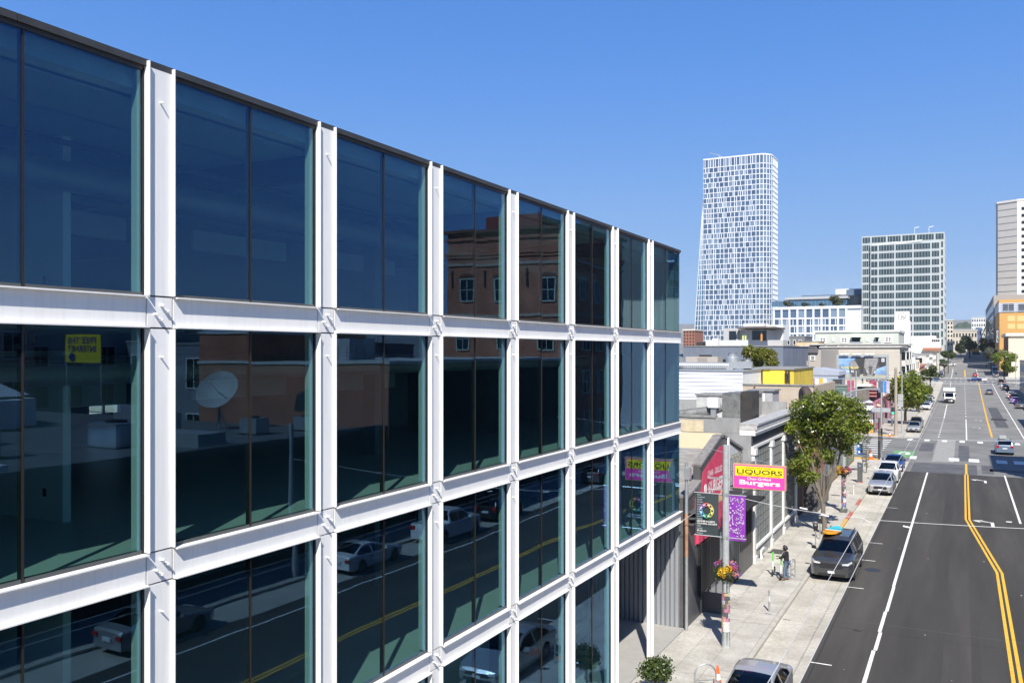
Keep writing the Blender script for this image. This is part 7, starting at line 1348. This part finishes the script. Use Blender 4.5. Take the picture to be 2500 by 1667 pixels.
# ================================================================== SIDEWALK FURNITURE
def meter(px, py, label):
    b = G(px, py, .14); t = thing('parking_meter', label, 'parking meter', b); x, y, z = b; MB().tube([b, (x, y, z + 1.0)], .035, 10).build('post', GALV, t)
    MB().prism([(x - .10, y, z + .95), (x + .10, y, z + .95), (x + .13, y, z + 1.25), (x + .10, y, z + 1.45), (x - .10, y, z + 1.45), (x - .13, y, z + 1.25)], (0, .14, 0)).build('head', TRIM, t); box_obj('display', M('lcd_grey', (.25, .28, .26), .3), t, x - .06, x + .06, y - .01, y, z + 1.28, z + 1.38); MB().lathe((x, y + .07, z + 1.44), [(.10, 0), (.09, .06), (.03, .09)], 10).build('dome', GALV, t)
meter(1991, 1336, 'nearer parking meter with dark head behind the charcoal suv'); meter(2002, 1316, 'parking meter right beside the magnolia trunk')
k_ = G(2099, 1178, .14); t = thing('pay_kiosk', 'dark grey parking pay kiosk with blue disc at the kerb', 'kiosk', k_); MB().prism([(k_.x - .2, k_.y, k_.z), (k_.x + .2, k_.y, k_.z), (k_.x + .2, k_.y, k_.z + 1.7), (k_.x - .2, k_.y, k_.z + 1.8)], (0, .3, 0)).build('cabinet', M('kiosk_grey', (.09, .095, .10), .5), t); MB().lathe((0, 0, 0), [(.08, 0), (.08, .02)], 12).build('disc', M('kiosk_blue', (.15, .3, .6), .4), t, local=True).matrix_local = Matrix.Translation((0, -.01, 1.5)) @ Matrix.Rotation(R(90), 4, 'X'); box_obj('foot', KERB_RED, t, k_.x - .24, k_.x + .24, k_.y - .04, k_.y + .34, .13, .2)
s_ = G(2106, 1152, .14); t = thing('parking_sign', 'blue and white parking sign panels on a slim post', 'sign', s_); zt = AY(2104, 1080, s_.y).z; MB().tube([s_, (s_.x, s_.y, zt)], .035, 8).build('post', GALV, t)
for py0, py1 in ((1082, 1095), (1096, 1109)):
    pnl = pb('panel', M('sign_blue', (.04, .20, .55), .5), t, 2091, 2105, py1, py0, s_.y - .06, .03); pb('white_border', LETTER_W, t, 2090, 2106, py1 + .8, py0 - .8, s_.y - .02, .02); pb('pictogram', LETTER_W, t, 2094, 2100, py1 - 4, py0 + 4, s_.y - .075, .012); pb('pictogram', BLACK, t, 2101, 2103.5, py1 - 4, py0 + 3, s_.y - .075, .012)
def post(px, py, h, r, label, mat, name='bollard'):
    b = G(px, py, .14); t = thing(name, label, 'bollard', b); MB().tube([b, (b.x, b.y, b.z + h)], r, 10).build('shaft', mat, t, smooth=True); MB().lathe((b.x, b.y, b.z + h), [(r * 1.2, -.06), (r * 1.25, .0), (r * .8, .05)], 10).build('cap', GALV, t); wrap('sticker', stick[7], t, b.x, b.y, r * 1.06, 3, 6.2, b.z + h * .5, b.z + h * .75)
post(1878, 1492, .92, .042, 'thin steel bollard alone on the sidewalk', GALV); post(2084, 1207, .9, .035, 'thin white bollard between the stickered pole and the kiosk', WHITE2)
def hoop(px, py, label, h, wd, ang):
    b = G(px, py, .14); t = thing('bike_rack', label, 'bike rack', b); pts = []
    for k in range(17): a = math.pi * k / 16; pts.append((b.x + wd / 2 * math.cos(a) * math.cos(ang), b.y + wd / 2 * math.cos(a) * math.sin(ang), b.z + h - wd / 2 + wd / 2 * math.sin(a)))
    e = [(pts[0][0], pts[0][1], b.z)] + pts + [(pts[-1][0], pts[-1][1], b.z)]; MB().tube(e, .028, 8).build('hoop', GALV, t, smooth=True)
    for q in (e[0], e[-1]): MB().lathe((q[0], q[1], b.z), [(.08, 0), (.08, .015)], 10).build('foot', GALV, t)
    MB().bar((e[0][0], e[0][1], b.z + .45), (e[-1][0], e[-1][1], b.z + .45), .03).build('crossbar', GALV, t)
hoop(1936, 1410, 'steel hoop bike rack next to the person with scooters', .95, .55, R(78)); hoop(1722, 1692, 'steel hoop bike rack near the round shrub', 1.0, .75, R(35))
CONEO = M('cone_orange', (.80, .14, .03), .5)
def cone(px, py, h, label):
    b = G(px, py, .14 if py > 1068 else .15); t = thing('traffic_cone', label, 'traffic cone', b); x, y, z = b; MB().lathe(b, [(.15 * h / .7, .03), (.11 * h / .7, h * .35)], 16).build('body', CONEO, t); MB().lathe(b, [(.11 * h / .7, h * .35), (.075 * h / .7, h * .62)], 16).build('reflective_band', LETTER_W, t); MB().lathe(b, [(.075 * h / .7, h * .62), (.03, h)], 16).build('tip', CONEO, t); s = .2 * h / .7; box_obj('base', CONEO, t, x - s, x + s, y - s, y + s, z, z + .035)
cone(1752, 1674, .72, 'orange and white traffic cone behind the silver sedan'); cone(2126, 1121, 1.05, 'tall orange channel cone by the young tree'); cone(2172, 1066, .75, 'orange cone on the far corner by the utility pole'); pass
b = AX(1858, 1342, -10.0); t = thing('standpipe', 'white twin standpipe at the foot of the grey pilaster', 'standpipe', (b.x, b.y, .14))
for d in (0, .28): MB().tube([(XB + .25, b.y + d, .14), (XB + .25, b.y + d, .62), (XB + .33, b.y + d, .72), (XB + .45, b.y + d, .70)], .055, 8).build('pipe', WHITE2, t, smooth=True); MB().lathe((XB + .45, b.y + d, .66), [(.08, 0), (.08, .1)], 8).build('cap', GALV, t)
t = thing('service_riser', 'rust stained service riser at the corner of the glass building', 'pipe', (XB + .08, 34.95, .14)); MB().tube([(XB + .08, 34.95, .14), (XB + .08, 34.95, 3.2)], .07, 8).build('lower_pipe', GALV, t); MB().tube([(XB + .08, 34.95, 3.2), (XB + .08, 34.95, 5.0)], .072, 8).build('rusty_pipe', M('rusty_conduit', (.36, .20, .12), .8, var=.4, scale=3), t); MB().tube([(XB + .08, 34.95, 5.0), (XB + .08, 34.95, 7.1)], .07, 8).build('upper_pipe', GALV, t); box_obj('junction_box', GALV, t, XB, XB + .25, 34.85, 35.1, 6.4, 6.9)

# electric scooters and the person unlocking one
SG = M('scooter_green', (.10, .55, .06), .4); SW = M('scooter_white', (.75, .75, .73), .4)
def scooter(base, rz, label):
    t = thing('electric_scooter', label, 'scooter', base, rz); L_ = dict(local=True)
    MB().box(-.075, .075, -.78, -.12, .12, .18).build('deck', TRIM, t, **L_); MB().prism([(-.06, -.12, .12), (.06, -.12, .12), (.05, .10, .42), (-.05, .10, .42)], (0, .10, .06)).build('fairing', SW, t, **L_); MB().tube([(0, .12, .36), (0, .06, .75)], .045, 10).build('lower_stem', SW, t, **L_); MB().tube([(0, .06, .72), (0, .0, 1.14)], .04, 10).build('stem', SG, t, **L_)
    MB().tube([(-.26, -.04, 1.16), (-.1, .0, 1.18), (.1, .0, 1.18), (.26, -.04, 1.16)], .016, 8).build('handlebar', TRIM, t, **L_); box = MB().box(-.05, .05, -.02, .06, 1.10, 1.2).build('display_head', SG, t, **L_)
    for s in (-1, 1): MB().tube([(s * .17, -.02, 1.17), (s * .27, -.04, 1.16)], .022, 8).build('grip', BLACK, t, **L_)
    for y, r in ((.16, .13), (-.80, .12)): w_ = MB().lathe((0, 0, 0), [(r * .6, -.03), (r, -.025), (r, .025), (r * .6, .03)], 16).build('wheel', BLACK, t, **L_); w_.location = (0, y, r); w_.rotation_euler = (0, R(90), 0); MB().lathe((0, 0, 0), [(r * .58, -.028), (r * .58, .028)], 12).build('hub', GALV, w_, **L_)
    MB().box(-.05, .05, -.92, -.7, .22, .26).build('mudguard', TRIM, t, **L_); MB().box(-.03, .03, -.93, -.9, .2, .26).build('tail_lamp', TAIL, t, **L_); MB().tube([(.05, -.35, .14), (.16, -.42, .0)], .012, 6).build('kickstand', GALV, t, **L_)
s1 = G(1884, 1408, .14); scooter(s1 + Vector((0, .35, 0)), R(186), 'green and white electric scooter standing by itself'); s2 = G(1905, 1418, .14); scooter(s2 + Vector((0, .30, 0)), R(176), 'green and white electric scooter held by the person')

def skin_mesh(name, verts, edges, radii, mat, parent, sub=2, root=0):
    me = bpy.data.meshes.new(name); me.from_pydata(verts, edges, []); o = bpy.data.objects.new(name, me); md = o.modifiers.new('s', 'SKIN'); md.use_smooth_shade = True; md.branch_smoothing = .5
    for i, v in enumerate(me.skin_vertices[0].data): r = radii[i]; v.radius = r if isinstance(r, tuple) else (r, r); v.use_root = (i == root)
    sb = o.modifiers.new('d', 'SUBSURF'); sb.levels = sub; sb.render_levels = sub; nm = evaluated(o)
    nm.materials.clear(); nm.materials.append(mat); nm.polygons.foreach_set('use_smooth', [True] * len(nm.polygons)); ob_ = bpy.data.objects.new(name, nm); COL.objects.link(ob_); ob_.parent = parent; return ob_
SKIN = M('skin', (.32, .18, .12), .55, var=.05); JKT = M('black_puffer', (.022, .022, .025), .5, var=.3, scale=14, bump=.4, bscale=16); JEAN = M('blue_jeans', (.10, .14, .20), .8, var=.25, scale=12)
def person(label, base, rz, reach, crouch=0.0, jm=None, tm=None, name='person', seat=False):
    """faces +y locally; reach = (right hand, left hand) local targets"""
    t = thing(name, label, 'person', base, rz); V = Vector; dz = -crouch
    pel = V((0, 0, .95 + dz)); sp = V((0, .03, 1.12 + dz)); chest = V((0, .05, 1.33 + dz)); nk = V((0, .08, 1.46 + dz)); hd0 = V((0, .12, 1.54 + dz)); hd1 = V((0, .14, 1.64 + dz))
    v = [pel, sp, chest, nk, hd0, hd1]; e = [(0, 1), (1, 2), (2, 3), (3, 4), (4, 5)]; r = [(.125, .10), (.12, .09), (.15, .10), .055, .08, .085]; leg = []; arms = []
    for s, foot in ((1, (.10, -.02, 0)), (-1, (-.11, .08, 0))):
        if seat: hip, kn, an, toe = V((s * .09, .02, .92 + dz)), V((s * .12, .40, .78 + dz + (.12 if s > 0 else -.05))), V((s * .11, .22, .42 + dz + (.12 if s > 0 else -.12))), V((s * .11, .40, .36 + dz + (.12 if s > 0 else -.12)))
        else: hip, kn, an, toe = V((s * .09, 0, .90 + dz)), V((s * .10, .06 + foot[1] * .5, .50)), V((foot[0], foot[1], .09)), V((foot[0] + s * .02, foot[1] + .19, .05))
        i = len(v); v += [hip, kn, an, toe]; e += [(0, i), (i, i + 1), (i + 1, i + 2), (i + 2, i + 3)]; r += [.085, .06, .042, .038]; leg.append((hip, kn, an, toe))
    for s, h in zip((1, -1), reach):
        h = V(h); sh_ = V((s * .185, .05, 1.39 + dz)); el = sh_.lerp(h, .52) + V((s * .06, -.06, -.08)); i = len(v); wr = h; pm = h + (h - el).normalized() * .06
        v += [sh_, el, wr, pm]; e += [(2, i), (i, i + 1), (i + 1, i + 2), (i + 2, i + 3)]; r += [.06, .043, .028, (.034, .02)]; arms.append((sh_, el, wr)); d = (h - el).normalized(); side = d.cross(V((0, 0, 1))).normalized()
        for q, (off, ln) in enumerate(((-.026, .062), (-.009, .075), (.009, .07), (.026, .055))): b_ = len(v); v += [pm + side * off + d * .015, pm + side * off + d * (.015 + ln * .55) - V((0, 0, .012)), pm + side * off * 1.05 + d * (.015 + ln * .75) - V((0, 0, .045))]; e += [(i + 3, b_), (b_, b_ + 1), (b_ + 1, b_ + 2)]; r += [.010, .009, .008]
        b_ = len(v); v += [h + d * .02 - side * s * -.04, h + d * .06 - side * s * -.055 - V((0, 0, .015))]; e += [(i + 2, b_), (b_, b_ + 1)]; r += [.011, .009]
    skin_mesh('body', v, e, r, SKIN, t, 1)
    jv = [V((0, 0, .86 + dz)), sp, chest, nk + V((0, 0, .0))]; je = [(0, 1), (1, 2), (2, 3)]; jr = [(.175, .145), (.17, .14), (.195, .145), .085]
    for a in arms: i = len(jv); jv += [a[0], a[1], a[2].lerp(a[1], .12)]; je += [(2, i), (i, i + 1), (i + 1, i + 2)]; jr += [.09, .072, .052]
    skin_mesh('jacket', jv, je, jr, jm or JKT, t, 2)
    lv_ = [V((0, 0, .93 + dz))]; le = []; lr = [(.145, .12)]
    for a in leg: i = len(lv_); lv_ += [a[0], a[1], a[2]]; le += [(0, i), (i, i + 1), (i + 1, i + 2)]; lr += [.105, .078, .066]
    skin_mesh('trousers', lv_, le, lr, tm or JEAN, t, 2)
    for a in leg: skin_mesh('shoe', [a[2] + V((0, -.05, -.045)), a[2] + V((0, .06, -.04)), a[3] + V((0, .03, 0))], [(0, 1), (1, 2)], [(.045, .045), (.048, .045), (.04, .03)], M('shoe_brown', (.12, .07, .05), .7), t, 1)
    return t, hd0, hd1
pb_ = G(1921, 1416, .14)
pt_, h0, h1 = person('person in black hooded puffer jacket and jeans unlocking a scooter', pb_, R(78), ((.10, .40, 1.05), (-.10, .40, 1.08)))
hm = MB(); 
for k in range(9):
    th = k / 8 * math.pi * .5
skin_mesh('hood', [(0, .02, 1.50), (0, .06, 1.62), (0, .12, 1.71), (0, .19, 1.73)], [(0, 1), (1, 2), (2, 3)], [(.13, .11), (.135, .125), (.12, .10), (.075, .05)], JKT, pt_, 2)
MB().box(-.04, -.015, .205, .22, 1.585, 1.60).box(.015, .04, .205, .22, 1.585, 1.60).build('eyes', BLACK, pt_, local=True); MB().prism([(-.014, .20, 1.55), (.014, .20, 1.55), (0, .19, 1.60)], (0, .035, -.005)).build('nose', SKIN, pt_, local=True)
for s in (1, -1): MB().box(*sorted((s * .16, s * .175)), -.01, .06, .12, .86).build('trouser_stripe', LETTER_W, pt_, local=True) if s > 0 else None
# distant cyclist
cb = Vector((-2.7, 400, gz(400) + .05)); bc_ = thing('bicycle', 'bicycle ridden by the distant cyclist in the left lane', 'bicycle', cb, R(180))
for y in (-.52, .52):
    pts = [(0, y + .34 * math.cos(a * math.pi / 8), .36 + .34 * math.sin(a * math.pi / 8)) for a in range(17)]; MB().tube(pts, .02, 5).build('wheel', BLACK, bc_, local=True)
MB().bar((0, -.52, .36), (0, -.1, .85), .03).bar((0, -.1, .85), (0, .42, .9), .03).bar((0, .42, .95), (0, .52, .36), .03).bar((0, -.1, .85), (0, 0, .35), .03).bar((0, 0, .35), (0, .42, .9), .03).build('frame', DARKMETAL, bc_, local=True); MB().bar((-.25, .42, 1.02), (.25, .42, 1.02), .03).build('handlebar', DARKMETAL, bc_, local=True); MB().box(-.07, .07, -.22, .02, .88, .93).build('saddle', BLACK, bc_, local=True)
cy_, h0, h1 = person('cyclist in dark clothes riding towards the crossing', cb + Vector((0, 0, .08)), R(180), ((.2, .46, .98), (-.2, .46, .98)), 0.02, name='person', seat=True); skin_mesh('helmet', [(0, .12, 1.66), (0, .13, 1.70)], [(0, 1)], [(.11, .12), (.09, .1)], BLACK, cy_, 1)
for i, (px, py, lab, c) in enumerate(((2438, 921, 'pedestrian in pale top crossing at the second crossing', (.5, .48, .44)), (2444, 921, 'pedestrian in dark coat crossing at the second crossing', (.06, .06, .07)), (2178, 1040, 'pedestrian in grey waiting beside the far corner pole', (.28, .30, .34)))):
    b_ = G(px, py, .02 if i < 2 else .14); person(lab, b_, R(90 if i < 2 else 160), ((.22, .1, .95), (-.24, .05, .95)), 0, M('ped_%d' % i, c, .8), None)
mb_ = thing('mail_box', 'blue mail box on the far left corner of the second crossing', 'mail box', G(2285, 930, .14)); q = G(2285, 930, .14); box_obj('bin', M('mail_blue', (.03, .08, .22), .5), mb_, q.x - .6, q.x + .6, q.y, q.y + .8, q.z, q.z + 1.6); MB().tube([(q.x - .6, q.y + .4, q.z + 1.5), (q.x + .6, q.y + .4, q.z + 1.5)], .4, 10).build('lid', M('mail_blue', (0, 0, 0)), mb_)

bpy.data.scenes.remove(TMP)

# ------------------------------------------------------------------ thin sea air over the city
hz = MB().box(-2500, 2500, -280, 3100, -1.2, 240).build('haze', MATS['chrome'], None); hz.data.materials.clear(); hm_ = bpy.data.materials.new('haze_air'); hm_.use_nodes = True; hn = hm_.node_tree; hn.nodes.remove(hn.nodes['Principled BSDF'])
pv = hn.nodes.new('ShaderNodeVolumePrincipled'); pv.inputs['Color'].default_value = (.86, .92, 1, 1); pv.inputs['Density'].default_value = .00009; pv.inputs['Anisotropy'].default_value = .2; hn.links.new(pv.outputs[0], hn.nodes['Material Output'].inputs['Volume']); hz.data.materials.append(hm_); hz['kind'] = 'stuff'; hz['label'] = 'thin pale haze hanging over the whole street'; hz['category'] = 'haze'
